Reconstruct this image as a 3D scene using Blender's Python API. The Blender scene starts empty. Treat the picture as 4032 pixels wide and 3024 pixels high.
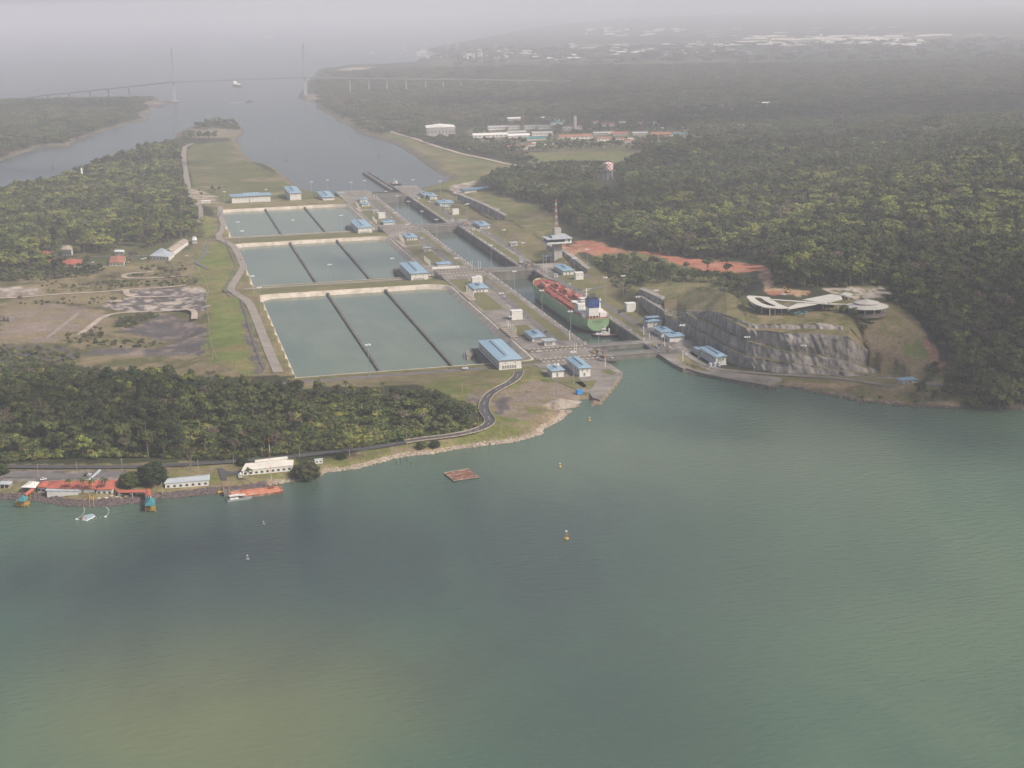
import bpy, bmesh, math, random
import numpy as np
from mathutils import Vector, Matrix
R = math.radians
SC = bpy.context.scene
COL = SC.collection
random.seed(7)
NP = np.random.default_rng(11)

# ---------------------------------------------------------------- camera
FPX, PITCH, ROLL, YAW = 6164.5, 0.2396, -0.0228, 0.2238
CAMX, CAMY, CAMZ = -409.9, -1458.9, 335.0
cp, sp = math.cos(PITCH), math.sin(PITCH)
cyw, syw = math.cos(YAW), math.sin(YAW)
FV = np.array([syw * cp, cyw * cp, -sp])
RV = np.array([cyw, -syw, 0.0])
UV = np.cross(RV, FV)
_c, _s = math.cos(ROLL), math.sin(ROLL)
RV, UV = _c * RV + _s * UV, -_s * RV + _c * UV
CP = np.array([CAMX, CAMY, CAMZ])
cam_d = bpy.data.cameras.new('camera')
cam_d.sensor_width = 36.0
cam_d.lens = 36.0 * FPX / 4032.0
cam_d.clip_start = 1.0
cam_d.clip_end = 150000.0
cam = bpy.data.objects.new('camera', cam_d)
COL.objects.link(cam)
cam.matrix_world = Matrix(((RV[0], UV[0], -FV[0], CAMX), (RV[1], UV[1], -FV[1], CAMY),
                           (RV[2], UV[2], -FV[2], CAMZ), (0, 0, 0, 1)))
SC.camera = cam

# ---------------------------------------------------------------- world, sun, exposure
SUN_EL = R(43)
SUN_AZ = math.atan2(.72, -.69)
SUNV = Vector((math.sin(SUN_AZ) * math.cos(SUN_EL), math.cos(SUN_AZ) * math.cos(SUN_EL), math.sin(SUN_EL)))
wd = bpy.data.worlds.new('World')
SC.world = wd
wd.use_nodes = True
wn = wd.node_tree
sky = wn.nodes.new('ShaderNodeTexSky')
sky.sky_type = 'NISHITA'
sky.sun_disc = False
sky.sun_elevation = SUN_EL
sky.sun_rotation = SUN_AZ
sky.air_density = 1.0
sky.dust_density = 5.0
sky.ozone_density = 1.0
wn.links.new(sky.outputs[0], wn.nodes['Background'].inputs[0])
wn.nodes['Background'].inputs[1].default_value = 0.1
sl = bpy.data.lights.new('sun', 'SUN')
sl.energy = 3.2
sl.angle = R(3.0)
sl.color = (1.0, .93, .84)
so = bpy.data.objects.new('sun', sl)
COL.objects.link(so)
so.rotation_euler = SUNV.to_track_quat('Z', 'Y').to_euler()
so.location = (0, 0, 3000)
SC.view_settings.view_transform = 'Standard'
SC.view_settings.look = 'None'
SC.view_settings.exposure = 0.40
SC.view_settings.gamma = 1.0
SC.cycles.use_denoising = True
SC.cycles.max_bounces = 5
SC.cycles.diffuse_bounces = 2
SC.cycles.glossy_bounces = 2
SC.cycles.transmission_bounces = 1
SC.cycles.transparent_max_bounces = 4
SC.cycles.volume_bounces = 1
SC.cycles.caustics_reflective = False
SC.cycles.caustics_refractive = False


# ---------------------------------------------------------------- measuring helpers
def W(x, y, z=0.0):
    """where the sight line of a photo pixel (4032 px wide) meets the level z"""
    d = FV * FPX + RV * (x - 2016) - UV * (y - 1512)
    return CP + d * ((z - CP[2]) / d[2])


def PJ(P):
    P = np.asarray(P, float)
    d = P - CP
    zz = d @ FV
    return 2016 + FPX * (d @ RV) / zz, 1512 - FPX * (d @ UV) / zz


def up(P, ypx):
    """height of the point above/below P (same x, y) seen at picture row ypx"""
    lo, hi = P[2] - 60, P[2] + 320
    for _ in range(40):
        m = (lo + hi) / 2
        if PJ([P[0], P[1], m])[1] > ypx:
            lo = m
        else:
            hi = m
    return (lo + hi) / 2


def vn(x, y, seed=0):
    """smooth value noise -1..1"""
    x = np.asarray(x, float); y = np.asarray(y, float)
    xi = np.floor(x).astype(np.int64); yi = np.floor(y).astype(np.int64)
    fx = x - xi; fy = y - yi
    fx = fx * fx * (3 - 2 * fx); fy = fy * fy * (3 - 2 * fy)

    def h(a, b):
        n = (a * 374761393 + b * 668265263 + seed * 974711) & 0x7fffffff
        n = ((n ^ (n >> 13)) * 1274126177) & 0x7fffffff
        return ((n ^ (n >> 16)) & 0xffff) / 32767.5 - 1
    return (h(xi, yi) * (1 - fx) + h(xi + 1, yi) * fx) * (1 - fy) + (h(xi, yi + 1) * (1 - fx) + h(xi + 1, yi + 1) * fx) * fy


def inpoly(x, y, poly):
    x = np.asarray(x, float); y = np.asarray(y, float)
    r = np.zeros(x.shape, bool)
    n = len(poly)
    j = n - 1
    for i in range(n):
        xi, yi = poly[i][0], poly[i][1]
        xj, yj = poly[j][0], poly[j][1]
        if yi != yj:
            r ^= ((yi > y) != (yj > y)) & (x < (xj - xi) * (y - yi) / (yj - yi) + xi)
        j = i
    return r


def segdist(x, y, line):
    d = np.full(np.shape(x), 1e12)
    for a, b in zip(line[:-1], line[1:]):
        ax, ay, bx, by = a[0], a[1], b[0], b[1]
        vx, vy = bx - ax, by - ay
        L = vx * vx + vy * vy + 1e-9
        t = np.clip(((x - ax) * vx + (y - ay) * vy) / L, 0, 1)
        d = np.minimum(d, (x - ax - t * vx) ** 2 + (y - ay - t * vy) ** 2)
    return np.sqrt(d)


def sstep(a, b, x):
    t = np.clip((np.asarray(x, float) - a) / (b - a), 0, 1)
    return t * t * (3 - 2 * t)


# ---------------------------------------------------------------- materials
MATS = {}


def mat(name, c, rough=.8, c2=None, scale=.2, detail=5, bump=0.0, spec=.3, coord='pos', stretch=None, metal=0.0, lo=.35, hi=.65, c3=None, scale3=.02):
    if name in MATS:
        return MATS[name]
    m = bpy.data.materials.new(name)
    m.use_nodes = True
    nt = m.node_tree
    b = nt.nodes['Principled BSDF']
    b.inputs['Base Color'].default_value = (*c, 1)
    b.inputs['Roughness'].default_value = rough
    b.inputs['Specular IOR Level'].default_value = spec
    b.inputs['Metallic'].default_value = metal
    if c2 is None:
        c2 = tuple(v * .82 for v in c)
    if coord == 'pos':
        src = nt.nodes.new('ShaderNodeNewGeometry').outputs['Position']
    else:
        src = nt.nodes.new('ShaderNodeTexCoord').outputs['Object']
    if stretch:
        mp = nt.nodes.new('ShaderNodeMapping')
        mp.inputs['Scale'].default_value = stretch
        nt.links.new(src, mp.inputs[0])
        src = mp.outputs[0]

    def layer(sc, a, bcol, l, h):
        n = nt.nodes.new('ShaderNodeTexNoise')
        n.inputs['Scale'].default_value = sc
        n.inputs['Detail'].default_value = detail
        n.inputs['Roughness'].default_value = .62
        nt.links.new(src, n.inputs['Vector'])
        mr = nt.nodes.new('ShaderNodeMapRange')
        mr.inputs[1].default_value = l
        mr.inputs[2].default_value = h
        nt.links.new(n.outputs['Fac'], mr.inputs[0])
        mx = nt.nodes.new('ShaderNodeMix')
        mx.data_type = 'RGBA'
        nt.links.new(mr.outputs[0], mx.inputs[0])
        if isinstance(a, tuple):
            mx.inputs[6].default_value = (*a, 1)
        else:
            nt.links.new(a, mx.inputs[6])
        mx.inputs[7].default_value = (*bcol, 1)
        return mx.outputs[2], n
    o, n = layer(scale, tuple(c), c2, lo, hi)
    if c3:
        o, _ = layer(scale3, o, c3, .5, .72)
    nt.links.new(o, b.inputs['Base Color'])
    if bump:
        bp = nt.nodes.new('ShaderNodeBump')
        bp.inputs['Strength'].default_value = 1.0
        bp.inputs['Distance'].default_value = bump
        nt.links.new(n.outputs['Fac'], bp.inputs['Height'])
        nt.links.new(bp.outputs[0], b.inputs['Normal'])
    MATS[name] = m
    return m


def M(n):
    return MATS[n]


mat('white_wall', (.66, .64, .60), .7, (.56, .54, .50), .35)
mat('white_paint', (.74, .73, .70), .5, (.62, .60, .56), .5)
mat('blue_roof', (.24, .345, .43), .6, (.20, .30, .385), .12, stretch=(1, .15, 1), c3=(.30, .38, .44), scale3=.06)
mat('deep_blue_roof', (.14, .235, .33), .5, (.10, .2, .31), .3)
mat('pale_roof', (.42, .45, .47), .55, (.34, .37, .39), .3)
mat('dark_glass', (.045, .05, .06), .25, (.03, .035, .04), .5, spec=.5)
mat('shutter', (.22, .21, .21), .7)
mat('concrete', (.235, .205, .180), .88, (.155, .135, .12), .08, c3=(.34, .31, .27), scale3=.03)
mat('dark_concrete', (.15, .14, .13), .9, (.075, .07, .065), .12, stretch=(1, 1, .25))
mat('stained_wall', (.21, .195, .17), .9, (.09, .085, .075), .10, stretch=(1, 1, .15))
mat('pale_lining', (.54, .47, .39), .85, (.36, .31, .25), .09, c3=(.28, .25, .2), scale3=.12)
mat('asphalt', (.085, .08, .082), .9, (.06, .058, .06), .2)
mat('old_asphalt', (.17, .155, .15), .9, (.12, .11, .108), .1)
mat('track', (.30, .26, .225), .92, (.22, .19, .165), .1)
mat('dirt_track', (.46, .38, .31), .95, (.30, .24, .19), .08)
mat('grass', (.150, .138, .058), .95, (.105, .105, .038), .05, 6, c3=(.20, .165, .075), scale3=.02)
mat('dry_grass', (.21, .17, .08), .95, (.13, .115, .045), .05, 6, c3=(.27, .20, .12), scale3=.03)
mat('marking', (.72, .70, .66), .8)
mat('yellow_paint', (.50, .31, .07), .7, (.36, .23, .06), .8)
mat('cream_roof', (.60, .565, .50), .65, (.50, .47, .41), .15)
mat('tower_concrete', (.42, .39, .36), .85, (.33, .31, .29), .2, stretch=(1, 1, .3))
mat('orange_paint', (.60, .20, .10), .7, (.42, .13, .07), .25, c3=(.52, .42, .35), scale3=.4)
mat('red_roof', (.42, .125, .085), .75, (.33, .10, .07), .15)
mat('brick_roof', (.40, .17, .11), .75, (.30, .12, .08), .2)
mat('teal_roof', (.055, .22, .24), .6, (.045, .17, .19), .4)
mat('steel', (.34, .35, .37), .5, (.28, .29, .30), .6, metal=.3)
mat('lamp_white', (.82, .82, .82), .35)
mat('wood', (.24, .17, .11), .85)
mat('rust', (.22, .085, .045), .9, (.10, .045, .03), .22, 8, c3=(.46, .36, .30), scale3=.28)
mat('rock', (.34, .31, .28), .95, (.155, .14, .128), .16, 10, bump=1.5, stretch=(1, 1, .6), c3=(.46, .41, .365), scale3=.06)
mat('boulder', (.15, .115, .11), .95, (.07, .055, .055), .5, 4)
mat('pale_stone', (.44, .37, .30), .95, (.26, .21, .17), .3, 6)
mat('rubber', (.02, .02, .02), .8)
mat('car_white', (.75, .75, .75), .3, (.72, .72, .72))
mat('car_dark', (.05, .055, .06), .3)
mat('car_red', (.42, .05, .04), .35)
mat('car_grey', (.3, .31, .32), .3)


# ---------------------------------------------------------------- mesh builder
class MB:
    def __init__(s):
        s.v = []; s.f = []; s.m = []; s.mi = 0

    def add(s, vs, fs):
        o = len(s.v)
        s.v += [tuple(map(float, q)) for q in vs]
        for f in fs:
            s.f.append(tuple(i + o for i in f)); s.m.append(s.mi)

    def box(s, x0, x1, y0, y1, z0, z1):
        s.add([(x0, y0, z0), (x1, y0, z0), (x1, y1, z0), (x0, y1, z0), (x0, y0, z1), (x1, y0, z1), (x1, y1, z1), (x0, y1, z1)],
              [(0, 3, 2, 1), (4, 5, 6, 7), (0, 1, 5, 4), (1, 2, 6, 5), (2, 3, 7, 6), (3, 0, 4, 7)])

    def cbox(s, cx, cy, z0, wx, wy, h, a=0.0):
        c, n = math.cos(a), math.sin(a)
        vs = []
        for z in (z0, z0 + h):
            for dx, dy in ((-.5, -.5), (.5, -.5), (.5, .5), (-.5, .5)):
                x, y = dx * wx, dy * wy
                vs.append((cx + x * c - y * n, cy + x * n + y * c, z))
        s.add(vs, [(0, 3, 2, 1), (4, 5, 6, 7), (0, 1, 5, 4), (1, 2, 6, 5), (2, 3, 7, 6), (3, 0, 4, 7)])

    def prism(s, poly, z0, z1):
        n = len(poly)
        a = sum(poly[i][0] * poly[(i + 1) % n][1] - poly[(i + 1) % n][0] * poly[i][1] for i in range(n))
        if a < 0:
            poly = poly[::-1]
        s.add([(p[0], p[1], z0) for p in poly] + [(p[0], p[1], z1) for p in poly],
              [tuple(range(n - 1, -1, -1)), tuple(range(n, 2 * n))] + [(i, (i + 1) % n, n + (i + 1) % n, n + i) for i in range(n)])

    def tube(s, p, q, r0, r1=None, n=8):
        r1 = r0 if r1 is None else r1
        p, q = Vector(p), Vector(q)
        d = (q - p).normalized()
        a = d.orthogonal().normalized(); b = d.cross(a)
        vs = []
        for c, r in ((p, r0), (q, r1)):
            for i in range(n):
                t = 2 * math.pi * i / n
                vs.append(c + (a * math.cos(t) + b * math.sin(t)) * r)
        s.add(vs, [tuple(range(n - 1, -1, -1)), tuple(range(n, 2 * n))] + [(i, (i + 1) % n, n + (i + 1) % n, n + i) for i in range(n)])

    def lathe(s, prof, n=20, cx=0, cy=0):
        vs = []
        for r, z in prof:
            for i in range(n):
                t = 2 * math.pi * i / n
                vs.append((cx + r * math.cos(t), cy + r * math.sin(t), z))
        fs = []
        for k in range(len(prof) - 1):
            for i in range(n):
                fs.append((k * n + i, k * n + (i + 1) % n, (k + 1) * n + (i + 1) % n, (k + 1) * n + i))
        fs.append(tuple(range(n - 1, -1, -1)))
        fs.append(tuple(range((len(prof) - 1) * n, len(prof) * n)))
        s.add(vs, fs)

    def hip(s, x0, x1, y0, y1, z, h, t=.45, hipf=.5):
        """hipped roof slab: fascia t thick, rising h, ridge along the longer side"""
        s.box(x0, x1, y0, y1, z, z + t)
        zb, zt = z + t, z + t + h
        w, d = x1 - x0, y1 - y0
        if d >= w:
            e = w * hipf
            xm = (x0 + x1) / 2
            vs = [(x0, y0, zb), (x1, y0, zb), (x1, y1, zb), (x0, y1, zb), (xm, y0 + e, zt), (xm, y1 - e, zt)]
            s.add(vs, [(0, 1, 4), (1, 2, 5, 4), (2, 3, 5), (3, 0, 4, 5)])
        else:
            e = d * hipf
            ym = (y0 + y1) / 2
            vs = [(x0, y0, zb), (x1, y0, zb), (x1, y1, zb), (x0, y1, zb), (x0 + e, ym, zt), (x1 - e, ym, zt)]
            s.add(vs, [(0, 1, 5, 4), (1, 2, 5), (2, 3, 4, 5), (3, 0, 4)])

    def gable(s, x0, x1, y0, y1, z, h, t=.3):
        s.box(x0, x1, y0, y1, z, z + t)
        zb, zt = z + t, z + t + h
        if y1 - y0 >= x1 - x0:
            xm = (x0 + x1) / 2
            s.add([(x0, y0, zb), (x1, y0, zb), (x1, y1, zb), (x0, y1, zb), (xm, y0, zt), (xm, y1, zt)],
                  [(0, 1, 4), (1, 2, 5, 4), (2, 3, 5), (3, 0, 4, 5)])
        else:
            ym = (y0 + y1) / 2
            s.add([(x0, y0, zb), (x1, y0, zb), (x1, y1, zb), (x0, y1, zb), (x0, ym, zt), (x1, ym, zt)],
                  [(0, 1, 5, 4), (1, 2, 5), (2, 3, 4, 5), (3, 0, 4)])

    def build(s, name, mats, parent=None, smooth=False):
        me = bpy.data.meshes.new(name)
        me.from_pydata(s.v, [], s.f)
        if not isinstance(mats, (list, tuple)):
            mats = [mats]
        for q in mats:
            me.materials.append(M(q) if isinstance(q, str) else q)
        if len(mats) > 1:
            me.polygons.foreach_set('material_index', s.m)
        if smooth:
            me.polygons.foreach_set('use_smooth', [True] * len(me.polygons))
        me.update()
        o = bpy.data.objects.new(name, me)
        COL.objects.link(o)
        if parent:
            o.parent = parent
        return o


def tag(o, label=None, cat=None, group=None, kind=None):
    if label: o['label'] = label
    if cat: o['category'] = cat
    if group: o['group'] = group
    if kind: o['kind'] = kind
    return o


def thing(name, label, cat, loc=(0, 0, 0), rz=0.0, group=None):
    o = bpy.data.objects.new(name, None)
    o.empty_display_size = 1
    COL.objects.link(o)
    o.location = [float(q) for q in loc]
    o.rotation_euler = (0, 0, rz)
    return tag(o, label, cat, group)


def struct(o, label=None):
    return tag(o, label, None, None, 'structure')


def dup(root, loc, rz=0.0, label=None, group=None, scale=None):
    r = root.copy(); COL.objects.link(r)
    r.location = [float(q) for q in loc]; r.rotation_euler = (0, 0, rz)
    if scale is not None: r.scale = (scale, scale, scale) if not isinstance(scale, (tuple, list)) else scale
    if label: r['label'] = label
    if group: r['group'] = group
    for ch in list(root.children):
        c = ch.copy(); COL.objects.link(c); c.parent = r
        for g in ch.children:
            d = g.copy(); COL.objects.link(d); d.parent = c
    return r
# ---------------------------------------------------------------- the lie of the land
Z1, Z2, Z3, SEA = 3.0, -5.5, -13.0, -26.5


def wl(pts, z):
    return [tuple(W(x, y, z)[:2]) for x, y in pts]


lake_px = [(0, 1967), (59, 1969), (113, 1969), (163, 1974), (244, 1990), (357, 1996), (452, 1990), (565, 1978), (633, 1965), (723, 1956),
           (854, 1944), (904, 1942), (1000, 1930), (1081, 1909), (1153, 1896), (1262, 1874), (1280, 1860), (1334, 1855), (1406, 1846), (1479, 1827),
           (1551, 1806), (1623, 1793), (1700, 1788), (1763, 1775), (1901, 1755), (2007, 1744), (2088, 1724), (2137, 1708), (2133, 1694),
           (2178, 1669), (2210, 1653), (2231, 1630), (2214, 1622), (2174, 1616), (2267, 1604), (2288, 1598), (2277, 1573), (2322, 1571),
           (2330, 1600), (2365, 1595), (2452, 1490), (2440, 1470), (2310, 1416), (2587, 1398), (2640, 1430), (2702, 1470), (2860, 1500),
           (3030, 1534), (3077, 1520), (3135, 1529), (3226, 1551), (3291, 1561), (3385, 1583), (3443, 1589), (3533, 1598), (3700, 1607), (4032, 1613)]
LAKE = wl(lake_px, 0)
lk0, lk1 = LAKE[0], LAKE[-1]
LAKE_P = LAKE + [(lk1[0] + 700, lk1[1] - 30), (5000, lk1[1] - 400), (5000, -6000), (-6000, -6000), (-6000, lk0[1] - 200), (lk0[0] - 600, lk0[1] + 10)]
left_px = [(-900, 430), (0, 396), (300, 388), (619, 382), (633, 404), (712, 402), (651, 413), (560, 449), (588, 471), (497, 492), (434, 511), (298, 552), (271, 575),
           (167, 580), (90, 602), (45, 620), (0, 634), (-900, 800)]
LEFT = wl(left_px, SEA)
coastW = [(-1200, 1000), (0, 748), (59, 739), (181, 727), (230, 690), (300, 672), (420, 632), (470, 608), (592, 572), (692, 545), (692, 528), (741, 506), (787, 487),
          (860, 482), (931, 489), (954, 502), (958, 529), (931, 547), (954, 597), (1000, 641), (1072, 654), (1095, 669), (1122, 692), (1167, 733),
          (1235, 757), (1280, 766), (1343, 770), (1407, 770), (1498, 766)]
coastE = [(1604, 757), (1650, 748), (1692, 737), (1732, 724), (1773, 706), (1723, 683), (1669, 642), (1628, 611), (1565, 575), (1520, 556), (1479, 545), (1429, 529),
          (1371, 493), (1325, 475), (1321, 462), (1289, 448), (1246, 423), (1249, 407), (1172, 388), (1180, 370), (1212, 321), (1235, 299), (1253, 272), (1334, 263), (1371, 256),
          (1475, 254), (1633, 245), (1655, 231), (1720, 215), (1680, 196), (1900, 150), (2100, 112), (2400, 80), (3000, 58), (3600, 36), (5200, 5)]
CW, CE = wl(coastW, SEA), wl(coastE, SEA)
MAIN = CW + CE + [(30000, -8000), (-9000, -8000), (-9000, 900)]


def zt(Y):
    """level of the three steps of the lock complex"""
    Y = np.asarray(Y, float)
    return Z1 + (Z2 - Z1) * sstep(405, 500, Y) + (Z3 - Z2) * sstep(900, 1000, Y) + (-18 - Z3) * sstep(1420, 1560, Y)


CTRL = []


def C(x, y, z):
    CTRL.append((*W(x, y, z)[:2], z))


for a in [(-300, -280, 3), (-600, -300, 3), (-1000, -300, 3), (-900, -130, 12), (-600, -140, 13), (-430, -150, 12), (-300, -150, 9), (-190, -150, 5), (-120, -170, 3),
          (-470, 60, -9), (-600, 60, -9), (-900, 80, -9), (-450, 250, -10), (-650, 250, -10), (-1000, 300, -10), (-450, 450, -10), (-600, 500, -10), (-480, 700, -12),
          (-700, 750, -12), (-1000, 800, -14), (-420, 1000, -14), (-700, 1200, -18), (-400, 1500, -18), (-350, 2000, -20), (-500, 1700, -22), (-200, 2500, -22),
          (-100, 3500, -23), (-200, 1700, -19), (-50, 1700, -19), (110, 1600, -19), (150, 1900, -21), (300, 1600, -14), (380, 1900, -14), (300, 2400, -20), (200, 3200, -22),
          (700, 2400, -14), (1200, 2600, -6), (500, 3500, -18), (1500, 3500, -8), (300, 5000, -23), (2000, 5500, -15), (800, 8000, -22), (4000, 9000, -14), (3000, 15000, -20),
          (-800, 4500, -23), (-1500, 3000, -20), (110, -60, 3), (130, 100, 3), (120, 300, 3), (130, 430, 0), (150, 700, -4), (150, 1100, -10), (130, 1350, -13), (200, 900, -2), (190, 1250, -8),
          (170, 230, 20), (190, 160, 24), (215, 260, 24), (230, 420, 10), (320, 520, 12), (380, 620, 14), (250, 640, 8), (420, 300, 40), (560, 380, 55), (700, 560, 62), (900, 650, 78),
          (650, 900, 42), (450, 900, 18), (330, 1100, 6), (450, 1400, -4), (750, 1500, 20), (1200, 1000, 70), (1400, 1700, 40), (900, 2000, 8),
          (200, -20, 45), (250, -60, 45), (300, -60, 45), (330, 0, 48), (260, 60, 46), (330, 120, 50), (330, -130, 36), (310, -200, 20), (240, -235, 6), (280, -300, 3), (400, -250, 22),
          (150, -225, 3), (270, -215, 6), (300, -175, 24), (420, -120, 48), (500, 0, 58), (650, -100, 60), (600, -350, 20), (180, -215, 3), (150, -205, 3)]:
    CTRL.append(a)
for x_ in (3400, 3450, 3500, 3560, 3640):
    for k_ in range(6):
        u_ = k_ / 5
        CTRL.append(tuple(W(x_, 1494 - 249 * u_, 2.7 + (41.3 if x_ < 3600 else 34) * u_)))
CTRL += [tuple(W(3410, 1204, 45.2)), tuple(W(3370, 1204, 45.2)), tuple(W(3450, 1200, 45.2)), tuple(W(3410, 1232, 44)), tuple(W(3450, 1215, 45.5)), tuple(W(3350, 1225, 45)), tuple(W(3440, 1180, 46))]
CA = np.array(CTRL, float)

cut_base = [(2618, 1290), (2704, 1335), (2770, 1362), (2859, 1423), (2894, 1439), (2965, 1456), (3103, 1471), (3226, 1476), (3403, 1485)]
cut_base = cut_base + [(3450, 1489), (3500, 1491), (3537, 1490)]
cut_top = [(2950, 1243), (3100, 1241), (3230, 1238), (3365, 1237)]
cutB = wl(cut_base, Z1)
cutT = wl(cut_top, 44) + [tuple(W(*a)[:2]) for a in ((3390, 1350, 27), (3450, 1398, 18), (3500, 1434, 12), (3537, 1446, 10))]
WINGP = wl([(2030, 1482), (2100, 1466), (2311, 1412), (2452, 1466), (2362, 1574), (2290, 1600), (2140, 1560), (2020, 1540)], Z1)
FLATP = [(cutB[0][0], cutB[0][1])] + [(p[0] + 6, p[1] + 15) for p in cutB[1:]] + wl([(3570, 1496), (3650, 1498), (3670, 1530), (3500, 1545), (3300, 1530), (3000, 1500), (2850, 1480), (2700, 1430), (2587, 1398), (2560, 1330), (2590, 1280)], Z1)
FOOT = [(cutB[0][0] + 6, cutB[0][1] + 4)] + [(p[0] + 3, p[1] + 9) for p in cutB[1:-1]] + [(cutB[-1][0] - 12, cutB[-1][1] + 10), (cutT[-1][0] - 14, cutT[-1][1] - 7)] + [(p[0], p[1] - 7) for p in cutT[-2::-1]] + [(cutB[0][0] + 22, cutB[0][1] + 60)]


def land(X, Y):
    X = np.asarray(X, float); Y = np.asarray(Y, float)
    num = np.zeros(X.shape); den = np.zeros(X.shape)
    for cx_, cy_, cz_ in CA:
        d2 = (X - cx_) ** 2 + ((Y - cy_)) ** 2
        sc = 900.0 + 0.002 * max(cy_ - 1500, 0) ** 2 * .2
        w = 1.0 / (d2 + sc) ** 1.9
        num += w * cz_; den += w
    z = num / den
    # lock complex and the embankment beside the basins
    tz = zt(Y)
    inY = sstep(-130, -75, Y) * (1 - sstep(1500, 1600, Y))
    wW = sstep(-400, -338, X) * (1 - sstep(92, 112, X)) * inY
    z = z * (1 - wW) + (tz - .35) * wW
    far = sstep(2500, 6000, np.hypot(X - CAMX, Y - CAMY))
    rel = (vn(X / 130, Y / 130, 3) * 2.2 + vn(X / 420, Y / 420, 5) * 5.0 * sstep(6, 30, z) + vn(X / 40, Y / 40, 9) * .5)
    z = z + rel * (1 - wW) * (.35 + .65 * far) * sstep(-330, -420, X) if False else z + rel * (1 - wW) * .5
    return z


def terrain(X, Y, full=False):
    X = np.asarray(X, float); Y = np.asarray(Y, float)
    z = land(X, Y)
    inl = inpoly(X, Y, LAKE_P)
    dl = segdist(X, Y, LAKE_P + [LAKE_P[0]])
    onland = inpoly(X, Y, MAIN) | inpoly(X, Y, LEFT)
    dsea = np.minimum(np.minimum(segdist(X, Y, CW), segdist(X, Y, CE)), segdist(X, Y, LEFT))
    nearlake = (Y < 0) | (X < -100) & (Y < 100)
    z = np.where(~inl & (dl < 60), np.minimum(z, .25 + dl * .36) * 1.0, z)
    z = np.where(~inl & (dl < 25), np.maximum(z, .25 + dl * .12), z)
    z = np.where(inl, np.maximum(-.3 - dl * .25, -4.0), z)
    sea = ~onland & ~inl
    dd = dsea * 1.0
    z = np.where(~sea & (dd < 120) & (Y > 1300), np.minimum(z, SEA + .4 + dd * .30), z)
    z = np.where(sea, SEA - np.minimum(.3 + dd * .2, 4.0), z)
    # room for the built lock complex and the rock cut
    hole = (X > -292) & (X < 85) & (Y > -52) & (Y < 1470)
    z = np.where(hole, -38.0, z)
    z = np.where(inpoly(X, Y, FOOT), np.minimum(z, 1.0), z)
    z = np.where(inpoly(X, Y, FLATP), np.clip(z, 2.0, 2.85), z)
    z = np.where(inpoly(X, Y, WINGP), np.minimum(z, 2.7), z)
    if full:
        return z, inl, dl, sea, dd
    return z


def G(px, py, z0=0.0):
    """where a sight line meets the ground"""
    z = z0
    for i in range(40):
        P = W(px, py, z)
        zn = float(terrain(np.array([P[0]]), np.array([P[1]]))[0])
        if abs(zn - z) < .02:
            break
        z = z + (zn - z) * .5
    return np.array([P[0], P[1], z])


# fan-shaped sheet, fine near the camera's ground point and coarse towards the horizon
NA, RR = 600, 1.0050
angs = YAW + np.radians(np.linspace(-33, 33, NA))
rad = [280.0]
while rad[-1] < 60000:
    rad.append(rad[-1] * RR)
rad = np.array(rad)
NR = len(rad)
AX, RX = np.meshgrid(angs, rad)
TX = (CAMX + RX * np.sin(AX)).ravel(); TY = (CAMY + RX * np.cos(AX)).ravel()
TZ, T_IN, T_DL, T_SEA, T_DS = terrain(TX, TY, True)


def grid_faces(keep=None):
    i = np.arange(NR - 1)[:, None] * NA + np.arange(NA - 1)[None, :]
    f = np.stack([i, i + NA, i + NA + 1, i + 1], -1).reshape(-1, 4)[:, ::-1]
    if keep is not None:
        k = keep[f].any(1)
        f = f[k]
    return f


def grid_mesh(name, X, Y, Z, F):
    used = np.unique(F)
    re = np.full(len(X), -1); re[used] = np.arange(len(used))
    F = re[F]
    me = bpy.data.meshes.new(name)
    me.vertices.add(len(used))
    me.vertices.foreach_set('co', np.stack([X[used], Y[used], Z[used]], -1).astype(np.float32).ravel())
    me.loops.add(F.size)
    me.loops.foreach_set('vertex_index', F.astype(np.int32).ravel())
    me.polygons.add(len(F))
    me.polygons.foreach_set('loop_start', np.arange(0, F.size, 4, dtype=np.int32))
    me.update(calc_edges=True)
    me.polygons.foreach_set('use_smooth', np.ones(len(F), bool))
    o = bpy.data.objects.new(name, me)
    COL.objects.link(o)
    return o, used


# ---- ground cover colours (real material colours), laid out by areas
PXX, PYY = PJ(np.stack([TX, TY, TZ], -1))
jit = 1.0 / np.maximum(np.hypot(TX - CAMX, TY - CAMY) / 1500, 1)
JX = PXX + (vn(TX / 18, TY / 18, 21) * 14 + vn(TX / 6, TY / 6, 22) * 6) * jit
JY = PYY + (vn(TX / 18, TY / 18, 23) * 5 + vn(TX / 6, TY / 6, 24) * 2.5) * jit
GR, DG, FF, DI = (.150, .142, .058), (.215, .170, .098), (.046, .050, .024), (.23, .18, .145)
GV, PD, RS, SA, RK, SC2 = (.105, .092, .092), (.44, .37, .31), (.40, .145, .09), (.42, .33, .24), (.15, .12, .10), (.10, .095, .04)
n1 = vn(TX / 60, TY / 60, 31) * .5 + vn(TX / 17, TY / 17, 32) * .5
col = np.empty((len(TX), 3)); col[:] = FF
f_far = np.hypot(TX - CAMX, TY - CAMY)
col[f_far > 5200] = (.040, .050, .024)


def paint(poly, c, c2=None, thr=0.0, sc=25.0, seed=40):
    k = inpoly(JX, JY, poly)
    if c2 is None:
        col[k] = c
    else:
        w = sstep(-.25, .25, vn(TX[k] / sc, TY[k] / sc, seed) * .6 + vn(TX[k] / (sc * .3), TY[k] / (sc * .3), seed + 1) * .4 - thr)
        col[k] = np.array(c) * (1 - w)[:, None] + np.array(c2) * w[:, None]


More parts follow.
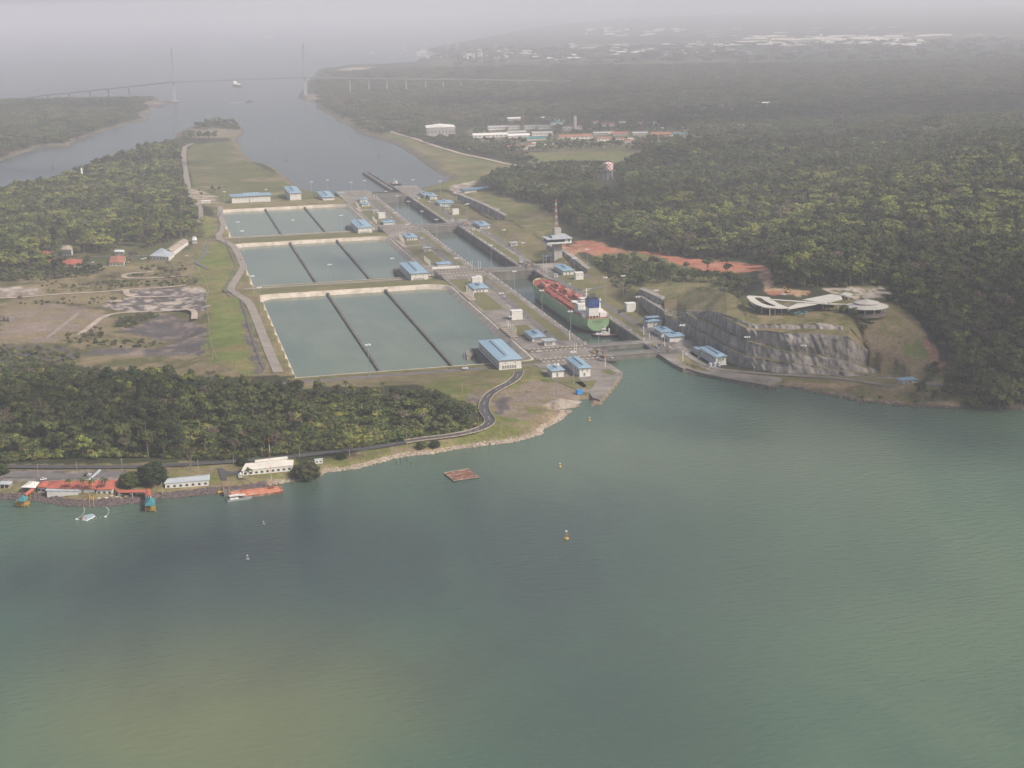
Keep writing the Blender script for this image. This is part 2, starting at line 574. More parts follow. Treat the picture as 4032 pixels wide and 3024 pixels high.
# left field and embankment
paint([(-200, 1100), (0, 1110), (300, 1085), (380, 1060), (560, 1050), (700, 1035), (770, 1000), (800, 930), (830, 880), (840, 800), (1000, 790), (1100, 1475), (700, 1490), (560, 1470), (240, 1430), (-200, 1430)], SC2, DG, -.1, 30, 41)
paint([(40, 560 + 480), (200, 1065), (420, 1050), (720, 1050), (760, 1010), (800, 1020), (760, 1090), (600, 1095), (300, 1100), (120, 1115)], DG, GV, .25, 22, 43)
paint([(130, 960), (320, 960), (560, 985), (720, 930), (800, 930), (780, 1000), (700, 1050), (420, 1062), (140, 1050)], GR, DG, .05, 18, 143)
paint([(330, 1075), (700, 1055), (700, 1100), (500, 1120), (330, 1120)], DG, SC2, 0, 16, 44)
paint([(538, 1134), (805, 1134), (818, 1170), (805, 1224), (497, 1229), (407, 1215), (420, 1190), (500, 1175)], GV, PD, .05, 9, 45)
paint([(452, 1260), (669, 1242), (768, 1265), (823, 1301), (827, 1364), (791, 1400), (588, 1405), (226, 1395), (300, 1365), (500, 1350), (600, 1330), (470, 1300)], GV, DI, .25, 14, 46)
paint([(0, 1215), (200, 1195), (400, 1220), (440, 1250), (330, 1330), (150, 1350), (0, 1345)], DI, DG, .05, 30, 47)
paint([(0, 1130), (120, 1130), (180, 1150), (140, 1165), (0, 1168)], DI, PD, .2, 12, 48)
paint([(443, 1288), (475, 1255), (610, 1226), (622, 1247), (520, 1290)], SC2, FF, -.2, 10, 49)
paint([(240, 1300), (640, 1340), (700, 1345), (640, 1375), (300, 1372)], SC2, DG, 0, 12, 50)
paint([(0, 1345), (180, 1365), (380, 1375), (280, 1420), (0, 1440)], GV, SC2, .0, 14, 51)
# green embankment slope west of the basins' road
EMB = [(800, 845), (850, 860), (850, 900), (800, 960), (900, 960), (960, 1040), (940, 1110), (880, 1150), (950, 1190), (990, 1260), (1050, 1440), (1050, 1475), (940, 1470), (840, 1440), (800, 1380), (830, 1300), (830, 1240),
       (800, 1130), (760, 1080), (770, 1010), (820, 950), (790, 880)]
paint(EMB, (.135, .165, .045), (.19, .165, .065), .1, 34, 52)
paint([(940, 1180), (985, 1270), (1045, 1440), (1060, 1470), (1000, 1470), (985, 1400), (960, 1300)], GV, DG, .1, 8, 53)
paint([(860, 800), (900, 830), (920, 950), (960, 1000), (1000, 1060), (1010, 1140), (1060, 1180), (1100, 1300), (1180, 1475), (1080, 1475), (1000, 1230), (920, 1150), (950, 1060), (890, 970), (862, 930), (870, 860)], DG, GR, .0, 16, 54)
# north bank strips
paint([(760, 570), (930, 552), (1000, 645), (1120, 700), (1235, 757), (1500, 768), (1500, 800), (850, 830), (790, 800), (760, 740), (730, 600)], (.115, .12, .045), DG, .35, 60, 55)
paint([(700, 760), (760, 740), (850, 770), (860, 800), (760, 810)], DG, PD, .1, 20, 56)
paint([(770, 505), (830, 500), (940, 512), (950, 540), (830, 545), (740, 540), (730, 520)], (.2, .18, .14), DG, 0, 30, 57)
paint([(130, 432), (250, 420), (430, 418), (480, 430), (420, 440), (150, 442)], (.17, .17, .07))
paint([(560, 400), (640, 396), (655, 410), (580, 445), (560, 448), (590, 430)], DI)
# east bank and town clearings
paint([(1325, 475), (1395, 452), (1450, 480), (1560, 525), (1640, 545), (1760, 590), (1900, 628), (2030, 645), (2060, 665), (1900, 690), (1860, 730), (1900, 760), (1850, 770), (1760, 745), (1604, 765), (1773, 706), (1628, 611), (1520, 556), (1400, 515)], (.135, .14, .05), DG, .2, 60, 58)
paint([(1640, 640), (1700, 665), (1780, 700), (1790, 712), (1700, 705)], GV, DI, .2, 20, 59)
paint([(1765, 735), (1850, 715), (1885, 712), (1850, 735), (1830, 752), (1870, 775), (1820, 790)], PD, DI, 0, 14, 60)
paint([(1830, 770), (1900, 745), (1960, 755), (2100, 800), (2180, 815), (2200, 860), (2190, 960), (2150, 950), (1990, 860), (1880, 800)], (.125, .13, .045), DG, .1, 22, 61)
paint([(2060, 600), (2360, 590), (2480, 590), (2520, 620), (2400, 660), (2200, 660), (2080, 640)], (.145, .155, .055), DG, .3, 50, 62)
paint([(1850, 500), (2300, 490), (2700, 500), (2780, 545), (2700, 600), (2400, 600), (1950, 590), (1830, 560)], (.12, .12, .055), DI, .3, 35, 63)
paint([(3300, 530), (3420, 530), (3410, 545), (3310, 543)], DG)
paint([(2110, 240), (2400, 235), (2380, 255), (2240, 262), (2130, 250)], PD, DG, .1, 120, 64)
paint([(1200, 372), (1290, 365), (1280, 395), (1200, 395)], DI, GV, .2, 60, 65)
paint([(1340, 268), (1480, 262), (1400, 285), (1330, 300)], DG, PD, .3, 120, 66)
paint([(1560, 395), (1900, 372), (1980, 385), (1750, 420), (1600, 412)], (.12, .13, .06), FF, .1, 120, 67)
paint([(1690, 240), (2300, 225), (2900, 235), (3300, 240), (3200, 262), (2500, 262), (1900, 268), (1700, 260)], (.12, .125, .06), FF, .0, 250, 68)
k = (TX > 80) & (TX < 138) & (TY > -62) & (TY < 1520)
col[k] = np.array(GR) * .9 + (np.array(DG) - np.array(GR)) * sstep(-.2, .4, n1[k])[:, None] * .8
k = (TY > -118) & (TY < -44) & (TX > -300) & (TX < 5) & (n1 > -.9)
col[k] = np.array(GR) + (np.array(DG) - np.array(GR)) * sstep(-.1, .4, n1[k])[:, None] * .8
paint([(-200, 770), (60, 752), (200, 735), (420, 640), (700, 575), (722, 740), (800, 880), (790, 925), (740, 985), (560, 1035), (330, 1050), (-200, 1080)], (.07, .08, .03), SC2, .0, 30, 144)
paint([(2250, 182), (2950, 174), (3700, 154), (4100, 142), (4100, 132), (3600, 140), (2900, 160), (2300, 174)], DI, FF, .0, 260, 145)
# red soil workings
paint([(2160, 985), (2215, 962), (2262, 975), (2290, 990), (2255, 1010), (2215, 1012), (2180, 1000)], (.45, .26, .17), RS, .1, 10, 69)
paint([(2250, 965), (2290, 945), (2375, 952), (2390, 975), (2480, 985), (2530, 990), (2700, 1018), (2860, 1025), (3020, 1052), (3032, 1070), (2860, 1074), (2660, 1068), (2570, 1042), (2480, 1004), (2340, 1005), (2300, 992)], RS, (.37, .19, .125), .05, 16, 70)
paint([(2980, 1070), (3035, 1060), (3050, 1130), (3200, 1148), (3180, 1165), (3030, 1160)], RS, (.45, .33, .2), -.1, 10, 71)
paint([(3240, 1135), (3480, 1130), (3520, 1150), (3450, 1180), (3300, 1165)], PD, GR, .1, 8, 72)
paint([(2470, 985), (2560, 1000), (2800, 1080), (2900, 1120), (2960, 1180), (2800, 1240), (2600, 1250), (2480, 1190), (2500, 1120), (2330, 1010)], GR, FF, .35, 12, 73)
# mound and hill behind the rock cut
paint([(2517, 1138), (2600, 1125), (2700, 1115), (2800, 1125), (2885, 1178), (2960, 1190), (2950, 1240), (2750, 1250), (2600, 1250), (2500, 1180)], (.13, .145, .045), DG, .15, 14, 74)
paint([(2930, 1190), (3550, 1170), (3600, 1240), (3700, 1420), (3650, 1440), (3500, 1440), (3380, 1300), (2950, 1290)], DG, GR, .1, 16, 75)
paint([(3330, 1310), (3560, 1330), (3640, 1330), (3700, 1400), (3680, 1430), (3540, 1460), (3450, 1400), (3380, 1330)], (.20, .148, .092), DG, .15, 16, 76)
paint([(3620, 1320), (3650, 1330), (3710, 1420), (3790, 1450), (3700, 1450), (3640, 1380)], (.30, .17, .11))
paint([(3545, 1360), (3600, 1335), (3670, 1390), (3660, 1420), (3545, 1400)], (.12, .14, .045))
paint([(2700, 1440), (3100, 1470), (3400, 1480), (3540, 1440), (3760, 1470), (3850, 1500), (3850, 1590), (3600, 1600), (3443, 1592), (3226, 1556), (3077, 1524), (2860, 1502), (2700, 1475)], GR, DG, .05, 12, 77)
paint([(3130, 1500), (3380, 1520), (3370, 1535), (3150, 1520)], (.30, .20, .12), DG, .1, 8, 78)
# near shore
paint([(1640, 1515), (1800, 1480), (2050, 1478), (2320, 1480), (2340, 1590), (2290, 1600), (2230, 1640), (2130, 1720), (1900, 1760), (1500, 1830), (1100, 1915), (1080, 1850), (1500, 1745), (1870, 1700), (1890, 1640), (1840, 1580)], (.145, .155, .045), DG, .1, 12, 79)
paint([(1960, 1540), (2100, 1500), (2270, 1510), (2290, 1560), (2180, 1600), (2060, 1600), (2100, 1640), (2230, 1625), (2200, 1650), (2080, 1655), (1980, 1640), (1930, 1600)], DG, DI, -.05, 8, 80)
paint([(1955, 1560), (2010, 1565), (1990, 1640), (1965, 1640)], GV)
paint([(1840, 1550), (1920, 1540), (1890, 1580), (1850, 1590)], DI, GV, 0, 6, 81)
paint([(-200, 1830), (870, 1820), (1150, 1800), (1090, 1915), (900, 1950), (0, 1980), (-200, 1980)], DG, GR, .1, 12, 82)
paint([(620, 1850), (830, 1850), (1150, 1800), (1200, 1850), (1080, 1890), (640, 1930)], (.15, .155, .05), DG, .15, 12, 83)
paint([(-200, 1850), (420, 1856), (660, 1866), (640, 1905), (300, 1905), (0, 1893), (-200, 1893)], (.26, .23, .21), GV, .1, 14, 84)
# shore edge: bare rim
k = (~T_IN) & (T_DL < 4.5 + 3 * n1) & (PYY > 1380)
col[k] = (.27, .20, .145)
k = (~T_SEA) & (~T_IN) & (T_DS < 16 + 8 * n1) & (TY > 1300)
col[k] = (.16, .135, .10)

ft = grid_faces(~((TX > -278) & (TX < 72) & (TY > -40) & (TY < 1455)))
gro, used = grid_mesh('ground', TX, TY, TZ, ft)
ca = gro.data.color_attributes.new('cover', 'FLOAT_COLOR', 'POINT')
ca.data.foreach_set('color', np.concatenate([col[used], np.ones((len(used), 1))], 1).astype(np.float32).ravel())
struct(gro)
m = bpy.data.materials.new('ground_cover')
m.use_nodes = True
nt = m.node_tree
b = nt.nodes['Principled BSDF']
b.inputs['Roughness'].default_value = .95
b.inputs['Specular IOR Level'].default_value = .15
at = nt.nodes.new('ShaderNodeVertexColor'); at.layer_name = 'cover'
ge = nt.nodes.new('ShaderNodeNewGeometry')
prev = at.outputs[0]
for sc_, lo_, hi_, k0, k1 in ((.35, .3, .7, .62, 1.3), (.055, .3, .7, .75, 1.2), (.012, .35, .65, .85, 1.12)):
    n = nt.nodes.new('ShaderNodeTexNoise'); n.inputs['Scale'].default_value = sc_; n.inputs['Detail'].default_value = 6
    n.inputs['Roughness'].default_value = .65
    nt.links.new(ge.outputs['Position'], n.inputs['Vector'])
    mr = nt.nodes.new('ShaderNodeMapRange'); mr.inputs[1].default_value = lo_; mr.inputs[2].default_value = hi_
    mr.inputs[3].default_value = k0; mr.inputs[4].default_value = k1
    nt.links.new(n.outputs['Fac'], mr.inputs[0])
    mu = nt.nodes.new('ShaderNodeVectorMath'); mu.operation = 'SCALE'
    nt.links.new(prev, mu.inputs[0]); nt.links.new(mr.outputs[0], mu.inputs['Scale'])
    prev = mu.outputs[0]
    if sc_ == .35:
        bp = nt.nodes.new('ShaderNodeBump'); bp.inputs['Distance'].default_value = .6
        nt.links.new(n.outputs['Fac'], bp.inputs['Height']); nt.links.new(bp.outputs[0], b.inputs['Normal'])
nt.links.new(prev, b.inputs['Base Color'])
gro.data.materials.append(m)


# ---------------------------------------------------------------- water
def water_mat(name, c1, c2, c3, s1, s2, rough=.12, wave=.35, wsc=.16, spec=.35, silt_and_shade=()):
    m = bpy.data.materials.new(name); m.use_nodes = True
    nt = m.node_tree; b = nt.nodes['Principled BSDF']
    ge = nt.nodes.new('ShaderNodeNewGeometry')
    mp = nt.nodes.new('ShaderNodeMapping'); mp.inputs['Rotation'].default_value = (0, 0, R(25)); mp.inputs['Scale'].default_value = (1, .42, 1)
    nt.links.new(ge.outputs['Position'], mp.inputs[0])
    o = None
    for sc_, cc, l, h in ((s1, c2, .42, .6), (s2, c3, .46, .66)):
        n = nt.nodes.new('ShaderNodeTexNoise'); n.inputs['Scale'].default_value = sc_; n.inputs['Detail'].default_value = 5
        n.inputs['Distortion'].default_value = .6
        nt.links.new(mp.outputs[0], n.inputs['Vector'])
        mr = nt.nodes.new('ShaderNodeMapRange'); mr.inputs[1].default_value = l; mr.inputs[2].default_value = h
        mr.interpolation_type = 'SMOOTHSTEP'
        nt.links.new(n.outputs['Fac'], mr.inputs[0])
        mx = nt.nodes.new('ShaderNodeMix'); mx.data_type = 'RGBA'
        nt.links.new(mr.outputs[0], mx.inputs[0])
        if o is None: mx.inputs[6].default_value = (*c1, 1)
        else: nt.links.new(o, mx.inputs[6])
        mx.inputs[7].default_value = (*cc, 1)
        o = mx.outputs[2]
    # silt patches, and dark blots painting cloud shade on the lake, each ragged-edged
    for px_, py_, rx_, ry_, cc, am in silt_and_shade:
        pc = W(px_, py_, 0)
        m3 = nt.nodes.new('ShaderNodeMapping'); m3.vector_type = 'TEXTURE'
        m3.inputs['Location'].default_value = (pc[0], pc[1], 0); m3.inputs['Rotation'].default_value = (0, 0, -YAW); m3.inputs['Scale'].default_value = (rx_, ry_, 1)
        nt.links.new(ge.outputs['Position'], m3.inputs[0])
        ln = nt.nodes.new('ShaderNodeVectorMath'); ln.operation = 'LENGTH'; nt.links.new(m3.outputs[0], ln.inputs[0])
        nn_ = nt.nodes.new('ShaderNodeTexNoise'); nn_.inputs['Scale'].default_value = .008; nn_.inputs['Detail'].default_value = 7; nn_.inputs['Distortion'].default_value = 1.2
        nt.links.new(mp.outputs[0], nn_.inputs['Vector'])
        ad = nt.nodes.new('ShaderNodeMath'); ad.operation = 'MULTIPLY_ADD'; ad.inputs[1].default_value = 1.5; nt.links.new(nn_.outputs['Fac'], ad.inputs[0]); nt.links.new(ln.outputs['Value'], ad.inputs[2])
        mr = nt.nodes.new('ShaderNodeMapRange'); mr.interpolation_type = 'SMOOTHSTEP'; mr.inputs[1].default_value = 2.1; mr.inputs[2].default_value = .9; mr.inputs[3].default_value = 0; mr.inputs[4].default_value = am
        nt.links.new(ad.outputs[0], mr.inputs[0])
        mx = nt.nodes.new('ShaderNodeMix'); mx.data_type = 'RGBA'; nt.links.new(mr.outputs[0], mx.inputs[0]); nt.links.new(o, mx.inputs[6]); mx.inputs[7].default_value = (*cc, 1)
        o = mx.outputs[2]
    nt.links.new(o, b.inputs['Base Color'])
    b.inputs['Roughness'].default_value = rough
    b.inputs['IOR'].default_value = 1.33
    b.inputs['Specular IOR Level'].default_value = spec
    w1 = nt.nodes.new('ShaderNodeTexNoise'); w1.inputs['Scale'].default_value = wsc; w1.inputs['Detail'].default_value = 6
    w1.inputs['Roughness'].default_value = .6
    m2 = nt.nodes.new('ShaderNodeMapping'); m2.inputs['Rotation'].default_value = (0, 0, R(-12)); m2.inputs['Scale'].default_value = (.45, 1, 1)
    nt.links.new(ge.outputs['Position'], m2.inputs[0]); nt.links.new(m2.outputs[0], w1.inputs['Vector'])
    bp = nt.nodes.new('ShaderNodeBump'); bp.inputs['Distance'].default_value = wave; bp.inputs['Strength'].default_value = 1
    nt.links.new(w1.outputs['Fac'], bp.inputs['Height']); nt.links.new(bp.outputs[0], b.inputs['Normal'])
    MATS[name] = m
    return m


water_mat('lake_water', (.068, .116, .082), (.086, .136, .094), (.056, .092, .072), .0045, .0028, .12, 1.0, .24, silt_and_shade=((900, 2720, 130, 150, (.165, .175, .085), .72), (3650, 2250, 230, 300, (.115, .165, .105), .8), (2900, 1800, 200, 150, (.115, .145, .100), .7), (1250, 2230, 330, 190, (.042, .060, .058), .85), (2350, 2780, 90, 110, (.052, .074, .064), .6)))  # closing dark spots are cloud shade put into the lake colour
water_mat('sea_water', (.070, .082, .080), (.088, .098, .092), (.058, .07, .074), .0011, .0005, .2, .3, .12)
water_mat('basin_water', (.120, .150, .104), (.138, .166, .114), (.098, .130, .094), .02, .008, .1, .14, .35)
water_mat('chamber_water', (.062, .088, .072), (.072, .098, .080), (.05, .075, .062), .03, .012, .12, .08, .3)
MATS['sea_water'].node_tree.nodes['Principled BSDF'].inputs['Roughness'].default_value = .25
near = T_IN | ((T_DL < 22) & (TZ < 1.4) & (TY < 60) & (TZ > -6))
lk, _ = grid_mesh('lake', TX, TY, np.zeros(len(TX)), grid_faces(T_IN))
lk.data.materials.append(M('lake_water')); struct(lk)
se, _ = grid_mesh('sea', TX, TY, np.full(len(TX), SEA), grid_faces(T_SEA))
se.data.materials.append(M('sea_water')); struct(se)

# ---------------------------------------------------------------- lock complex: platforms, walls, basins
def slab(name, poly, z, m='concrete', z0=-40):
    b_ = MB(); b_.prism(poly, z0, z)
    return struct(b_.build(name, m))


def rect(x0, x1, y0, y1):
    return [(x0, y0), (x1, y0), (x1, y1), (x0, y1)]


def sheet(name, poly, z, m, dz=.02, st=True):
    b_ = MB()
    n = len(poly)
    a = sum(poly[i][0] * poly[(i + 1) % n][1] - poly[(i + 1) % n][0] * poly[i][1] for i in range(n))
    if a < 0: poly = poly[::-1]
    b_.add([(p[0], p[1], z + dz) for p in poly], [tuple(range(n))])
    o = b_.build(name, m)
    return struct(o) if st else o


gA1 = W(2450, 1398, Z1)[1]; gA2 = W(2430, 1357, Z1)[1]
gB1 = W(2013, 1067, Z1)[1]; gB2 = W(1990, 1054, Z1)[1]
gC1 = W(1735, 891, Z2)[1]; gC2 = W(1722, 882.5, Z2)[1]
gD1 = W(1555, 773.5, Z3)[1]; gD2 = gD1 + 45
print('gates', gA1, gA2, gB1, gB2, gC1, gC2, gD1)
GT = 11.0   # gate thickness
gates = [(gA1, Z1), (gA2, Z1), (gB1, Z1), (gB2, Z1 - 1.5), (gC1, Z2), (gC2, Z2 - 1), (gD1, Z3), (gD2, Z3 - 1)]


def ztier(Y):
    return Z1 if Y < 497 else (Z2 if Y < 995 else Z3)


# island between basins and chambers, cut by the long gate recesses
cuts = [(g - GT / 2 - 1, g + GT / 2 + 1) for g, _ in gates]
ys = -60.0
edges = []
for a_, b2_ in cuts:
    if a_ > ys: edges.append((ys, a_))
    ys = b2_
edges.append((ys, 1560))
for a_, b2_ in edges:
    parts = [a_] + [t for t in (497, 995) if a_ < t < b2_] + [b2_]
    for p0, p1 in zip(parts[:-1], parts[1:]):
        slab('lock_platform', rect(-64, 0, p0, p1), ztier((p0 + p1) / 2))
for a_, b2_ in cuts:
    z_ = ztier((a_ + b2_) / 2)
    slab('gate_recess_floor', rect(-64, 0, a_, b2_), z_ - 4.5, 'dark_concrete')
# lake-side tip of the island with its angled wing wall
tip = [W(2311, 1412, Z1), W(2395, 1428, Z1), W(2452, 1466, Z1), W(2362, 1574, Z1), W(2334, 1566, Z1), W(2320, 1547, Z1)]
tp = [tuple(p[:2]) for p in tip] + [(-70, -235), (-95, -215), (-95, -60.02), (0, -60.02)]
slab('approach_wing', [tuple(p[:2]) for p in tip], Z1 + .01, 'concrete', -8)
slab('approach_apron', [tuple(tip[0][:2]), tuple(tip[5][:2]), tuple(W(2300, 1545, Z1)[:2]), (-70, -130), (-70, -60.02)], Z1 - .01, 'concrete', -8)
# east side
for y0, y1, x1 in ((-62, 497, 104), (497, 995, 104), (995, 1600, 100)):
    for k_ in (0,):
        slab('lock_platform', rect(55, x1, y0, y1), ztier((y0 + y1) / 2), 'concrete')
wing = [(2587, 1390), (2612, 1406), (2648, 1430), (2690, 1452), (2702, 1450), (2760, 1468), (2860, 1489), (2950, 1505), (3031, 1518), (3032, 1508), (3077, 1500), (3077, 1488), (2960, 1475), (2860, 1462), (2780, 1440), (2720, 1408), (2660, 1372)]
slab('approach_quay', [tuple(W(x, y, Z1)[:2]) for x, y in wing], Z1 + .03, 'concrete', -8)
for side, name in ((-.01, 'w'), (55.0, 'e')):
    for y0, y1, zz in ((gA2 + 6, gB1 - 6, Z1), (gB2 + 6, gC1 - 6, Z2), (gC2 + 6, gD1 - 6, Z3)):
        b_ = MB()
        b_.box(side if side < 1 else side - .5, side + .5 if side < 1 else side + .02, y0, y1, -39, zz - .25)
        struct(b_.build('lock_wall_facing', 'stained_wall'))
# water in the chambers
for y0, y1, zz, nm in ((gA1, gA2, -.4, 0), (gA2, gB1, -7.2, 1), (gB1, gB2, -8, 2), (gB2, gC1, -15.0, 3), (gC1, gC2, -16, 4), (gC2, gD1, -23.2, 5), (gD1, gD2 + 150, SEA + .02, 6)):
    o = sheet('chamber_water', rect(-.2, 55.2, y0, y1), zz, 'chamber_water')

# rolling gates
mc = mat('striped_cover', (.44, .37, .30), .9); nt = mc.node_tree
tc = nt.nodes.new('ShaderNodeTexCoord'); sx = nt.nodes.new('ShaderNodeSeparateXYZ'); nt.links.new(tc.outputs['Object'], sx.inputs[0])
m1 = nt.nodes.new('ShaderNodeMath'); m1.operation = 'PINGPONG'; m1.inputs[1].default_value = 2.4; nt.links.new(sx.outputs[0], m1.inputs[0])
m2 = nt.nodes.new('ShaderNodeMath'); m2.operation = 'GREATER_THAN'; m2.inputs[1].default_value = .7; nt.links.new(m1.outputs[0], m2.inputs[0])
mx = nt.nodes.new('ShaderNodeMix'); mx.data_type = 'RGBA'; mx.inputs[6].default_value = (.09, .085, .08, 1); mx.inputs[7].default_value = (.42, .37, .31, 1)
nt.links.new(m2.outputs[0], mx.inputs[0]); nt.links.new(mx.outputs[2], nt.nodes['Principled BSDF'].inputs[0])
gate_lb = ['outer lake-side lock gate facing the open green lake', 'inner lake-side lock gate right behind the tug and tanker',
           'lock gate ahead of the tanker bow, nearer of its pair', 'lock gate ahead of the tanker bow, farther of its pair',
           'lock gate between middle and lowest chamber, nearer of its pair', 'lock gate between middle and lowest chamber, farther of its pair',
           'nearer sea-side lock gate at the far end of the lowest chamber', 'farthest sea-side lock gate next to the long guide pier']
for i, (g, zz) in enumerate(gates):
    t = thing('lock_gate', gate_lb[i], 'lock gate', (0, g, zz), 0, 'rolling lock gates')
    b_ = MB(); b_.box(-3, 55.0, -GT / 2, GT / 2, -30, .6 if i else 1.1); b_.build('gate_body', 'stained_wall', t)
    zt_ = .6 if i else 1.1
    for s in (-1, 1):
        b_ = MB(); b_.box(-3, 55.0, s * GT / 2 - (1.9 if s > 0 else .3), s * GT / 2 + (.3 if s > 0 else 1.9), zt_, zt_ + .35)
        b_.build('walkway', 'concrete', t)
        b_ = MB()
        y_ = s * (GT / 2 + .2)
        b_.box(-3, 55, y_ - .06, y_ + .06, zt_ + 1.35, zt_ + 1.5)
        b_.box(-3, 55, y_ - .05, y_ + .05, zt_ + .8, zt_ + .9)
        for k_ in range(24): b_.box(-3 + k_ * 2.5, -2.86 + k_ * 2.5, y_ - .06, y_ + .06, zt_ + .35, zt_ + 1.4)
        b_.build('railing', 'steel', t)
    # beams lying in the recess beside the chamber
    b_ = MB()
    for s in (-1, 1):
        b_.box(-62, -3.5, s * (GT / 2 + .2) - .9, s * (GT / 2 + .2) + .9, -4.4, .25)
    b_.box(-60, -3.5, -1.2, 1.2, -4.4, -1.2)
    for k_ in range(11): b_.box(-60 + k_ * 5.2, -58.6 + k_ * 5.2, -GT / 2, GT / 2, -4.4, -.9)
    b_.build('recess_beam', 'concrete', t)
    b_ = MB()
    for s in (-1, 1):
        b_ = MB(); b_.box(-61, -4, s * (GT / 2 + .2) - 1.1, s * (GT / 2 + .2) + 1.1, .26, .7)
        b_.build('recess_cover', 'striped_cover', t)

# ---- water saving basins
BX0, BX1 = -300.0, -64.0
tiers = [(-46, 400, Z1 - .5, -2.2), (507, 888, Z2 - .5, -10.4), (1012, 1368, Z3 - .5, -17.8)]


def rrect(x0, x1, y0, y1, r0_, n=10, square=False):
    pts = []
    for cx_, cy_, a0, r in ((x1 - r0_, y1 - r0_, 0, r0_), (x0 + r0_ * .7, y1 - r0_ * .7, 90, r0_ * .7), (x0 + r0_ * .3, y0 + r0_ * .3, 180, r0_ * .3), (x1 - r0_ * .3, y0 + r0_ * .3, 270, r0_ * .3)):
        for k_ in range(n + 1):
            a_ = R(a0 + 90 * k_ / n)
            c_, s_ = math.cos(a_), math.sin(a_)
            if square:
                m_ = max(abs(c_), abs(s_)); c_, s_ = c_ / m_, s_ / m_
            pts.append((cx_ + r * c_, cy_ + r * s_))
    return pts


for i, (y0, y1, zr, zw) in enumerate(tiers):
    L0 = rrect(BX0 - 2, BX1 + 1, y0 - 2, y1 + 2, 34, square=True)
    L1 = rrect(BX0, BX1, y0, y1, 32)
    L2 = rrect(BX0 + 2.2, BX1 - 2.2, y0 + 2.2, y1 - 2.2, 31)
    L3 = rrect(BX0 + 13, BX1 - 10, y0 + 9, y1 - 11, 24)
    n = len(L1)
    b_ = MB()
    b_.add([(p[0], p[1], zr - .02) for p in L0] + [(p[0], p[1], zr + .02) for p in L1] + [(p[0], p[1], zr + .02) for p in L2] + [(p[0], p[1], zw - 2.2) for p in L3], [])
    for k_ in range(3):
        b_.mi = 0 if k_ == 0 else 1
        for j in range(n):
            b_.f.append((k_ * n + j, k_ * n + (j + 1) % n, (k_ + 1) * n + (j + 1) % n, (k_ + 1) * n + j)); b_.m.append(b_.mi)
    struct(b_.build('basin_lining', ['dry_grass', 'pale_lining']))
    sheet('basin_water', rrect(BX0 + 4, BX1 - 4, y0 + 3, y1 - 3, 26), zw, 'basin_water')
    for j, xd in enumerate((-212, -142)):
        t = thing('dividing_wall', ['dark wall dividing the near basins, left one', 'dark wall dividing the near basins, right one', 'dark wall dividing the middle basins, left one', 'dark wall dividing the middle basins, right one',
                                    'dark wall dividing the far basins, left one', 'dark wall dividing the far basins, right one'][i * 2 + j], 'wall', (xd, (y0 + y1) / 2, zw), 0, 'dividing walls of the water basins')
        h_ = (y1 - y0) / 2
        b_ = MB(); b_.box(-1.2, 1.2, -h_ + 4, h_ - 3, -6, 1.6); b_.box(-1.4, 1.4, h_ - 16, h_ - 4, -6, 2.8)
        b_.build('wall_body', 'dark_concrete', t)
        b_ = MB(); b_.box(-1.3, 1.3, -h_ + 6, h_ - 3, 1.61, 1.85); b_.build('wall_cap', 'dark_concrete', t)

# berms between the basin steps (profile follows the fall of the land)
for y0, y1, nm in ((-80, -45, 0), (398, 509, 1), (886, 1014, 2), (1366, 1500, 3)):
    b_ = MB()
    ysv = np.linspace(y0, y1, max(4, int((y1 - y0) / 6)))
    xs = np.linspace(-308, -63, 40)
    vs = []
    for yy in ysv:
        for xx in xs:
            vs.append((xx, yy, float(zt(yy)) - .55 + .12 * float(vn(xx / 12, yy / 12, 77)) + (0 if 0 < 1 else 0)))
    fs = [(a_ * 40 + c_, a_ * 40 + c_ + 1, (a_ + 1) * 40 + c_ + 1, (a_ + 1) * 40 + c_) for a_ in range(len(ysv) - 1) for c_ in range(39)]
    b_.add(vs, fs)
    struct(b_.build('berm', 'grass' if nm != 3 else 'dry_grass', smooth=True))


def road(name, pts, w, m, lift=.12, close=None, structn=True):
    """ribbon that drapes over its own centreline heights"""
    P = [Vector(p) for p in pts]
    # resample
    Q = []
    for a_, b2_ in zip(P[:-1], P[1:]):
        n_ = max(1, int((b2_ - a_).length / 7))
        for k_ in range(n_): Q.append(a_.lerp(b2_, k_ / n_))
    Q.append(P[-1])
    for _ in range(6):
        Q = [Q[0]] + [(Q[i - 1] + Q[i] * 2 + Q[i + 1]) / 4 for i in range(1, len(Q) - 1)] + [Q[-1]]
    vs = []
    for i, q in enumerate(Q):
        d = (Q[min(i + 1, len(Q) - 1)] - Q[max(i - 1, 0)]); d.z = 0; d.normalize()
        s_ = Vector((d.y, -d.x, 0))
        for k_ in (-.5, .5):
            vs.append(q + s_ * w * k_ + Vector((0, 0, lift)))
    b_ = MB(); b_.add(vs, [(2 * i, 2 * i + 1, 2 * i + 3, 2 * i + 2) for i in range(len(Q) - 1)])
    o = b_.build(name, m)
    return (struct(o) if structn else o), Q


def drape(pts, lift=.5):
    out = []
    prev = None
    for p in pts:
        out.append(Vector(G(*p)))
    Q = []
    for a_, b2_ in zip(out[:-1], out[1:]):
        n_ = max(1, int((b2_ - a_).length / 6))
        for k_ in range(n_): Q.append(a_.lerp(b2_, k_ / n_))
    Q.append(out[-1])
    X = np.array([q.x for q in Q]); Y = np.array([q.y for q in Q])
    z = terrain(X, Y)
    for dx, dy in ((5, 0), (-5, 0), (0, 5), (0, -5)):
        z = np.maximum(z, terrain(X + dx, Y + dy))
    return [(a_, b2_, c_ + lift) for a_, b2_, c_ in zip(X, Y, z)]


ROADS = []


def rd(name, pts, w, m, lift=.45):
    o, Q = road(name, drape(pts, lift), w, m)
    ROADS.append((np.array([(q.x, q.y) for q in Q]), w))
    return Q


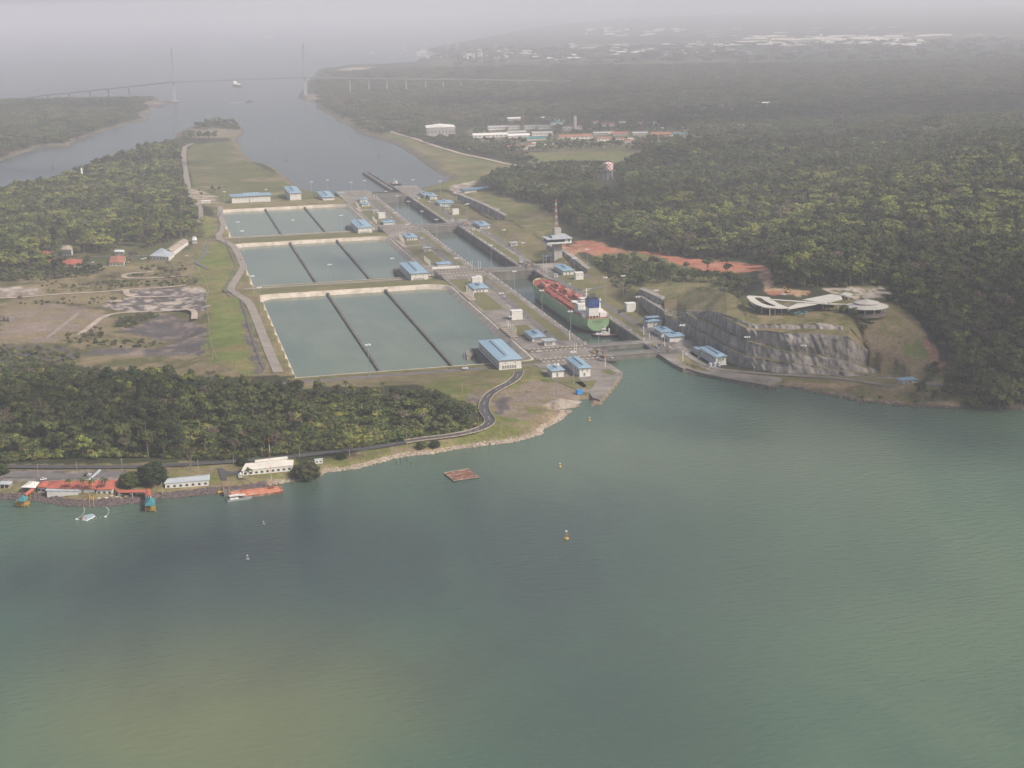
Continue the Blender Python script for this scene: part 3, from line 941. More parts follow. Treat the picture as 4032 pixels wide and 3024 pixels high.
wr = [(868, 800), (874, 827), (866, 852), (879, 877), (876, 903), (860, 928), (863, 944), (892, 956), (920, 969), (939, 1001), (952, 1036), (961, 1048), (949, 1070), (927, 1105),
      (911, 1130), (908, 1146), (933, 1162), (965, 1178), (984, 1197), (1002, 1240), (1035, 1320), (1062, 1390), (1096, 1468)]
rd('service_road', wr, 9.5, 'track')
for pts_ in ([(886, 950), (893, 964), (912, 1005), (929, 1048), (905, 1100), (878, 1143), (905, 1172)], [(949, 1182), (964, 1230), (985, 1300), (1012, 1385), (1040, 1458)], [(868, 835), (858, 860), (868, 885), (858, 915)]):
    rd('drain_channel', pts_, 2.4, 'dark_concrete', .5)
rd('farm_track', [(0, 1175), (90, 1172), (226, 1159), (407, 1150), (542, 1138), (732, 1125)], 7, 'dirt_track')
rd('farm_track', [(493, 1141), (500, 1160), (515, 1172), (600, 1170), (678, 1168)], 8, 'dirt_track')
rd('farm_track', [(312, 1319), (362, 1283), (398, 1251), (452, 1233), (588, 1227), (723, 1220), (768, 1229), (765, 1262)], 7, 'dirt_track')
rd('farm_track', [(185, 1333), (253, 1279), (312, 1233)], 5, 'track')
rd('farm_track', [(740, 1085), (669, 1093), (497, 1098), (479, 1089), (497, 1077), (606, 1071)], 7, 'dirt_track')
rd('farm_track', [(820, 1060), (770, 1035), (800, 1010), (815, 985), (818, 960)], 5, 'old_asphalt')
rd('farm_track', [(330, 1012), (420, 1010), (560, 1010), (640, 1005)], 7, 'old_asphalt')
rd('bank_road', [(750, 792), (741, 742), (728, 665), (723, 606), (728, 579), (760, 566)], 12, 'track', .8)
rd('bank_road', [(750, 792), (770, 800), (790, 820), (792, 860), (775, 885)], 8, 'track', .6)
rd('canal_road', [(1395, 452), (1450, 480), (1560, 527), (1640, 550), (1760, 590), (1900, 625), (2040, 655), (2260, 668), (2480, 677)], 13, 'dirt_track', 1.2)
shore = rd('shore_road', [(-150, 1838), (0, 1840), (226, 1843), (452, 1843), (678, 1836), (859, 1825), (900, 1822), (1025, 1811), (1153, 1801), (1298, 1784), (1443, 1771), (1652, 1733), (1763, 1725), (1844, 1709), (1900, 1695),
                          (1928, 1678), (1936, 1658), (1913, 1637), (1901, 1608), (1913, 1572), (1946, 1539), (2007, 1515), (2044, 1492), (2042, 1466)], 8.2, 'asphalt', .5)
ea = rd('service_road', [(2660, 1360), (2701, 1395), (2764, 1436), (2843, 1460), (2960, 1470), (3117, 1480), (3298, 1491), (3406, 1505), (3479, 1520), (3551, 1529), (3700, 1523), (3800, 1520)], 7, 'concrete', .55)
# roads on the built platforms
for nm, pts, zz, w_ in (('platform_road', [(1911, 1102), (1958, 1146), (2022, 1200), (2063, 1235), (2117, 1282), (2164, 1323), (2218, 1358)], Z1, 8),
                        ('platform_road', [(1632, 919), (1696, 963), (1743, 1004), (1790, 1046)], Z2, 7.5), ('platform_road', [(1458, 789), (1522, 840), (1569, 884)], Z3, 7.5),
                        ('platform_road', [(2110, 1055), (2227, 1118), (2294, 1156), (2385, 1203), (2463, 1246), (2520, 1284), (2577, 1313), (2660, 1360)], Z1, 9),
                        ('platform_road', [(1850, 866), (1905, 905), (1968, 950), (2053, 1003)], Z2, 8), ('platform_road', [(1690, 790), (1720, 812), (1775, 853), (1806, 876)], Z3, 8),
                        ('loop_road', [(2290, 1080), (2330, 1092), (2370, 1106), (2388, 1120), (2370, 1134), (2330, 1141), (2275, 1143)], Z1, 6)):
    road(nm, [tuple(W(x, y, zz)[:2]) + (zz,) for x, y in pts], w_, 'old_asphalt', .22)
for y_, zz in ((493, Z2 - .35), (1003, Z3 - .35), (-64, Z1 - .4)):
    b_ = MB(); b_.box(-306, -64, y_ - 4.5, y_ + 4.5, zz - 2, float(zt(y_)) - .18); struct(b_.build('berm_road', 'track' if y_ > 0 else 'old_asphalt'))
# grass on the platforms
gp = [(rect(-58, -34, 60, 118), Z1), (rect(-60, -36, 208, 420), Z1), (rect(-24, -8, 30, 300), Z1), (rect(-24, -10, 310, 430), Z1),
      (rect(-58, -30, 590, 760), Z2), (rect(-26, -9, 570, 900), Z2), (rect(-58, -30, 780, 860), Z2), (rect(-58, -30, 1060, 1250), Z3), (rect(-24, -9, 1060, 1400), Z3), (rect(-58, -30, 1270, 1370), Z3),
      (rect(66, 103, 60, 430), Z1), (rect(62, 70, 20, 58), Z1), (rect(84, 103, 520, 930), Z2), (rect(62, 74, 560, 900), Z2), (rect(62, 98, 1080, 1400), Z3)]
for poly, zz in gp:
    sheet('lawn', poly, zz, 'grass', .06)
NS = [((2180, 1490), (2270, 1482), (2290, 1500), (2310, 1520), (2280, 1540), (2200, 1505))]
for poly in NS + [((2395, 1452), (2430, 1468), (2405, 1478), (2365, 1462)), ((2262, 1504), (2352, 1497), (2330, 1532), (2300, 1528))]:
    sheet('lawn', [tuple(W(x, y, Z1)[:2]) for x, y in poly], Z1, 'grass', .09)
sheet('lawn', [tuple(W(x, y, Z1)[:2]) for x, y in ((2660, 1405), (2690, 1395), (2750, 1440), (2740, 1446), (2700, 1440))], Z1, 'dry_grass', .12)
# coping strips along the chambers
for y0, y1, zz in ((gA2 + 7, gB1 - 7, Z1), (gB2 + 7, gC1 - 7, Z2), (gC2 + 7, gD1 - 7, Z3)):
    for xa, xb in ((-7, .3), (54.7, 62)):
        b_ = MB(); b_.box(xa, xb, y0, y1, zz - .2, zz + .28); struct(b_.build('coping', 'dark_concrete' if False else 'concrete'))
    b_ = MB(); b_.box(55.3, 56.6, y0, y1, zz + .28, zz + 1.1); tag(b_.build('kerb_wall', 'stained_wall'), 'low dark kerb wall along the far coping of the %s chamber' % ('tanker' if zz == Z1 else ('middle' if zz == Z2 else 'lowest')), 'kerb wall')

# guide pier beyond the sea gates
pa, pb = W(1575, 760, SEA + 5), W(1440, 676, SEA + 5)
t = thing('guide_pier', 'long straight concrete guide pier running out from the sea gates', 'pier', (0, 0, 0))
d = Vector(pb - pa).normalized(); s_ = Vector((-d.y, d.x, 0))
b_ = MB(); q = [Vector(pa) - s_ * 7, Vector(pb) - s_ * 7, Vector(pb) + d * 8, Vector(pb) + s_ * 7, Vector(pa) + s_ * 7]
b_.prism([(v.x, v.y) for v in q], SEA - 4, SEA + 3.2); b_.build('deck', 'dark_concrete', t)
b_ = MB()
for k_ in (-6, 6):
    q = [Vector(pa) + s_ * (k_ - 1.2), Vector(pb) + s_ * (k_ - 1.2), Vector(pb) + s_ * (k_ + 1.2), Vector(pa) + s_ * (k_ + 1.2)]
    b_.prism([(v.x, v.y) for v in q], SEA + 3.2, SEA + 5.4)
b_.build('parapet', 'concrete', t)

# outlet chambers on the basins' edge, each with its row of vent pipes
oc = [((1968, 1293), (2009, 1332), (2044, 1327), Z1), ((1812, 1152), (1847, 1186), (1876, 1180), Z1), ((1556, 951), (1585, 977), (1608, 974), Z2), ((1387, 821), (1410, 836), (1424, 834), Z3)]
ocn = ['nearest', 'second nearest', 'third nearest', 'farthest']
for i, (fl, nl, nr, zz) in enumerate(oc):
    A, B, D = W(*fl, zz), W(*nl, zz), W(*nr, zz)
    w_ = max(D[0] - B[0], 9); y0, y1 = B[1], A[1]; x0 = B[0]
    t = thing('outlet_chamber', 'dark walled concrete outlet chamber on the basins\' edge, %s of the four' % ocn[i], 'outlet chamber', (x0, y0, zz))
    b_ = MB(); b_.box(0, w_, 0, y1 - y0, -12, .4); b_.build('chamber_wall', 'stained_wall', t)
    for k_ in range(5):
        b_ = MB(); yy = 2 + k_ * (y1 - y0 - 6) / 4.5
        b_.box(1, w_ - 1, yy, yy + (y1 - y0) / 8, .41, .9)
        b_.build('hatch', 'pale_stone', t)
# ramps and intake decks beside the three big halls
for i, (a_, b2_, c_, d_, zz) in enumerate((((1856, 1373), (1893, 1371), (1966, 1452), (1925, 1457), Z1), ((1548, 1058), (1580, 1052), (1618, 1102), (1586, 1110), Z2), ((1360, 888), (1386, 884), (1410, 918), (1385, 921), Z3))):
    q = [tuple(W(x, y, zz - 1)[:2]) for x, y in (a_, b2_, c_, d_)]
    b_ = MB(); b_.prism(q, -38, zz - .6)
    t = tag(b_.build('intake_deck', 'dark_concrete'), ['dark concrete intake deck left of the nearest big hall', 'dark concrete intake deck left of the middle big hall', 'dark concrete intake deck left of the farthest big hall'][i], 'deck')
b_ = MB(); q = [tuple(W(x, y, Z1 - 2)[:2]) for x, y in ((1832, 1386), (1858, 1378), (1866, 1396), (1838, 1404))]; b_.prism(q, -30, Z1 - 1)
tag(b_.build('mooring_dolphin', 'concrete'), 'small concrete block in the near basin beside the intake deck', 'concrete block')
# ---------------------------------------------------------------- blue-roofed lock buildings and white houses
def windows(par, n, x0, x1, y, z0, h, w, axis='x', m='dark_glass', name='window'):
    first = None
    for k in range(n):
        p = x0 + (x1 - x0) * (k + .5) / n
        if first is None:
            b_ = MB()
            if axis == 'x': b_.box(-w / 2, w / 2, -.06, .2, 0, h)
            else: b_.box(-.06, .2, -w / 2, w / 2, 0, h)
            o = b_.build(name, m, par); first = o
        else:
            o = first.copy(); COL.objects.link(o); o.parent = par
        o.location = (p, y, z0) if axis == 'x' else (y, p, z0)


def hall(name, label, fl, fr, z, h, back=None, depth=None, over=1.3, rise=1.6, mon=1, roof='blue_roof', hf=.35, fw=0, sw=0, doors=0, wall='white_wall', flat=False, cat='building', hd=3.0, up2=0):
    A, B = W(*fl, z), W(*fr, z)
    wdt = B[0] - A[0]
    if depth is None:
        depth = W(*back, z + h)[1] - A[1] - over
    if name == 'pump_house': z = float(G(*fl, 3)[2]) + 1.3; A, B = W(*fl, z), W(*fr, z)
    t = thing(name, label, cat, (A[0], A[1], z))
    b_ = MB(); b_.box(0, wdt, 0, depth, -.5, h); b_.box(-.35, wdt + .35, -.35, depth + .35, -.5, .25); b_.build('wall', wall, t)
    b_ = MB()
    if flat: b_.box(-over, wdt + over, -over, depth + over, h, h + .5)
    else: b_.hip(-over, wdt + over, -over, depth + over, h, rise, .4, hf)
    rf = b_.build('roof', roof, t)
    if mon:
        b_ = MB()
        if depth >= wdt:
            mw, m0, m1 = wdt * .22, depth * (.12 if mon > 1 else .3), depth * (.88 if mon > 1 else .72)
            b_.gable(wdt / 2 - mw / 2, wdt / 2 + mw / 2, m0, m1, h + rise * .9, mw * .14, 1.0)
        else:
            mw, m0, m1 = depth * .26, wdt * .28, wdt * .74
            b_.gable(m0, m1, depth / 2 - mw / 2, depth / 2 + mw / 2, h + rise * .8, mw * .14, .9)
        b_.build('roof_monitor', 'deep_blue_roof' if mon == 1 else 'blue_roof', rf)
    if up2:
        b_ = MB(); b_.box(wdt * .06, wdt * .94, depth * .3, depth * .7, h + rise * .5, h + rise + 1.4); b_.build('clerestory', 'dark_glass', rf)
        b_ = MB(); b_.box(wdt * .02, wdt * .98, depth * .24, depth * .76, h + rise + 1.4, h + rise + 1.9); b_.build('upper_roof', 'blue_roof', rf)
    if fw: windows(t, fw, wdt * .06, wdt * .94, 0, h * .60, min(1.1, h * .2), 1.0)
    if doors: windows(t, doors, wdt * .12, wdt * .78, 0, .3, min(hd, h * .6), min(1.7, wdt / doors * .55), m='shutter', name='door')
    if sw: windows(t, sw, depth * .04, depth * .96, 0, h * .55, 1.3, min(2.2, depth / sw * .4), 'y')
    if sw and h > 8: windows(t, sw, depth * .04, depth * .96, 0, 1.0, 2.2, min(3.2, depth / sw * .6), 'y', 'shutter', 'louvre')
    return t


hall('pump_hall', 'biggest long blue-roofed white hall at the corner of the near basins', (1966, 1455), (2055, 1450), Z1, 8.6, back=(1887, 1341), mon=2, fw=2, sw=10, doors=6)
hall('machine_hall', 'white hall with long raised blue roof light beside the angled wing quay', (2282, 1484), (2325, 1481), Z1, 8, back=(2231, 1409), mon=2, fw=2, sw=5, doors=1)
hall('gate_house', 'small square blue-roofed gatehouse with grey garage door near the lake', (2174, 1486), (2222, 1485), Z1, 6, back=(2155, 1443), mon=1, doors=1, rise=1.5, hd=4)
hall('control_house', 'low blue-roofed white building with raised lantern beside the tanker\'s chamber', (2097, 1346), (2146, 1342), Z1, 4.4, back=(2067, 1303), mon=1, doors=4, sw=4)
hall('equipment_room', 'small flat grey-blue roofed annex with slotted front right of the low control house', (2145, 1361), (2185, 1358), Z1, 4.4, depth=10, mon=0, roof='pale_roof', flat=True, doors=4)
hall('storage_block', 'plain white windowless cube on grass left of the tanker stern', (2016, 1260), (2058, 1257), Z1, 9, depth=9, mon=0, roof='white_paint', flat=True, over=.25)
hall('storage_block', 'white block standing directly behind the upper small blue-roofed house', (1860, 1121), (1900, 1118), Z1, 8, depth=8, mon=0, roof='white_paint', flat=True, over=.3, doors=3, hd=2.5)
hall('control_house', 'square blue-roofed house in front of a white block near the second basins', (1866, 1152), (1919, 1147), Z1, 4.5, back=(1844, 1118), mon=1, doors=3, sw=3)
hall('pump_hall', 'second big blue-roofed hall at the corner of the middle basins', (1620, 1107), (1686, 1103), Z2, 9.3, back=(1574, 1035), mon=2, fw=2, sw=9, doors=6)
hall('equipment_room', 'low blue-roofed room behind a long white wall above the middle gates', (1724, 1046), (1775, 1043), Z2 + .1, 1.8, depth=16, mon=1)
b_ = MB(); A = W(1702, 1058, Z1 - 1.5); b_.box(0, 36, 0, 3.5, -1, 1.6); o = b_.build('retaining_wall', 'white_wall'); o.location = A; tag(o, 'long low white wall in front of a blue roof by the second gates', 'wall')
hall('equipment_room', 'tiny white hut with slotted front on the lawn beside the middle chamber', (1670, 990), (1696, 989), Z2, 4.4, depth=9, mon=0, roof='pale_roof', flat=True, doors=4)
hall('control_house', 'blue-roofed house on the lawn left of the middle chamber', (1602, 947), (1640, 944), Z2, 4.2, back=(1585, 922), mon=1, doors=3)
hall('pump_hall', 'third and farthest big blue-roofed hall at the corner of the far basins', (1411, 921), (1465, 918), Z3, 9.3, back=(1379, 868), mon=2, fw=2, sw=8, doors=5)
hall('storage_block', 'plain white cube on grass left of the lowest chamber', (1491, 861), (1518, 860), Z3, 9, depth=8, mon=0, roof='white_paint', flat=True, over=.3)
hall('equipment_room', 'tiny hut with slotted front behind the white cube of the lowest chamber', (1469, 839), (1489, 838), Z3, 4, depth=8, mon=0, roof='pale_roof', flat=True, doors=3)
hall('control_house', 'front one of two stacked blue roofs beside the farthest basin', (1425, 813), (1456, 811), Z3, 4.6, depth=20, mon=1, doors=3)
hall('control_house', 'rear one of two stacked blue roofs beside the farthest basin', (1419, 796), (1446, 794), Z3, 5.2, depth=22, mon=1, doors=2)
hall('equipment_room', 'low blue roof beside the gates below the middle chamber', (1512, 884), (1552, 881), Z3 + .5, 3, depth=26, mon=1)
hall('control_house', 'wide blue-roofed building on the far bank next to the sea gates', (1672, 780), (1692, 782), Z3, 5, depth=60, mon=1, doors=2)
hall('control_house', 'taller white house joined to the wide blue-roofed building by the sea gates', (1694, 786), (1720, 784), Z3, 6, depth=50, mon=1, doors=3)
hall('control_house', 'white building with dark arch on the far bank of the lowest chamber', (1733, 812), (1787, 808), Z3, 5, depth=40, mon=2, doors=5, fw=2)
hall('equipment_room', 'small front house before the white building with the dark arch', (1752, 823), (1771, 822), Z3, 3.6, depth=10, mon=0, roof='pale_roof', flat=True, doors=3)
hall('storage_block', 'plain white cube on the far bank of the lowest chamber', (1783, 845), (1808, 844), Z3, 8.5, depth=8, mon=0, roof='white_paint', flat=True, over=.3)
hall('control_house', 'long blue-roofed house on the far bank at the middle gates', (1892, 901), (1930, 899), Z2, 4.5, back=(1865, 873), mon=1, doors=4, sw=4)
hall('kiosk', 'tiny kiosk beside the long blue-roofed house at the middle gates', (1859, 906), (1869, 905), Z2, 3.2, depth=4, mon=0, flat=True, over=.6, doors=1)
hall('kiosk', 'tiny kiosk right at the gates of the lowest chamber, far bank', (1777, 871), (1786, 870), Z3, 3.2, depth=4, mon=0, flat=True, over=.6, doors=1)
hall('kiosk', 'tiny kiosk beside the sea gates, far bank', (1644, 783), (1653, 782), Z3, 3.2, depth=5, mon=0, flat=True, over=.6, doors=1)
hall('control_house', 'low blue hut at the water\'s edge beyond the sea gates', (1622, 755), (1646, 754), -18, 3, depth=20, mon=1)
hall('equipment_room', 'small slotted hut on the far bank half way along the middle chamber', (2013, 969), (2037, 968), Z2, 4.2, depth=9, mon=0, roof='pale_roof', flat=True, doors=4)
hall('kiosk', 'tiny kiosk at the gates behind the tanker, far bank', (2047, 1032), (2060, 1031), Z2 + 4, 3.2, depth=4, mon=0, flat=True, over=.6, doors=1)
hall('control_house', 'long blue-roofed house at the foot of the control tower', (2218, 1083), (2258, 1080), Z1, 5, back=(2180, 1045), mon=1, doors=2, sw=6)
hall('storage_block', 'white block with two grey windows in front of the tower\'s blue-roofed house', (2267, 1102), (2299, 1101), Z1, 8.2, depth=8, mon=0, roof='white_paint', flat=True, over=.3, fw=2)
hall('kiosk', 'tiny blue-topped kiosk just beyond the tanker bow', (2183, 1091), (2195, 1090), Z1, 3.4, depth=4, mon=0, flat=True, over=.7, doors=1)
hall('storage_block', 'plain white cube on grass right of the tanker, below the rock face', (2468, 1229), (2505, 1227), Z1, 8.8, depth=9, mon=0, roof='white_paint', flat=True, over=.3)
hall('relay_house', 'white house with two-tiered blue roof at the foot of the rock cut', (2550, 1290), (2607, 1287), Z1, 6, back=(2527, 1255), mon=0, up2=1, fw=3, sw=3, doors=1)
hall('workshop', 'upper one of two joined blue roofs beside the lake-side gates', (2604, 1328), (2648, 1325), Z1, 5, back=(2572, 1290), mon=1, sw=5)
hall('workshop', 'lower one of two joined blue roofs beside the lake-side gates', (2637, 1347), (2696, 1344), Z1, 5.2, depth=17, mon=1, rise=1.4)
hall('machine_hall', 'blue-roofed white hall on the quay below the rock benches', (2818, 1439), (2861, 1437), Z1, 8, back=(2752, 1368), mon=2, fw=2, sw=8)
hall('equipment_room', 'low annex at the back of the quay hall', (2752, 1400), (2770, 1399), Z1, 5, depth=14, mon=0, flat=True, over=.8, doors=2)
hall('pump_house', 'small lone blue-roofed pump house by the shore road on the far right', (3552, 1518), (3618, 1519), 3.2, 4.2, depth=9, mon=0, flat=True, over=1.4, doors=2, fw=1)
hall('power_house', 'longest white building with blue roof beyond the far basins', (914, 805), (1068, 800), -17, 14, depth=38, mon=2, over=2.5, rise=2.2, fw=10, doors=1, hd=9)
hall('power_house', 'tall narrow white building with blue roof beyond the far basins', (1143, 793), (1187, 791), -17, 15, back=(1121, 736), mon=2, over=2, rise=2.2, fw=1, doors=2)
hall('power_house', 'blue-roofed white building beside the canal bank, right of the tall narrow one', (1272, 796), (1316, 793), -17, 9, back=(1249, 755), mon=2, over=2, rise=2, fw=2, doors=5)
hall('kiosk', 'small white hut at the canal bank beyond the far basins', (1336, 772), (1358, 771), -18, 5, depth=14, mon=0, flat=True, over=1.5, doors=3)
hall('guard_house', 'small white flat hut by the bank road, left of the longest white building', (794, 802), (829, 801), -18, 4, depth=12, mon=0, roof='white_paint', flat=True, over=.8, doors=3)

# control tower
bs = W(2194, 1029, Z1 - 4)
t = thing('control_tower', 'grey concrete lock control tower with glazed cab and red and white mast', 'tower', bs)
b_ = MB(); b_.box(-5.4, 5.4, -6, 6, -1, 26); b_.box(-8.5, -5.4, -2, 6, -1, 5); b_.build('shaft', 'tower_concrete', t)
b_ = MB(); b_.box(-17, 17, -14, 14, 25.2, 26.4); b_.build('cab_floor', 'pale_roof', t)
b_ = MB(); b_.box(-15, 15, -12, 12, 26.4, 31.4); cb = b_.build('cab', 'dark_glass', t)
b_ = MB(); b_.box(7.6, 12.4, -12.4, -11.6, 26.6, 31.2); b_.box(-16.6, -16.2, -13.6, 13.6, 26.4, 27.5); b_.box(-16.2, 16.6, -13.6, -13.3, 26.4, 27.5); b_.box(14.5, 16.2, -13.2, 13, 26.4, 31.4); b_.build('cab_panel', 'white_paint', t)
b_ = MB(); b_.box(-17.5, 17.5, -15, 15, 31.4, 32.6); b_.build('roof', 'pale_roof', t)
b_ = MB(); b_.box(-8.5, 12.5, -8, 10, 32.6, 35.4); b_.build('roof_parapet', 'pale_roof', t)
b_ = MB(); b_.box(-3.8, 5.2, -3, 6, 35.4, 44.5); b_.build('lift_house', 'tower_concrete', t)
ms = None
for k in range(9):
    b_ = MB(); z0 = 44.5 + k * 4.2
    r_ = 1.5 - k * .1
    for sx, sy in ((-1, -1), (1, -1), (1, 1), (-1, 1)):
        b_.tube((-.4 + sx * r_, 1 + sy * r_, z0), (-.4 + sx * (r_ - .1), 1 + sy * (r_ - .1), z0 + 4.2), .16, n=5)
    for a_, c_ in (((-1, -1), (1, -1)), ((1, -1), (1, 1)), ((1, 1), (-1, 1)), ((-1, 1), (-1, -1))):
        b_.tube((-.4 + a_[0] * r_, 1 + a_[1] * r_, z0 + .1), (-.4 + c_[0] * r_, 1 + c_[1] * r_, z0 + 4), .1, n=4)
    b_.build('mast_section', 'orange_paint' if k % 2 == 0 else 'white_paint', t)
q = W(2160, 1022, Z1 - 4)
t = thing('entrance_pavilion', 'low flat-roofed pavilion at the foot of the control tower', 'pavilion', q)
b_ = MB(); b_.box(-7, 9, -6, 8, 4.4, 5); b_.build('roof', 'pale_roof', t)
b_ = MB(); b_.box(-4, 8, -3, 7, -.5, 4.4); b_.build('wall', 'shutter', t)
for sx in (-6, -1, 4):
    b_ = MB(); b_.box(sx - .3, sx + .3, -5.4, -4.8, -.5, 4.4); b_.build('column', 'white_paint', t)


# ---------------------------------------------------------------- lamp masts
def lamp_mast():
    t = thing('lamp_mast', 'x', 'lamp mast', (0, 0, -500))
    b_ = MB(); b_.tube((0, 0, 0), (0, 0, 29.5), .34, .17, 8); b_.box(-.8, .8, -.8, .8, -.4, .3); b_.build('pole', 'steel', t)
    b_ = MB(); b_.lathe([(.3, 28.6), (1.7, 28.8), (1.7, 29.0), (.3, 29.4)], 12)
    hd = b_.build('lamp_ring', 'steel', t)
    f = None
    for k in range(6):
        a_ = k * math.pi / 3 + .3
        if f is None:
            b_ = MB(); b_.box(-.75, .75, -.5, .5, -.45, .35); f = o = b_.build('floodlight', 'lamp_white', hd)
        else:
            o = f.copy(); COL.objects.link(o); o.parent = hd
        o.location = (2.1 * math.cos(a_), 2.1 * math.sin(a_), 28.9); o.rotation_euler = (0, 0, a_)
    return t


mproto = lamp_mast()
mast_spots = [(1976, 1259, Z1, 'left of the white cube, island road side'), (2028, 1165, Z1, 'on the island coping at the tanker bow'), (2135, 1247, Z1, 'on the island coping amidships of the tanker'),
              (2247, 1337, Z1, 'on the island coping off the tanker stern'), (2358, 1433, Z1, 'on the wing quay beside the lake-side gate'), (1886, 1183, Z1, 'beside the upper outlet chamber of the near basins'),
              (2014, 1358, Z1, 'beside the nearest outlet chamber'), (2259, 1510, Z1, 'in front of the machine hall on the wing quay'), (2193, 1563, 1.5, 'on the bare ground nearest the lake'),
              (2062, 1043, Z1, 'at the far bank end of the gates behind the tanker'), (2152, 1018, Z1 - 4, 'just left of the control tower shaft'), (2313, 1072, Z1, 'right of the control tower on the grass'),
              (2454, 1185, Z1, 'tallest-looking one by the dark slope right of the tanker'), (2384, 1192, Z1, 'beside the road right of the tanker'), (2262, 1110, Z1, 'behind the white block at the tower'),
              (2583, 1248, Z1, 'behind the two-tiered blue roof'), (2512, 1275, Z1, 'left of the two-tiered blue roof'), (2686, 1397, Z1, 'beside the lower joined blue roof'), (2940, 1448, Z1, 'in front of the rock cut, right of the quay hall'),
              (3161, 1485, Z1, 'before the rock face, farthest right'), (1663, 905, Z2, 'at the island end of the gates above the lowest chamber'), (1721, 940, Z2, 'on the island coping at the start of the middle chamber'),
              (1665, 1017, Z2, 'beside the tiny slotted hut of the middle chamber'), (1799, 1108, Z1 - 1, 'at the recess of the second gates'), (1548, 1106, Z2, 'on the deck left of the second big hall'),
              (1347, 920, Z3, 'on the deck left of the farthest big hall'), (1558, 912, Z2, 'right of the farthest big hall'), (1606, 960, Z2, 'beside the house on the lawn of the middle chamber'),
              (1567, 838, Z3, 'on the island coping of the lowest chamber'), (1523, 818, Z3, 'at the sea end of the lowest chamber, island side'), (1844, 873, Z2, 'on the far bank at the middle gates, left of a pair'),
              (1838, 875, Z2 - 2, 'on the far bank at the middle gates, front of a pair'), (1962, 897, Z2, 'by the rock trench on the far bank of the middle chamber'), (1985, 985, Z2, 'half way along the far bank of the middle chamber'),
              (1798, 800, Z3, 'behind the white cube of the lowest chamber'), (1735, 774, Z3 - 2, 'on the far bank behind the arched white building'), (1628, 768, Z3 - 3, 'at the sea gates on the far bank'),
              (1437, 770, -18, 'on the canal bank left of the sea gates'), (1385, 778, -18, 'on the canal bank beside the small white hut'), (941, 949, Z2, 'between the far and middle basins at the winding road'),
              (958, 988, Z2, 'at the corner of the middle basins'), (999, 1182, Z1 - 5, 'at the lower corner of the middle basins'), (1027, 1232, Z1, 'at the rounded white corner of the near basins'), (1302, 1132, Z2, 'on the berm between near and middle basins'),
              (1156, 940, Z3, 'on the berm between middle and far basins'), (887, 817, -17, 'at the left end of the longest white building'), (1051, 808, -17, 'at the right end of the longest white building'),
              (1229, 776, -17, 'left of the third building beyond the far basins'), (1292, 768, -17, 'behind the third building beyond the far basins'), (1454, 1478, Z1, 'on the berm before the near basins'),
              (1935, 1052, Z1 - 2, 'at the island end of the gates ahead of the tanker'), (1610, 862, Z3 + 3, 'at the island end of the gates below the middle chamber')]
for i, (x, y, z, where) in enumerate(mast_spots):
    p = W(x, y, z)
    lb = 'tall lamp mast ' + where
    if i == 0:
        mproto.location = p; mproto['label'] = lb; mproto['group'] = 'lamp masts around the locks'
    else:
        dup(mproto, p, random.uniform(0, 1), lb)
# one mast with its ring lowered
p = W(1832, 1456, Z1)
t = thing('lamp_mast', 'bare lamp mast with its lamp ring lowered to the ground by the near basins', 'lamp mast', p, 0, 'lamp masts around the locks')
b_ = MB(); b_.tube((0, 0, 0), (0, 0, 30), .34, .17, 8); b_.build('pole', 'steel', t)
b_ = MB(); b_.lathe([(.3, 1.2), (1.7, 1.4), (1.7, 1.7), (.3, 1.9)], 12); hd = b_.build('lamp_ring', 'steel', t)
for k in range(6):
    a_ = k * math.pi / 3
    b_ = MB(); b_.cbox(2.1 * math.cos(a_), 2.1 * math.sin(a_), 1.2, 1.4, .9, .8, a_); b_.build('floodlight', 'lamp_white', hd)

# ---- vent pipes in rows
vp = MB(); vp.tube((0, 0, -.5), (0, 0, 7.2), .42, .42, 8); vp.tube((0, 0, 7.2), (0, 0, 7.5), .55, .55, 8)
vp0 = None
rows = [(((1837, 1148), (1864, 1174)), 6, Z1, 'by the upper outlet chamber of the near basins', 1.0), (((1996, 1288), (2031, 1318)), 6, Z1, 'by the nearest outlet chamber', 1.0), (((1574, 941), (1592, 959)), 6, Z2, 'beside the outlet chamber of the middle basins', 1.0),
        (((1672, 1028), (1694, 1048)), 6, Z2, 'behind the second big hall', 1.0), (((1403, 810), (1418, 828)), 6, Z3, 'beside the outlet chamber of the far basins', .9), (((1468, 866), (1483, 882)), 6, Z3, 'behind the farthest big hall', .9)]
for (a_, c_), n_, zz, where, s_ in rows:
    A, B = W(*a_, zz), W(*c_, zz)
    for k in range(n_):
        p = A + (B - A) * k / (n_ - 1)
        if vp0 is None: vp0 = o = vp.build('vent_pipe', 'white_paint')
        else: o = vp0.copy(); COL.objects.link(o)
        o.location = p; o.scale = (s_,) * 3
        nth = ['first', 'second', 'third', 'fourth', 'fifth', 'last'][k]
        tag(o, '%s vent pipe of the white row %s' % (nth, where), 'pipe', 'rows of white vent pipes')

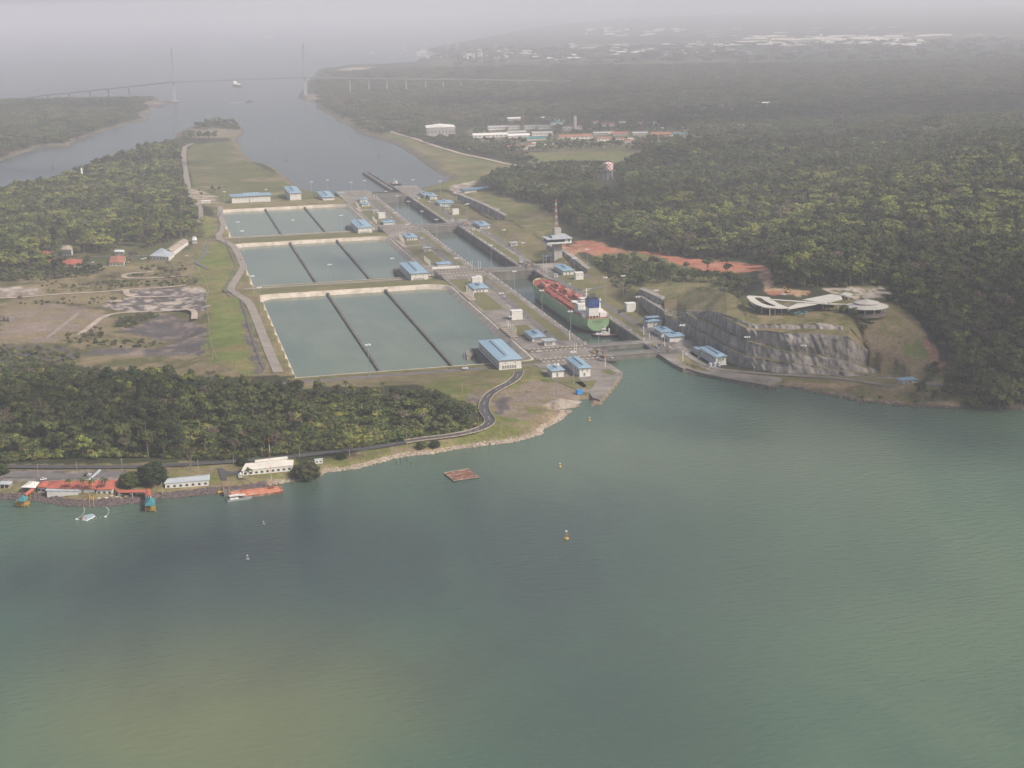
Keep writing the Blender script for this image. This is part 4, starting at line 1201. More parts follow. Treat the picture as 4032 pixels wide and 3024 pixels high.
# signal posts
sp0 = None
for x, y, z, h_, wd_, lb in [(2243, 1338, Z1, 9, .9, 'thick white signal post on the island coping off the tanker stern'), (2534, 1318, Z1, 9, .8, 'white signal post beside the lower lock house right of the tug'), (2557, 1337, Z1, 7, .5, 'thin white post beside the lake-side gate machinery'),
                          (2688, 1421, Z1, 9.5, .9, 'white signal post on the quay left of the quay hall'), (2262, 1380, Z1, 7, .45, 'left post of the front pair at the lake-side gate recess'), (2270, 1379, Z1, 7, .45, 'right post of the front pair at the lake-side gate recess'),
                          (2301, 1372, Z1, 7, .45, 'left post of the pair at the island coping corner'), (2308, 1373, Z1, 7, .45, 'right post of the pair at the island coping corner'), (2383, 1442, Z1, 7.5, .7, 'white post on the wing quay behind the machine hall'),
                          (1854, 1056, Z1, 9, .4, 'left one of two posts at the second gate recess'), (1860, 1057, Z1, 9, .4, 'right one of two posts at the second gate recess'),
                          (1884, 1056, Z1, 9, .4, 'left thin post at the second gates'), (1892, 1058, Z1, 9, .4, 'right thin post at the second gates'), (2152, 1080, Z1, 24, .35, 'tall thin pole on the far bank before the tower pavilion'), (2140, 1076, Z1, 22, .35, 'tall thin pole left of the one before the tower pavilion'),
                          (2607, 1365, Z1, 9, .4, 'left pole on the far side of the lake-side gate machinery'), (2616, 1366, Z1, 9, .4, 'right pole on the far side of the lake-side gate machinery'), (1475, 784, Z3, 9, .6, 'red-brown post at the sea gates'), (1482, 784, Z3, 11, .5, 'white post at the sea gates')]:
    P = W(x, y, z)
    b_ = MB(); b_.tube((0, 0, 0), (0, 0, h_), wd_ * .5, wd_ * .45, 8); b_.tube((0, 0, 0), (0, 0, .5), wd_ * .9, wd_ * .9, 8); b_.tube((0, 0, h_), (0, 0, h_ + .4), wd_ * .7, wd_ * .7, 8)
    o = b_.build('signal_post', 'white_paint'); o.location = P
    tag(o, lb, 'post')
# gate machinery heaps on the banks
for i, (x, y, z, lb) in enumerate([(2610, 1375, Z1, 'cluttered gate machinery deck on the quay beside the lake-side gates'), (2085, 1045, Z1, 'cluttered gate machinery deck beside the gates behind the control tower road'), (1820, 885, Z2, 'cluttered gate machinery deck beside the middle gates'), (2375, 1400, Z1, 'gate machinery deck on the wing quay')]):
    P = W(x, y, z)
    t = thing('gate_machinery', lb, 'machinery', P)
    rr = random.Random(i)
    b_ = MB(); b_.box(-8, 10, -22, 24, -1, .35); b_.build('deck', 'dark_concrete', t)
    for k in range(14):
        xx, yy = rr.uniform(-6, 8), rr.uniform(-20, 22)
        b_ = MB(); b_.cbox(xx, yy, .35, rr.uniform(.8, 3), rr.uniform(.8, 4), rr.uniform(.6, 2.2), rr.uniform(0, 1)); b_.tube((xx, yy, .3), (xx + rr.uniform(-1, 1), yy, 2.6), .2, n=5)
        b_.build('housing', rr.choice(['steel', 'rust', 'pale_stone', 'yellow_paint', 'shutter']), t)
# mooring bollards along the copings
bo = MB(); bo.tube((0, 0, 0), (0, 0, .9), .5, .5, 8); bo.tube((0, 0, .9), (0, 0, 1.2), .8, .8, 8)
bo0 = None
for (y0, y1, zz, nm) in ((gA2 + 12, gB1 - 12, Z1, 'the tanker\'s chamber'), (gB2 + 12, gC1 - 12, Z2, 'the middle chamber'), (gC2 + 12, gD1 - 12, Z3, 'the lowest chamber')):
    for xx, sd in ((-2.0, 'island'), (60, 'far')):
        n_ = int((y1 - y0) / 21)
        for k in range(n_):
            if bo0 is None: bo0 = o = bo.build('bollard', 'white_paint')
            else: o = bo0.copy(); COL.objects.link(o)
            o.location = (xx, y0 + (y1 - y0) * k / (n_ - 1), zz + .25)
            tag(o, 'small white bollard on the %s coping of %s' % (sd, nm), 'bollard', 'bollards on the %s coping of %s' % (sd, nm))


# ---------------------------------------------------------------- houses from their eaves corners
def quadhouse(name, label, px4, zg, h, rise=2.0, roof='red_roof', wall='white_wall', hipf=.25, inset=.7, nwin=0, cat='building', open_=False, parts=True, group=None, t=.3):
    """px4: eaves corners in the photo, going round from near left"""
    c4 = [W(x, y, zg + h) for x, y in px4]
    o = sum(c4) / 4
    t_ = thing(name, label, cat, (o[0], o[1], zg), 0, group)
    q = [Vector((c[0] - o[0], c[1] - o[1], 0)) for c in c4]
    if (q[1] - q[0]).length + (q[2] - q[3]).length < (q[2] - q[1]).length + (q[3] - q[0]).length:
        q = q[1:] + q[:1]          # long edges are 0-1 and 2-3
    a_, b2_ = (q[3] + q[0]) / 2, (q[1] + q[2]) / 2
    r0, r1 = a_.lerp(b2_, hipf), a_.lerp(b2_, 1 - hipf)
    area = sum(q[i].x * q[(i + 1) % 4].y - q[(i + 1) % 4].x * q[i].y for i in range(4))
    b_ = MB()
    vs = [(v.x, v.y, h) for v in q] + [(v.x, v.y, h + t) for v in q] + [(r0.x, r0.y, h + t + rise), (r1.x, r1.y, h + t + rise)]
    fs = [(3, 2, 1, 0), (0, 1, 5, 4), (1, 2, 6, 5), (2, 3, 7, 6), (3, 0, 4, 7), (4, 5, 9, 8), (5, 6, 9), (6, 7, 8, 9), (7, 4, 8)]
    if area < 0: fs = [f[::-1] for f in fs]
    b_.add(vs, fs)
    b_.build('roof', roof, t_)
    iq = []
    for v in q:
        L_ = v.length
        iq.append(v * max(.5, (L_ - inset * 1.4) / L_))
    if open_:
        for i, v in enumerate(iq):
            b_ = MB(); b_.box(v.x - .15, v.x + .15, v.y - .15, v.y + .15, -.6, h); b_.build('post', wall, t_)
            w2 = (v + iq[(i + 1) % 4]) / 2
            b_ = MB(); b_.box(w2.x - .15, w2.x + .15, w2.y - .15, w2.y + .15, -.6, h); b_.build('post', wall, t_)
    else:
        b_ = MB(); b_.prism([(v.x, v.y) for v in iq], -1.0, h)
        b_.build('wall', wall, t_)
        if nwin:
            # windows along the side that faces the camera
            es = [(iq[i], iq[(i + 1) % 4]) for i in range(4)]
            e = min(es, key=lambda s: (s[0].y + s[1].y) - .001 * (s[1] - s[0]).length)
            d_ = (e[1] - e[0]); an = math.atan2(d_.y, d_.x)
            nrm = Vector((d_.y, -d_.x, 0)).normalized()
            if nrm.y > 0: nrm = -nrm
            for k in range(nwin):
                p = e[0].lerp(e[1], (k + .5) / nwin)
                b_ = MB(); b_.cbox(p.x + nrm.x * .03, p.y + nrm.y * .03, h * .3, min(1.8, d_.length / nwin * .5), .16, h * .35, an); b_.build('window', 'dark_glass', t_)
    return t_


def S(ox, oy, k, pts): return [(ox + k * x, oy + k * y) for x, y in pts]


e1 = lambda *p: S(0, 1750, .3165, p)
e2 = lambda *p: S(600, 1750, .3165, p)
gz = 3.4
quadhouse('club_hall', 'white-walled hall with pale lean-to roof at the club shore', e1((565, 578), (985, 585), (990, 548), (590, 545)), gz - .6, 4.2, .5, 'pale_roof', 'white_paint', 0, .6, 6)
quadhouse('club_house', 'largest red-roofed club building behind the white-walled hall', e1((560, 545), (1190, 560), (1235, 452), (640, 452)), gz, 4.6, 2.6, 'red_roof', nwin=0)
quadhouse('club_house', 'red-roofed right wing of the club beside the round trees', e1((1185, 566), (1400, 562), (1482, 445), (1215, 450)), gz, 4.6, 2.2, 'red_roof', nwin=3)
quadhouse('club_house', 'small red-roofed left wing of the club', e1((450, 530), (560, 538), (640, 470), (500, 468)), gz, 4.2, 1.6, 'red_roof', nwin=2)
quadhouse('club_house', 'pale-roofed open house between the two left piers of the club', e1((258, 536), (440, 545), (498, 476), (372, 458)), gz, 4.0, 1.4, 'white_paint', 'shutter', open_=True)
quadhouse('pavilion', 'pale green pavilion at the left edge of the club shore', e1((-20, 500), (118, 503), (162, 466), (0, 456)), gz, 3.6, 1.2, 'pale_roof', 'white_paint', open_=True)
quadhouse('covered_walk', 'long grey roofed walkway slanting across the car park', e1((1085, 446), (1112, 454), (1258, 326), (1230, 313)), gz, 3.2, .4, 'pale_roof', 'steel', 0, open_=True)
quadhouse('covered_walk', 'red-roofed walkway down to the left teal pavilion', e1((284, 626), (330, 642), (432, 560), (400, 541)), 2.2, 4, .8, 'red_roof', 'yellow_paint', 0, open_=True)
quadhouse('covered_walk', 'first piece of the red walkway right of the club, nearest the building', e1((1395, 545), (1470, 603), (1500, 575), (1440, 530)), gz, 3.2, .6, 'red_roof', 'white_paint', 0, open_=True)
quadhouse('covered_walk', 'long middle piece of the red walkway above the beach', e1((1470, 603), (1815, 597), (1815, 560), (1490, 572)), gz, 3.2, .6, 'red_roof', 'white_paint', 0, open_=True)
quadhouse('covered_walk', 'last piece of the red walkway, down to the right teal pavilion', e1((1812, 640), (1880, 632), (1868, 560), (1805, 565)), gz - .6, 3.6, .6, 'red_roof', 'white_paint', 0, open_=True)
for lb, roofq, deckq in (('left teal-roofed pavilion on a yellow deck over the water', e1((198, 708), (305, 716), (357, 662), (285, 636)), e1((186, 752), (345, 762), (370, 716), (210, 706))),
                         ('right teal-roofed pavilion on a yellow deck over the water', e1((1802, 765), (1932, 768), (1925, 672), (1810, 662)), e1((1808, 818), (1936, 816), (1930, 760), (1805, 758)))):
    t = quadhouse('pavilion', lb, roofq, 1.2, 3.6, 2.4, 'teal_roof', 'yellow_paint', .42, open_=True)
    o = t.location
    q = [W(x, y, .9) - np.array(o) for x, y in deckq]
    b_ = MB(); b_.prism([(v[0], v[1]) for v in q], -.75, -.1); b_.build('deck', 'yellow_paint', t)
    b_ = MB()
    for v in q: b_.tube((v[0], v[1], -3.5), (v[0], v[1], -.5), .35, n=7)
    b_.build('pile', 'yellow_paint', t)
    b_ = MB()
    for i in range(4):
        v, w_ = q[i], q[(i + 1) % 4]
        b_.tube((v[0], v[1], .95), (w_[0], w_[1], .95), .08, n=5); b_.tube((v[0], v[1], .45), (w_[0], w_[1], .45), .06, n=5)
        for k in range(6):
            u = v + (w_ - v) * k / 6; b_.tube((u[0], u[1], -.1), (u[0], u[1], 1), .07, n=5)
    b_.build('railing', 'yellow_paint', t)
quadhouse('boat_shed', 'long weathered grey-roofed open shed between tree and jetty', e2((140, 492), (712, 447), (715, 374), (185, 428)), gz, 4.2, 1.4, 'pale_roof', 'white_wall', .04, nwin=7)
quadhouse('landing_house', 'large white-roofed building with mast behind the orange barge', e2((1105, 332), (1752, 262), (1758, 200), (1160, 238)), gz, 4.3, 2.4, 'cream_roof', 'white_wall', .04, nwin=9)
quadhouse('landing_house', 'upper rear part of the big white roof by the shore road', e2((1275, 226), (1690, 178), (1662, 156), (1278, 204)), gz, 5.6, 1.0, 'cream_roof', 'white_wall', .0)
quadhouse('shed', 'tiny white shed beside the palm at the big white roof', e2((1066, 385), (1116, 385), (1116, 366), (1070, 366)), gz, 2.6, 1.2, 'white_paint', 'white_paint', 0, .2)
quadhouse('shed', 'small white shed right of the round shore tree', e2((2018, 200), (2122, 188), (2118, 172), (2010, 184)), gz, 2.6, .3, 'pale_roof', 'white_wall', 0, .2, 2)
# radio mast standing before the white roof
p = W(1068, 1892, gz)
t = thing('radio_mast', 'tall slim red and white mast in front of the big white roof', 'mast', p)
for k in range(6):
    b_ = MB(); b_.tube((0, 0, k * 5.4), (0, 0, k * 5.4 + 5.4), .17, .15, 6); b_.build('mast_section', 'white_paint' if k % 2 == 0 else 'orange_paint', t)

# left town: px crop (0,700) x .452
g7 = lambda *p: S(0, 700, .452, p)


def gz_(x, y): return float(G(x, y, -10)[2])


for nm, lb, q, yb, h_, rise, rf, wl_, hf, nw in [
    ('depot', 'big pale hip-roofed depot at the foot of the grass embankment', ((1300, 680), (1470, 692), (1525, 655), (1405, 612)), 725, 6, 3.2, 'pale_roof', 'white_wall', .4, 6),
    ('depot', 'long beige-roofed depot slanting up behind the pale hip roof', ((1440, 632), (1500, 650), (1605, 580), (1530, 565)), 680, 6, 2.2, 'pale_stone', 'white_wall', .02, 5),
    ('depot', 'upper beige-roofed depot nearest the embankment fence', ((1520, 570), (1590, 582), (1645, 552), (1590, 533)), 640, 6, 1.8, 'pale_stone', 'white_wall', .05, 3),
    ('house', 'small white house half hidden at the end of the depot row', ((1672, 545), (1718, 545), (1712, 520), (1680, 512)), 580, 4, 1, 'white_paint', 'white_wall', .1, 0),
    ('house', 'brick-red roofed house with white gable beside parked cars', ((945, 740), (1078, 742), (1096, 690), (965, 688)), 772, 4.5, 2.4, 'brick_roof', 'white_wall', .02, 4),
    ('house', 'right part of the long red-roofed row at the field edge', ((520, 757), (712, 757), (715, 712), (525, 714)), 778, 3.6, 1.8, 'red_roof', 'white_wall', .1, 6),
    ('house', 'left part of the long red-roofed row at the field edge', ((332, 748), (505, 756), (510, 720), (335, 722)), 770, 3.6, 1.8, 'red_roof', 'white_wall', .1, 5),
    ('house', 'small bright red-roofed house under a dark tree', ((370, 672), (445, 668), (443, 640), (372, 640)), 694, 3.6, 1.6, 'red_roof', 'white_wall', .1, 3),
    ('house', 'two-tiered pale green-roofed villa among the trees', ((528, 625), (622, 632), (640, 596), (545, 592)), 680, 9, 3, 'pale_stone', 'white_wall', .42, 4),
    ('house', 'plain white flat-topped house beyond the parked cars', ((995, 645), (1082, 648), (1085, 630), (1000, 630)), 672, 4.5, .3, 'white_paint', 'white_wall', 0, 2),
    ('shed', 'small white shed at the field edge left of the red gable house', ((835, 770), (880, 772), (885, 760), (840, 758)), 786, 3, .3, 'white_paint', 'white_wall', 0, 0)]:
    xb = sum(p[0] for p in q) / 4
    zz = gz_(*g7((xb, yb))[0])
    quadhouse(nm, lb, g7(*q), zz, h_, rise, rf, wl_, hf, .8, nw)
# ---------------------------------------------------------------- tanker in the near chamber
t = thing('tanker_ship', 'green-hulled gas tanker with red deck and blue-and-white funnel lying in the near chamber', 'tanker', (38.5, 95, -7.2))
ship = t
mat('hull_green', (.34, .50, .28), .5, (.29, .44, .24), .08)
mat('boot_red', (.16, .075, .065), .6, (.12, .06, .055), .2)
mat('deck_red', (.30, .085, .06), .75, (.22, .06, .045), .25)
mat('trunk_pink', (.46, .20, .16), .7, (.36, .14, .115), .2)
mat('funnel_blue', (.03, .07, .22), .4)
L_, HB = 250.0, 16.2


def hb(y, zf):
    """half breadth at station y (0 stern .. L bow), zf 0 keel .. 1 deck"""
    if y < 40:
        u = y / 40.0
        deck = .72 + .28 * min(1, u * 1.3)
        low = max(0.02, u ** .8)
        f = low + (deck - low) * math.sqrt(min(1, max(0, (zf - (.30 - .3 * u))) / .34))
    elif y > L_ - 50:
        u = (y - (L_ - 50)) / 50.0
        f = math.sqrt(max(0, 1 - u ** (2.6 if zf > .5 else 1.7)))
    else: f = 1
    return HB * max(f, .015)


st = [0, .01, 3, 8, 15, 25, 40, 90, 150, 200, 212, 222, 232, 240, 246, 250]
zs = [-3.5, -1, .0, 1.4, 2.6, 2.65, 3.6, 5, 7, 9, 11, 16.4]
zmin = -3.5
vs = []
for y in st:
    for z in zs:
        zf = (z - zmin) / (16.4 - zmin)
        zz = z + (2.2 * max(0, (y - 215) / 35) ** 1.2 if z > 15 else 0)
        yy = y + (3.0 * (1 - zf) if y < 1 else 0) + (-5 * (1 - zf) * (y - 200) / 50 if y > 200 else 0)
        vs.append((-hb(y, zf), yy, zz))
nz = len(zs); ns = len(st)
rv = [(-x, y, z) for x, y, z in vs]
b_ = MB(); o0 = len(vs)
b_.add(vs + rv, [])
for i in range(ns - 1):
    for j in range(nz - 1):
        b_.mi = 1 if zs[j + 1] <= 2.6 else 0
        a_ = i * nz + j
        b_.f.append((a_ + 1, a_, a_ + nz, a_ + nz + 1)); b_.m.append(b_.mi)
        a_ += o0
        b_.f.append((a_, a_ + 1, a_ + nz + 1, a_ + nz)); b_.m.append(b_.mi)
for j in range(nz - 1):
    b_.f.append((j, j + 1, o0 + j + 1, o0 + j)); b_.m.append(1 if zs[j + 1] <= 2.6 else 0)
h_ = b_.build('hull', ['hull_green', 'boot_red'], ship)
b_ = MB()
dk = [(x, y, z - 1.1) for x, y, z in vs[nz - 1::nz]]
rk = [(-x, y, z) for x, y, z in dk]
b_.add(dk + rk, [(i, i + 1, ns + i + 1, ns + i)[::-1] for i in range(ns - 1)])
b_.build('deck', 'deck_red', ship)
b_ = MB()
for q in (vs[nz - 1::nz], rv[nz - 1::nz]):
    for a_, c_ in zip(q[:-1], q[1:]): b_.tube((a_[0], a_[1], a_[2] + .05), (c_[0], c_[1], c_[2] + .05), .22, n=5)
b_.build('gunwale', 'pale_lining', ship)
# trunk and tank tops
for k in range(4):
    y0 = 62 + k * 39
    b_ = MB(); b_.prism([(-11.5, y0), (11.5, y0), (12.5, y0 + 4), (12.5, y0 + 33), (11.5, y0 + 36), (-11.5, y0 + 36), (-12.5, y0 + 33), (-12.5, y0 + 4)], 15, 17.6)
    b_.build('tank_cover', 'deck_red', ship)
    b_ = MB(); b_.box(6, 11, y0 + 8, y0 + 26, 17.6, 20.2); b_.lathe([(2.6, 17.6), (2.6, 19.5), (1.2, 20.4)], 10, -3, y0 + 20); b_.build('tank_dome', 'trunk_pink', ship)
b_ = MB()
for xx in (-1.5, -.5, .5, 1.6): b_.tube((xx, 55, 19), (xx, 222, 19), .3, n=5)
for k in range(28): b_.box(-2.4, 2.4, 56 + k * 6, 56.4 + k * 6, 16.8, 18.8)
b_.build('pipe_rack', 'deck_red', ship)
b_ = MB(); b_.box(-4.2, -3, 52, 226, 18.4, 18.8); b_.box(-4.25, -4.15, 52, 226, 19.6, 19.75); b_.build('catwalk', 'trunk_pink', ship)
b_ = MB(); b_.tube((-9, 186, 19.6), (-9, 206, 19.6), 2.6, 2.6, 14); b_.tube((-9, 184.6, 19.6), (-9, 186, 19.6), 1.4, 2.6, 14); b_.tube((-9, 206, 19.6), (-9, 207.4, 19.6), 2.6, 1.4, 14); b_.box(-11, -7, 188, 190, 15, 18); b_.box(-11, -7, 202, 204, 15, 18); b_.build('deck_tank', 'trunk_pink', ship)
b_ = MB(); b_.box(4, 11, 96, 112, 17.6, 22.5); b_.build('compressor_house', 'trunk_pink', ship)
for xx, yy, hh in ((6, 120, 9), (8, 122, 9), (10, 128, 9), (5, 92, 8), (9, 88, 8), (12, 84, 9), (8, 76, 8), (3, 156, 7), (5, 160, 7)):
    b_ = MB(); b_.tube((xx, yy, 16), (xx, yy, 17 + hh), .35, .3, 6); b_.tube((xx, yy, 17 + hh), (xx, yy, 17.6 + hh), .55, .5, 6); b_.build('vent_mast', 'deck_red', ship)
b_ = MB()
for k in range(8): b_.tube((-13, 128 + k * 2.2, 17), (13, 128 + k * 2.2, 17), .28, n=5)
b_.box(-14.5, -13, 126, 148, 15, 17.5); b_.box(13, 14.5, 126, 148, 15, 17.5); b_.build('manifold', 'deck_red', ship)
b_ = MB(); b_.tube((0, 150, 16), (0, 150, 27), .9, .7, 8); b_.tube((0, 150, 26), (-1, 168, 28.5), .5, .3, 6); b_.build('deck_crane', 'deck_red', ship)
b_ = MB(); b_.tube((0, 236, 16), (0, 236, 32), .5, .3, 6); b_.box(-2, 2, 235.8, 236.2, 28, 28.5); b_.build('foremast', 'deck_red', ship)
b_ = MB(); b_.box(-11, 11, 216, 217, 15, 18.2); b_.box(-6, -3, 222, 226, 16, 18); b_.box(3, 6, 222, 226, 16, 18); b_.build('windlass', 'trunk_pink', ship)
# accommodation
b_ = MB(); b_.box(-12.5, 12.5, 34, 50, 15, 26.2); hs = b_.build('superstructure', 'white_paint', ship)
b_ = MB(); b_.box(-16.3, 16.3, 45.5, 51, 26.2, 27.6); b_.box(-16.3, -15.9, 45.5, 51, 27.6, 28.6); b_.box(15.9, 16.3, 45.5, 51, 27.6, 28.6); b_.build('bridge_wing', 'white_paint', ship)
b_ = MB(); b_.box(-7.5, 7.5, 42, 50.5, 27.6, 30.8); wh = b_.build('wheelhouse', 'white_paint', ship)
b_ = MB(); b_.box(-7.56, 7.56, 41.9, 50.56, 29, 30); b_.build('window_band', 'dark_glass', wh)
f = None
for lv in range(3):
    for k in range(7):
        b2 = MB()
        if f is None: b2.box(-.4, .4, -.05, .1, 0, .8); f = o = b2.build('window', 'dark_glass', hs)
        else: o = f.copy(); COL.objects.link(o); o.parent = hs
        o.location = (-10.5 + k * 3.3, 33.97, 17.5 + lv * 2.8)
b_ = MB(); b_.box(-13.2, -5.5, 14, 33.9, 15, 19.4); b_.box(5.5, 13.2, 12, 33.9, 15, 20); b_.box(-13.2, 13.2, 26, 33.9, 19.4, 20.4); b_.build('deckhouse', 'white_paint', ship)
b_ = MB(); b_.box(-7.6, 3.4, 9, 22, 17.6, 26.5)
for xx in (-7.2, -3.8, -.4, 3.0):
    b_.box(xx - .3, xx + .3, 9.0, 9.6, 15.2, 17.6)
fn = b_.build('funnel', 'white_paint', ship)
b_ = MB(); b_.box(-7.9, 3.7, 8.7, 22.3, 26.5, 35.2); b_.build('funnel_band', 'funnel_blue', fn)
b_ = MB(); b_.box(-6.6, 2.4, 10, 21, 35.2, 37.4)
for xx in (-4.5, -2.2, .2): b_.tube((xx, 15, 37), (xx, 15, 41), .5, .5, 8)
b_.build('funnel_top', 'car_dark', fn)
b_ = MB(); b_.tube((0, 46, 30.8), (0, 46, 41), .6, .35, 8); b_.box(-3.6, 3.6, 45.8, 46.2, 38.4, 38.8); b_.box(-1.4, 1.4, 45, 47, 34.5, 35); b_.box(.5, 5.5, 45.9, 46.1, 40, 40.3); b_.build('radar_mast', 'white_paint', ship)
for xx in (-14.8, 14.4):
    b_ = MB(); b_.tube((xx, 20, 18.4), (xx, 28, 18.4), 1.1, 1.1, 8); b_.lathe([(.2, 17.6), (1.1, 18), (1.1, 18.8), (.2, 19.2)], 8, xx, 24); b_.build('lifeboat', 'orange_paint', ship)
b_ = MB()
for k in range(26): b_.tube((-12.2 + k * .97, 1.0, 15.4), (-12.2 + k * .97, 1.0, 17.4), .09, n=4)
b_.tube((-12.2, 1, 17.4), (12.2, 1, 17.4), .09, n=4); b_.tube((-12.2, 1, 16.5), (12.2, 1, 16.5), .07, n=4); b_.build('stern_rail', 'orange_paint', ship)


def text(s_, size, loc, rot, mt, parent=None, name='lettering', depth=.03, xs=1):
    c = bpy.data.curves.new(name, 'FONT'); c.body = s_; c.size = size; c.extrude = depth; c.align_x = 'CENTER'; c.align_y = 'CENTER'
    c.materials.append(M(mt))
    o = bpy.data.objects.new(name, c); COL.objects.link(o)
    bpy.context.view_layer.update()
    me = bpy.data.meshes.new_from_object(o); bpy.data.objects.remove(o)
    o = bpy.data.objects.new(name, me); COL.objects.link(o); o.location = loc; o.rotation_euler = rot; o.scale = (xs, 1, 1)
    if parent: o.parent = parent
    return o


text('BW BOWN', 1.7, (-1, .36, 13.2), (R(98.6), 0, 0), 'car_dark', h_, xs=1.3)
text('SINGAPORE', .9, (-1, .63, 11.4), (R(98.6), 0, 0), 'car_dark', h_, xs=1.2)
mat('pale_blue', (.11, .17, .36), .6)
text('BW', 3.8, (-.4, 8.62, 32.0), (R(90), 0, 0), 'pale_blue', fn, xs=1.2)


def tug(name, label, loc, rz, s_=1.0, mt='car_dark'):
    t = thing(name, label, 'tugboat', loc, rz)
    t.scale = (s_,) * 3
    pr = [(-4.6, -13), (4.6, -13), (5.4, -8), (5.4, 6), (3.6, 11.5), (0, 14.5), (-3.6, 11.5), (-5.4, 6), (-5.4, -8)]
    b_ = MB(); b_.add([(x * .8, y * .93, -1) for x, y in pr] + [(x, y, 2.0 + (.8 if y > 8 else 0)) for x, y in pr], [tuple(range(8, -1, -1)), tuple(range(9, 18))] + [(i, (i + 1) % 9, 9 + (i + 1) % 9, 9 + i) for i in range(9)])
    b_.build('hull', mt, t)
    b_ = MB(); b_.add([(x * .93, y * .93, 2.06 + (.8 if y > 8 else 0)) for x, y in pr], [tuple(range(9))]); b_.build('deck', 'rust', t)
    b_ = MB()
    for i in range(9):
        a_, c_ = pr[i], pr[(i + 1) % 9]
        b_.tube((a_[0], a_[1], 1.9), (c_[0], c_[1], 1.9), .45, n=6)
    b_.build('fender', 'rubber', t)
    b_ = MB(); b_.box(-3, 3, -4, 5, 2, 4.4); dh = b_.build('deckhouse', 'white_paint', t)
    b_ = MB(); b_.box(-2.3, 2.3, -.5, 4.5, 5, 8.2); wh = b_.build('wheelhouse', 'white_paint', t)
    b_ = MB(); b_.box(-2.36, 2.36, -.56, 4.56, 6.6, 7.6); b_.build('window_band', 'dark_glass', wh)
    b_ = MB(); b_.tube((-2.3, -3.5, 5), (-2.3, -3.5, 8.4), .7, n=8); b_.tube((2.3, -3.5, 5), (2.3, -3.5, 8.4), .7, n=8); b_.build('funnel', 'white_paint', t)
    b_ = MB(); b_.tube((0, 1, 8.2), (0, 1, 14), .22, .12, 6); b_.box(-1.6, 1.6, .9, 1.1, 10.6, 10.9); b_.box(-1, 1, .9, 1.1, 12.4, 12.6)
    for xx in (-1.8, 1.8): b_.tube((xx, 0, 8.2), (xx * .4, 1, 12), .12, n=5)
    b_.build('mast', 'white_paint', t)
    b_ = MB(); b_.tube((-1.6, 9, 3.2), (1.6, 9, 3.2), .9, n=10); b_.build('winch', 'steel', t)
    return t


tp_ = W(2400, 1322, -7.2)
tug('tugboat', 'black-hulled tug with white wheelhouse lying close behind the tanker stern', (42, 80, -7.2), R(80), 1.0)
tug('tugboat', 'small dark tug moored beside the long guide pier', W(1556, 727, SEA), R(60), 1.0)
o = bpy.data.objects.new('x', None)
bpy.data.objects.remove(o)


# ---------------------------------------------------------------- barge, boat, raft, buoys
def px_poly(pts, z, o): return [tuple((W(x, y, z) - np.array(o))[:2]) for x, y in pts]


o = W(1010, 1945, 0)
t = thing('barge', 'long flat barge with orange deck moored at the jetty', 'barge', o)
q = px_poly(e2((955, 592), (1590, 520), (1622, 570), (1560, 590), (1100, 648), (978, 655)), 1.6, o)
b_ = MB(); b_.prism(q, -1, 1.5); b_.build('hull', 'rust', t)
c_ = np.mean(q, 0); b_ = MB(); b_.prism([(c_[0] + (x - c_[0]) * .95, c_[1] + (y - c_[1]) * .86) for x, y in q], 1.5, 1.62); b_.build('deck', 'orange_paint', t)
b_ = MB()
for i in range(len(q)):
    a_, d_ = q[i], q[(i + 1) % len(q)]; b_.tube((a_[0], a_[1], 1.75), (d_[0], d_[1], 1.75), .3, n=5)
b_.build('bulwark', 'orange_paint', t)
b_ = MB(); b_.tube((q[1][0] * .7, q[1][1] * .7, 1.6), (q[1][0] * .7, q[1][1] * .7, 6), .25, n=6); b_.cbox(q[1][0] * .62, q[1][1] * .62, 1.6, 3, 2, 1.6, .3); b_.tube((q[0][0] * .6, q[0][1] * .6, 1.7), (q[0][0] * .4, q[0][1] * .4 + 6, 3.5), .4, n=6); b_.build('deck_gear', 'rust', t)
o = W(938, 1968, 0)
t = thing('motor_boat', 'small white cabin boat alongside the left end of the orange barge', 'boat', o, R(10))
pr = [(-8, -2), (7, -2), (10, 0), (7, 2), (-8, 2)]
b_ = MB(); b_.prism(pr, -.5, 1.2); b_.build('hull', 'steel', t)
b_ = MB(); b_.box(-6, 0, -1.6, 1.6, 1.2, 3.6); b_.build('cabin', 'white_paint', t)
b_ = MB(); b_.box(-6.4, .6, -1.9, 1.9, 3.6, 3.8); b_.box(.6, 5, -1.7, 1.7, 3.2, 3.35); b_.build('roof', 'white_paint', t)
b_ = MB(); b_.box(-6.05, .05, -1.65, 1.65, 2.5, 3.2); b_.build('window_band', 'dark_glass', t)
o = W(1815, 1870, 0)
t = thing('raft', 'square rusty flat raft floating alone on the lake', 'raft', o)
q = px_poly(S(1600, 1250, .407, [(362, 1505), (458, 1580), (703, 1545), (600, 1463)]), .9, o)
b_ = MB(); b_.prism(q, -.6, .8); b_.build('hull', 'car_dark', t)
c_ = np.mean(q, 0); b_ = MB(); b_.prism([(x * .985, y * .985) for x, y in q], .8, .95); b_.build('deck', 'rust', t)
b_ = MB()
for i in range(4):
    a_, d_ = q[i], q[(i + 1) % 4]; b_.tube((a_[0], a_[1], 1.0), (d_[0], d_[1], 1.0), .2, n=5)
b_.build('edge_beam', 'pale_stone', t)
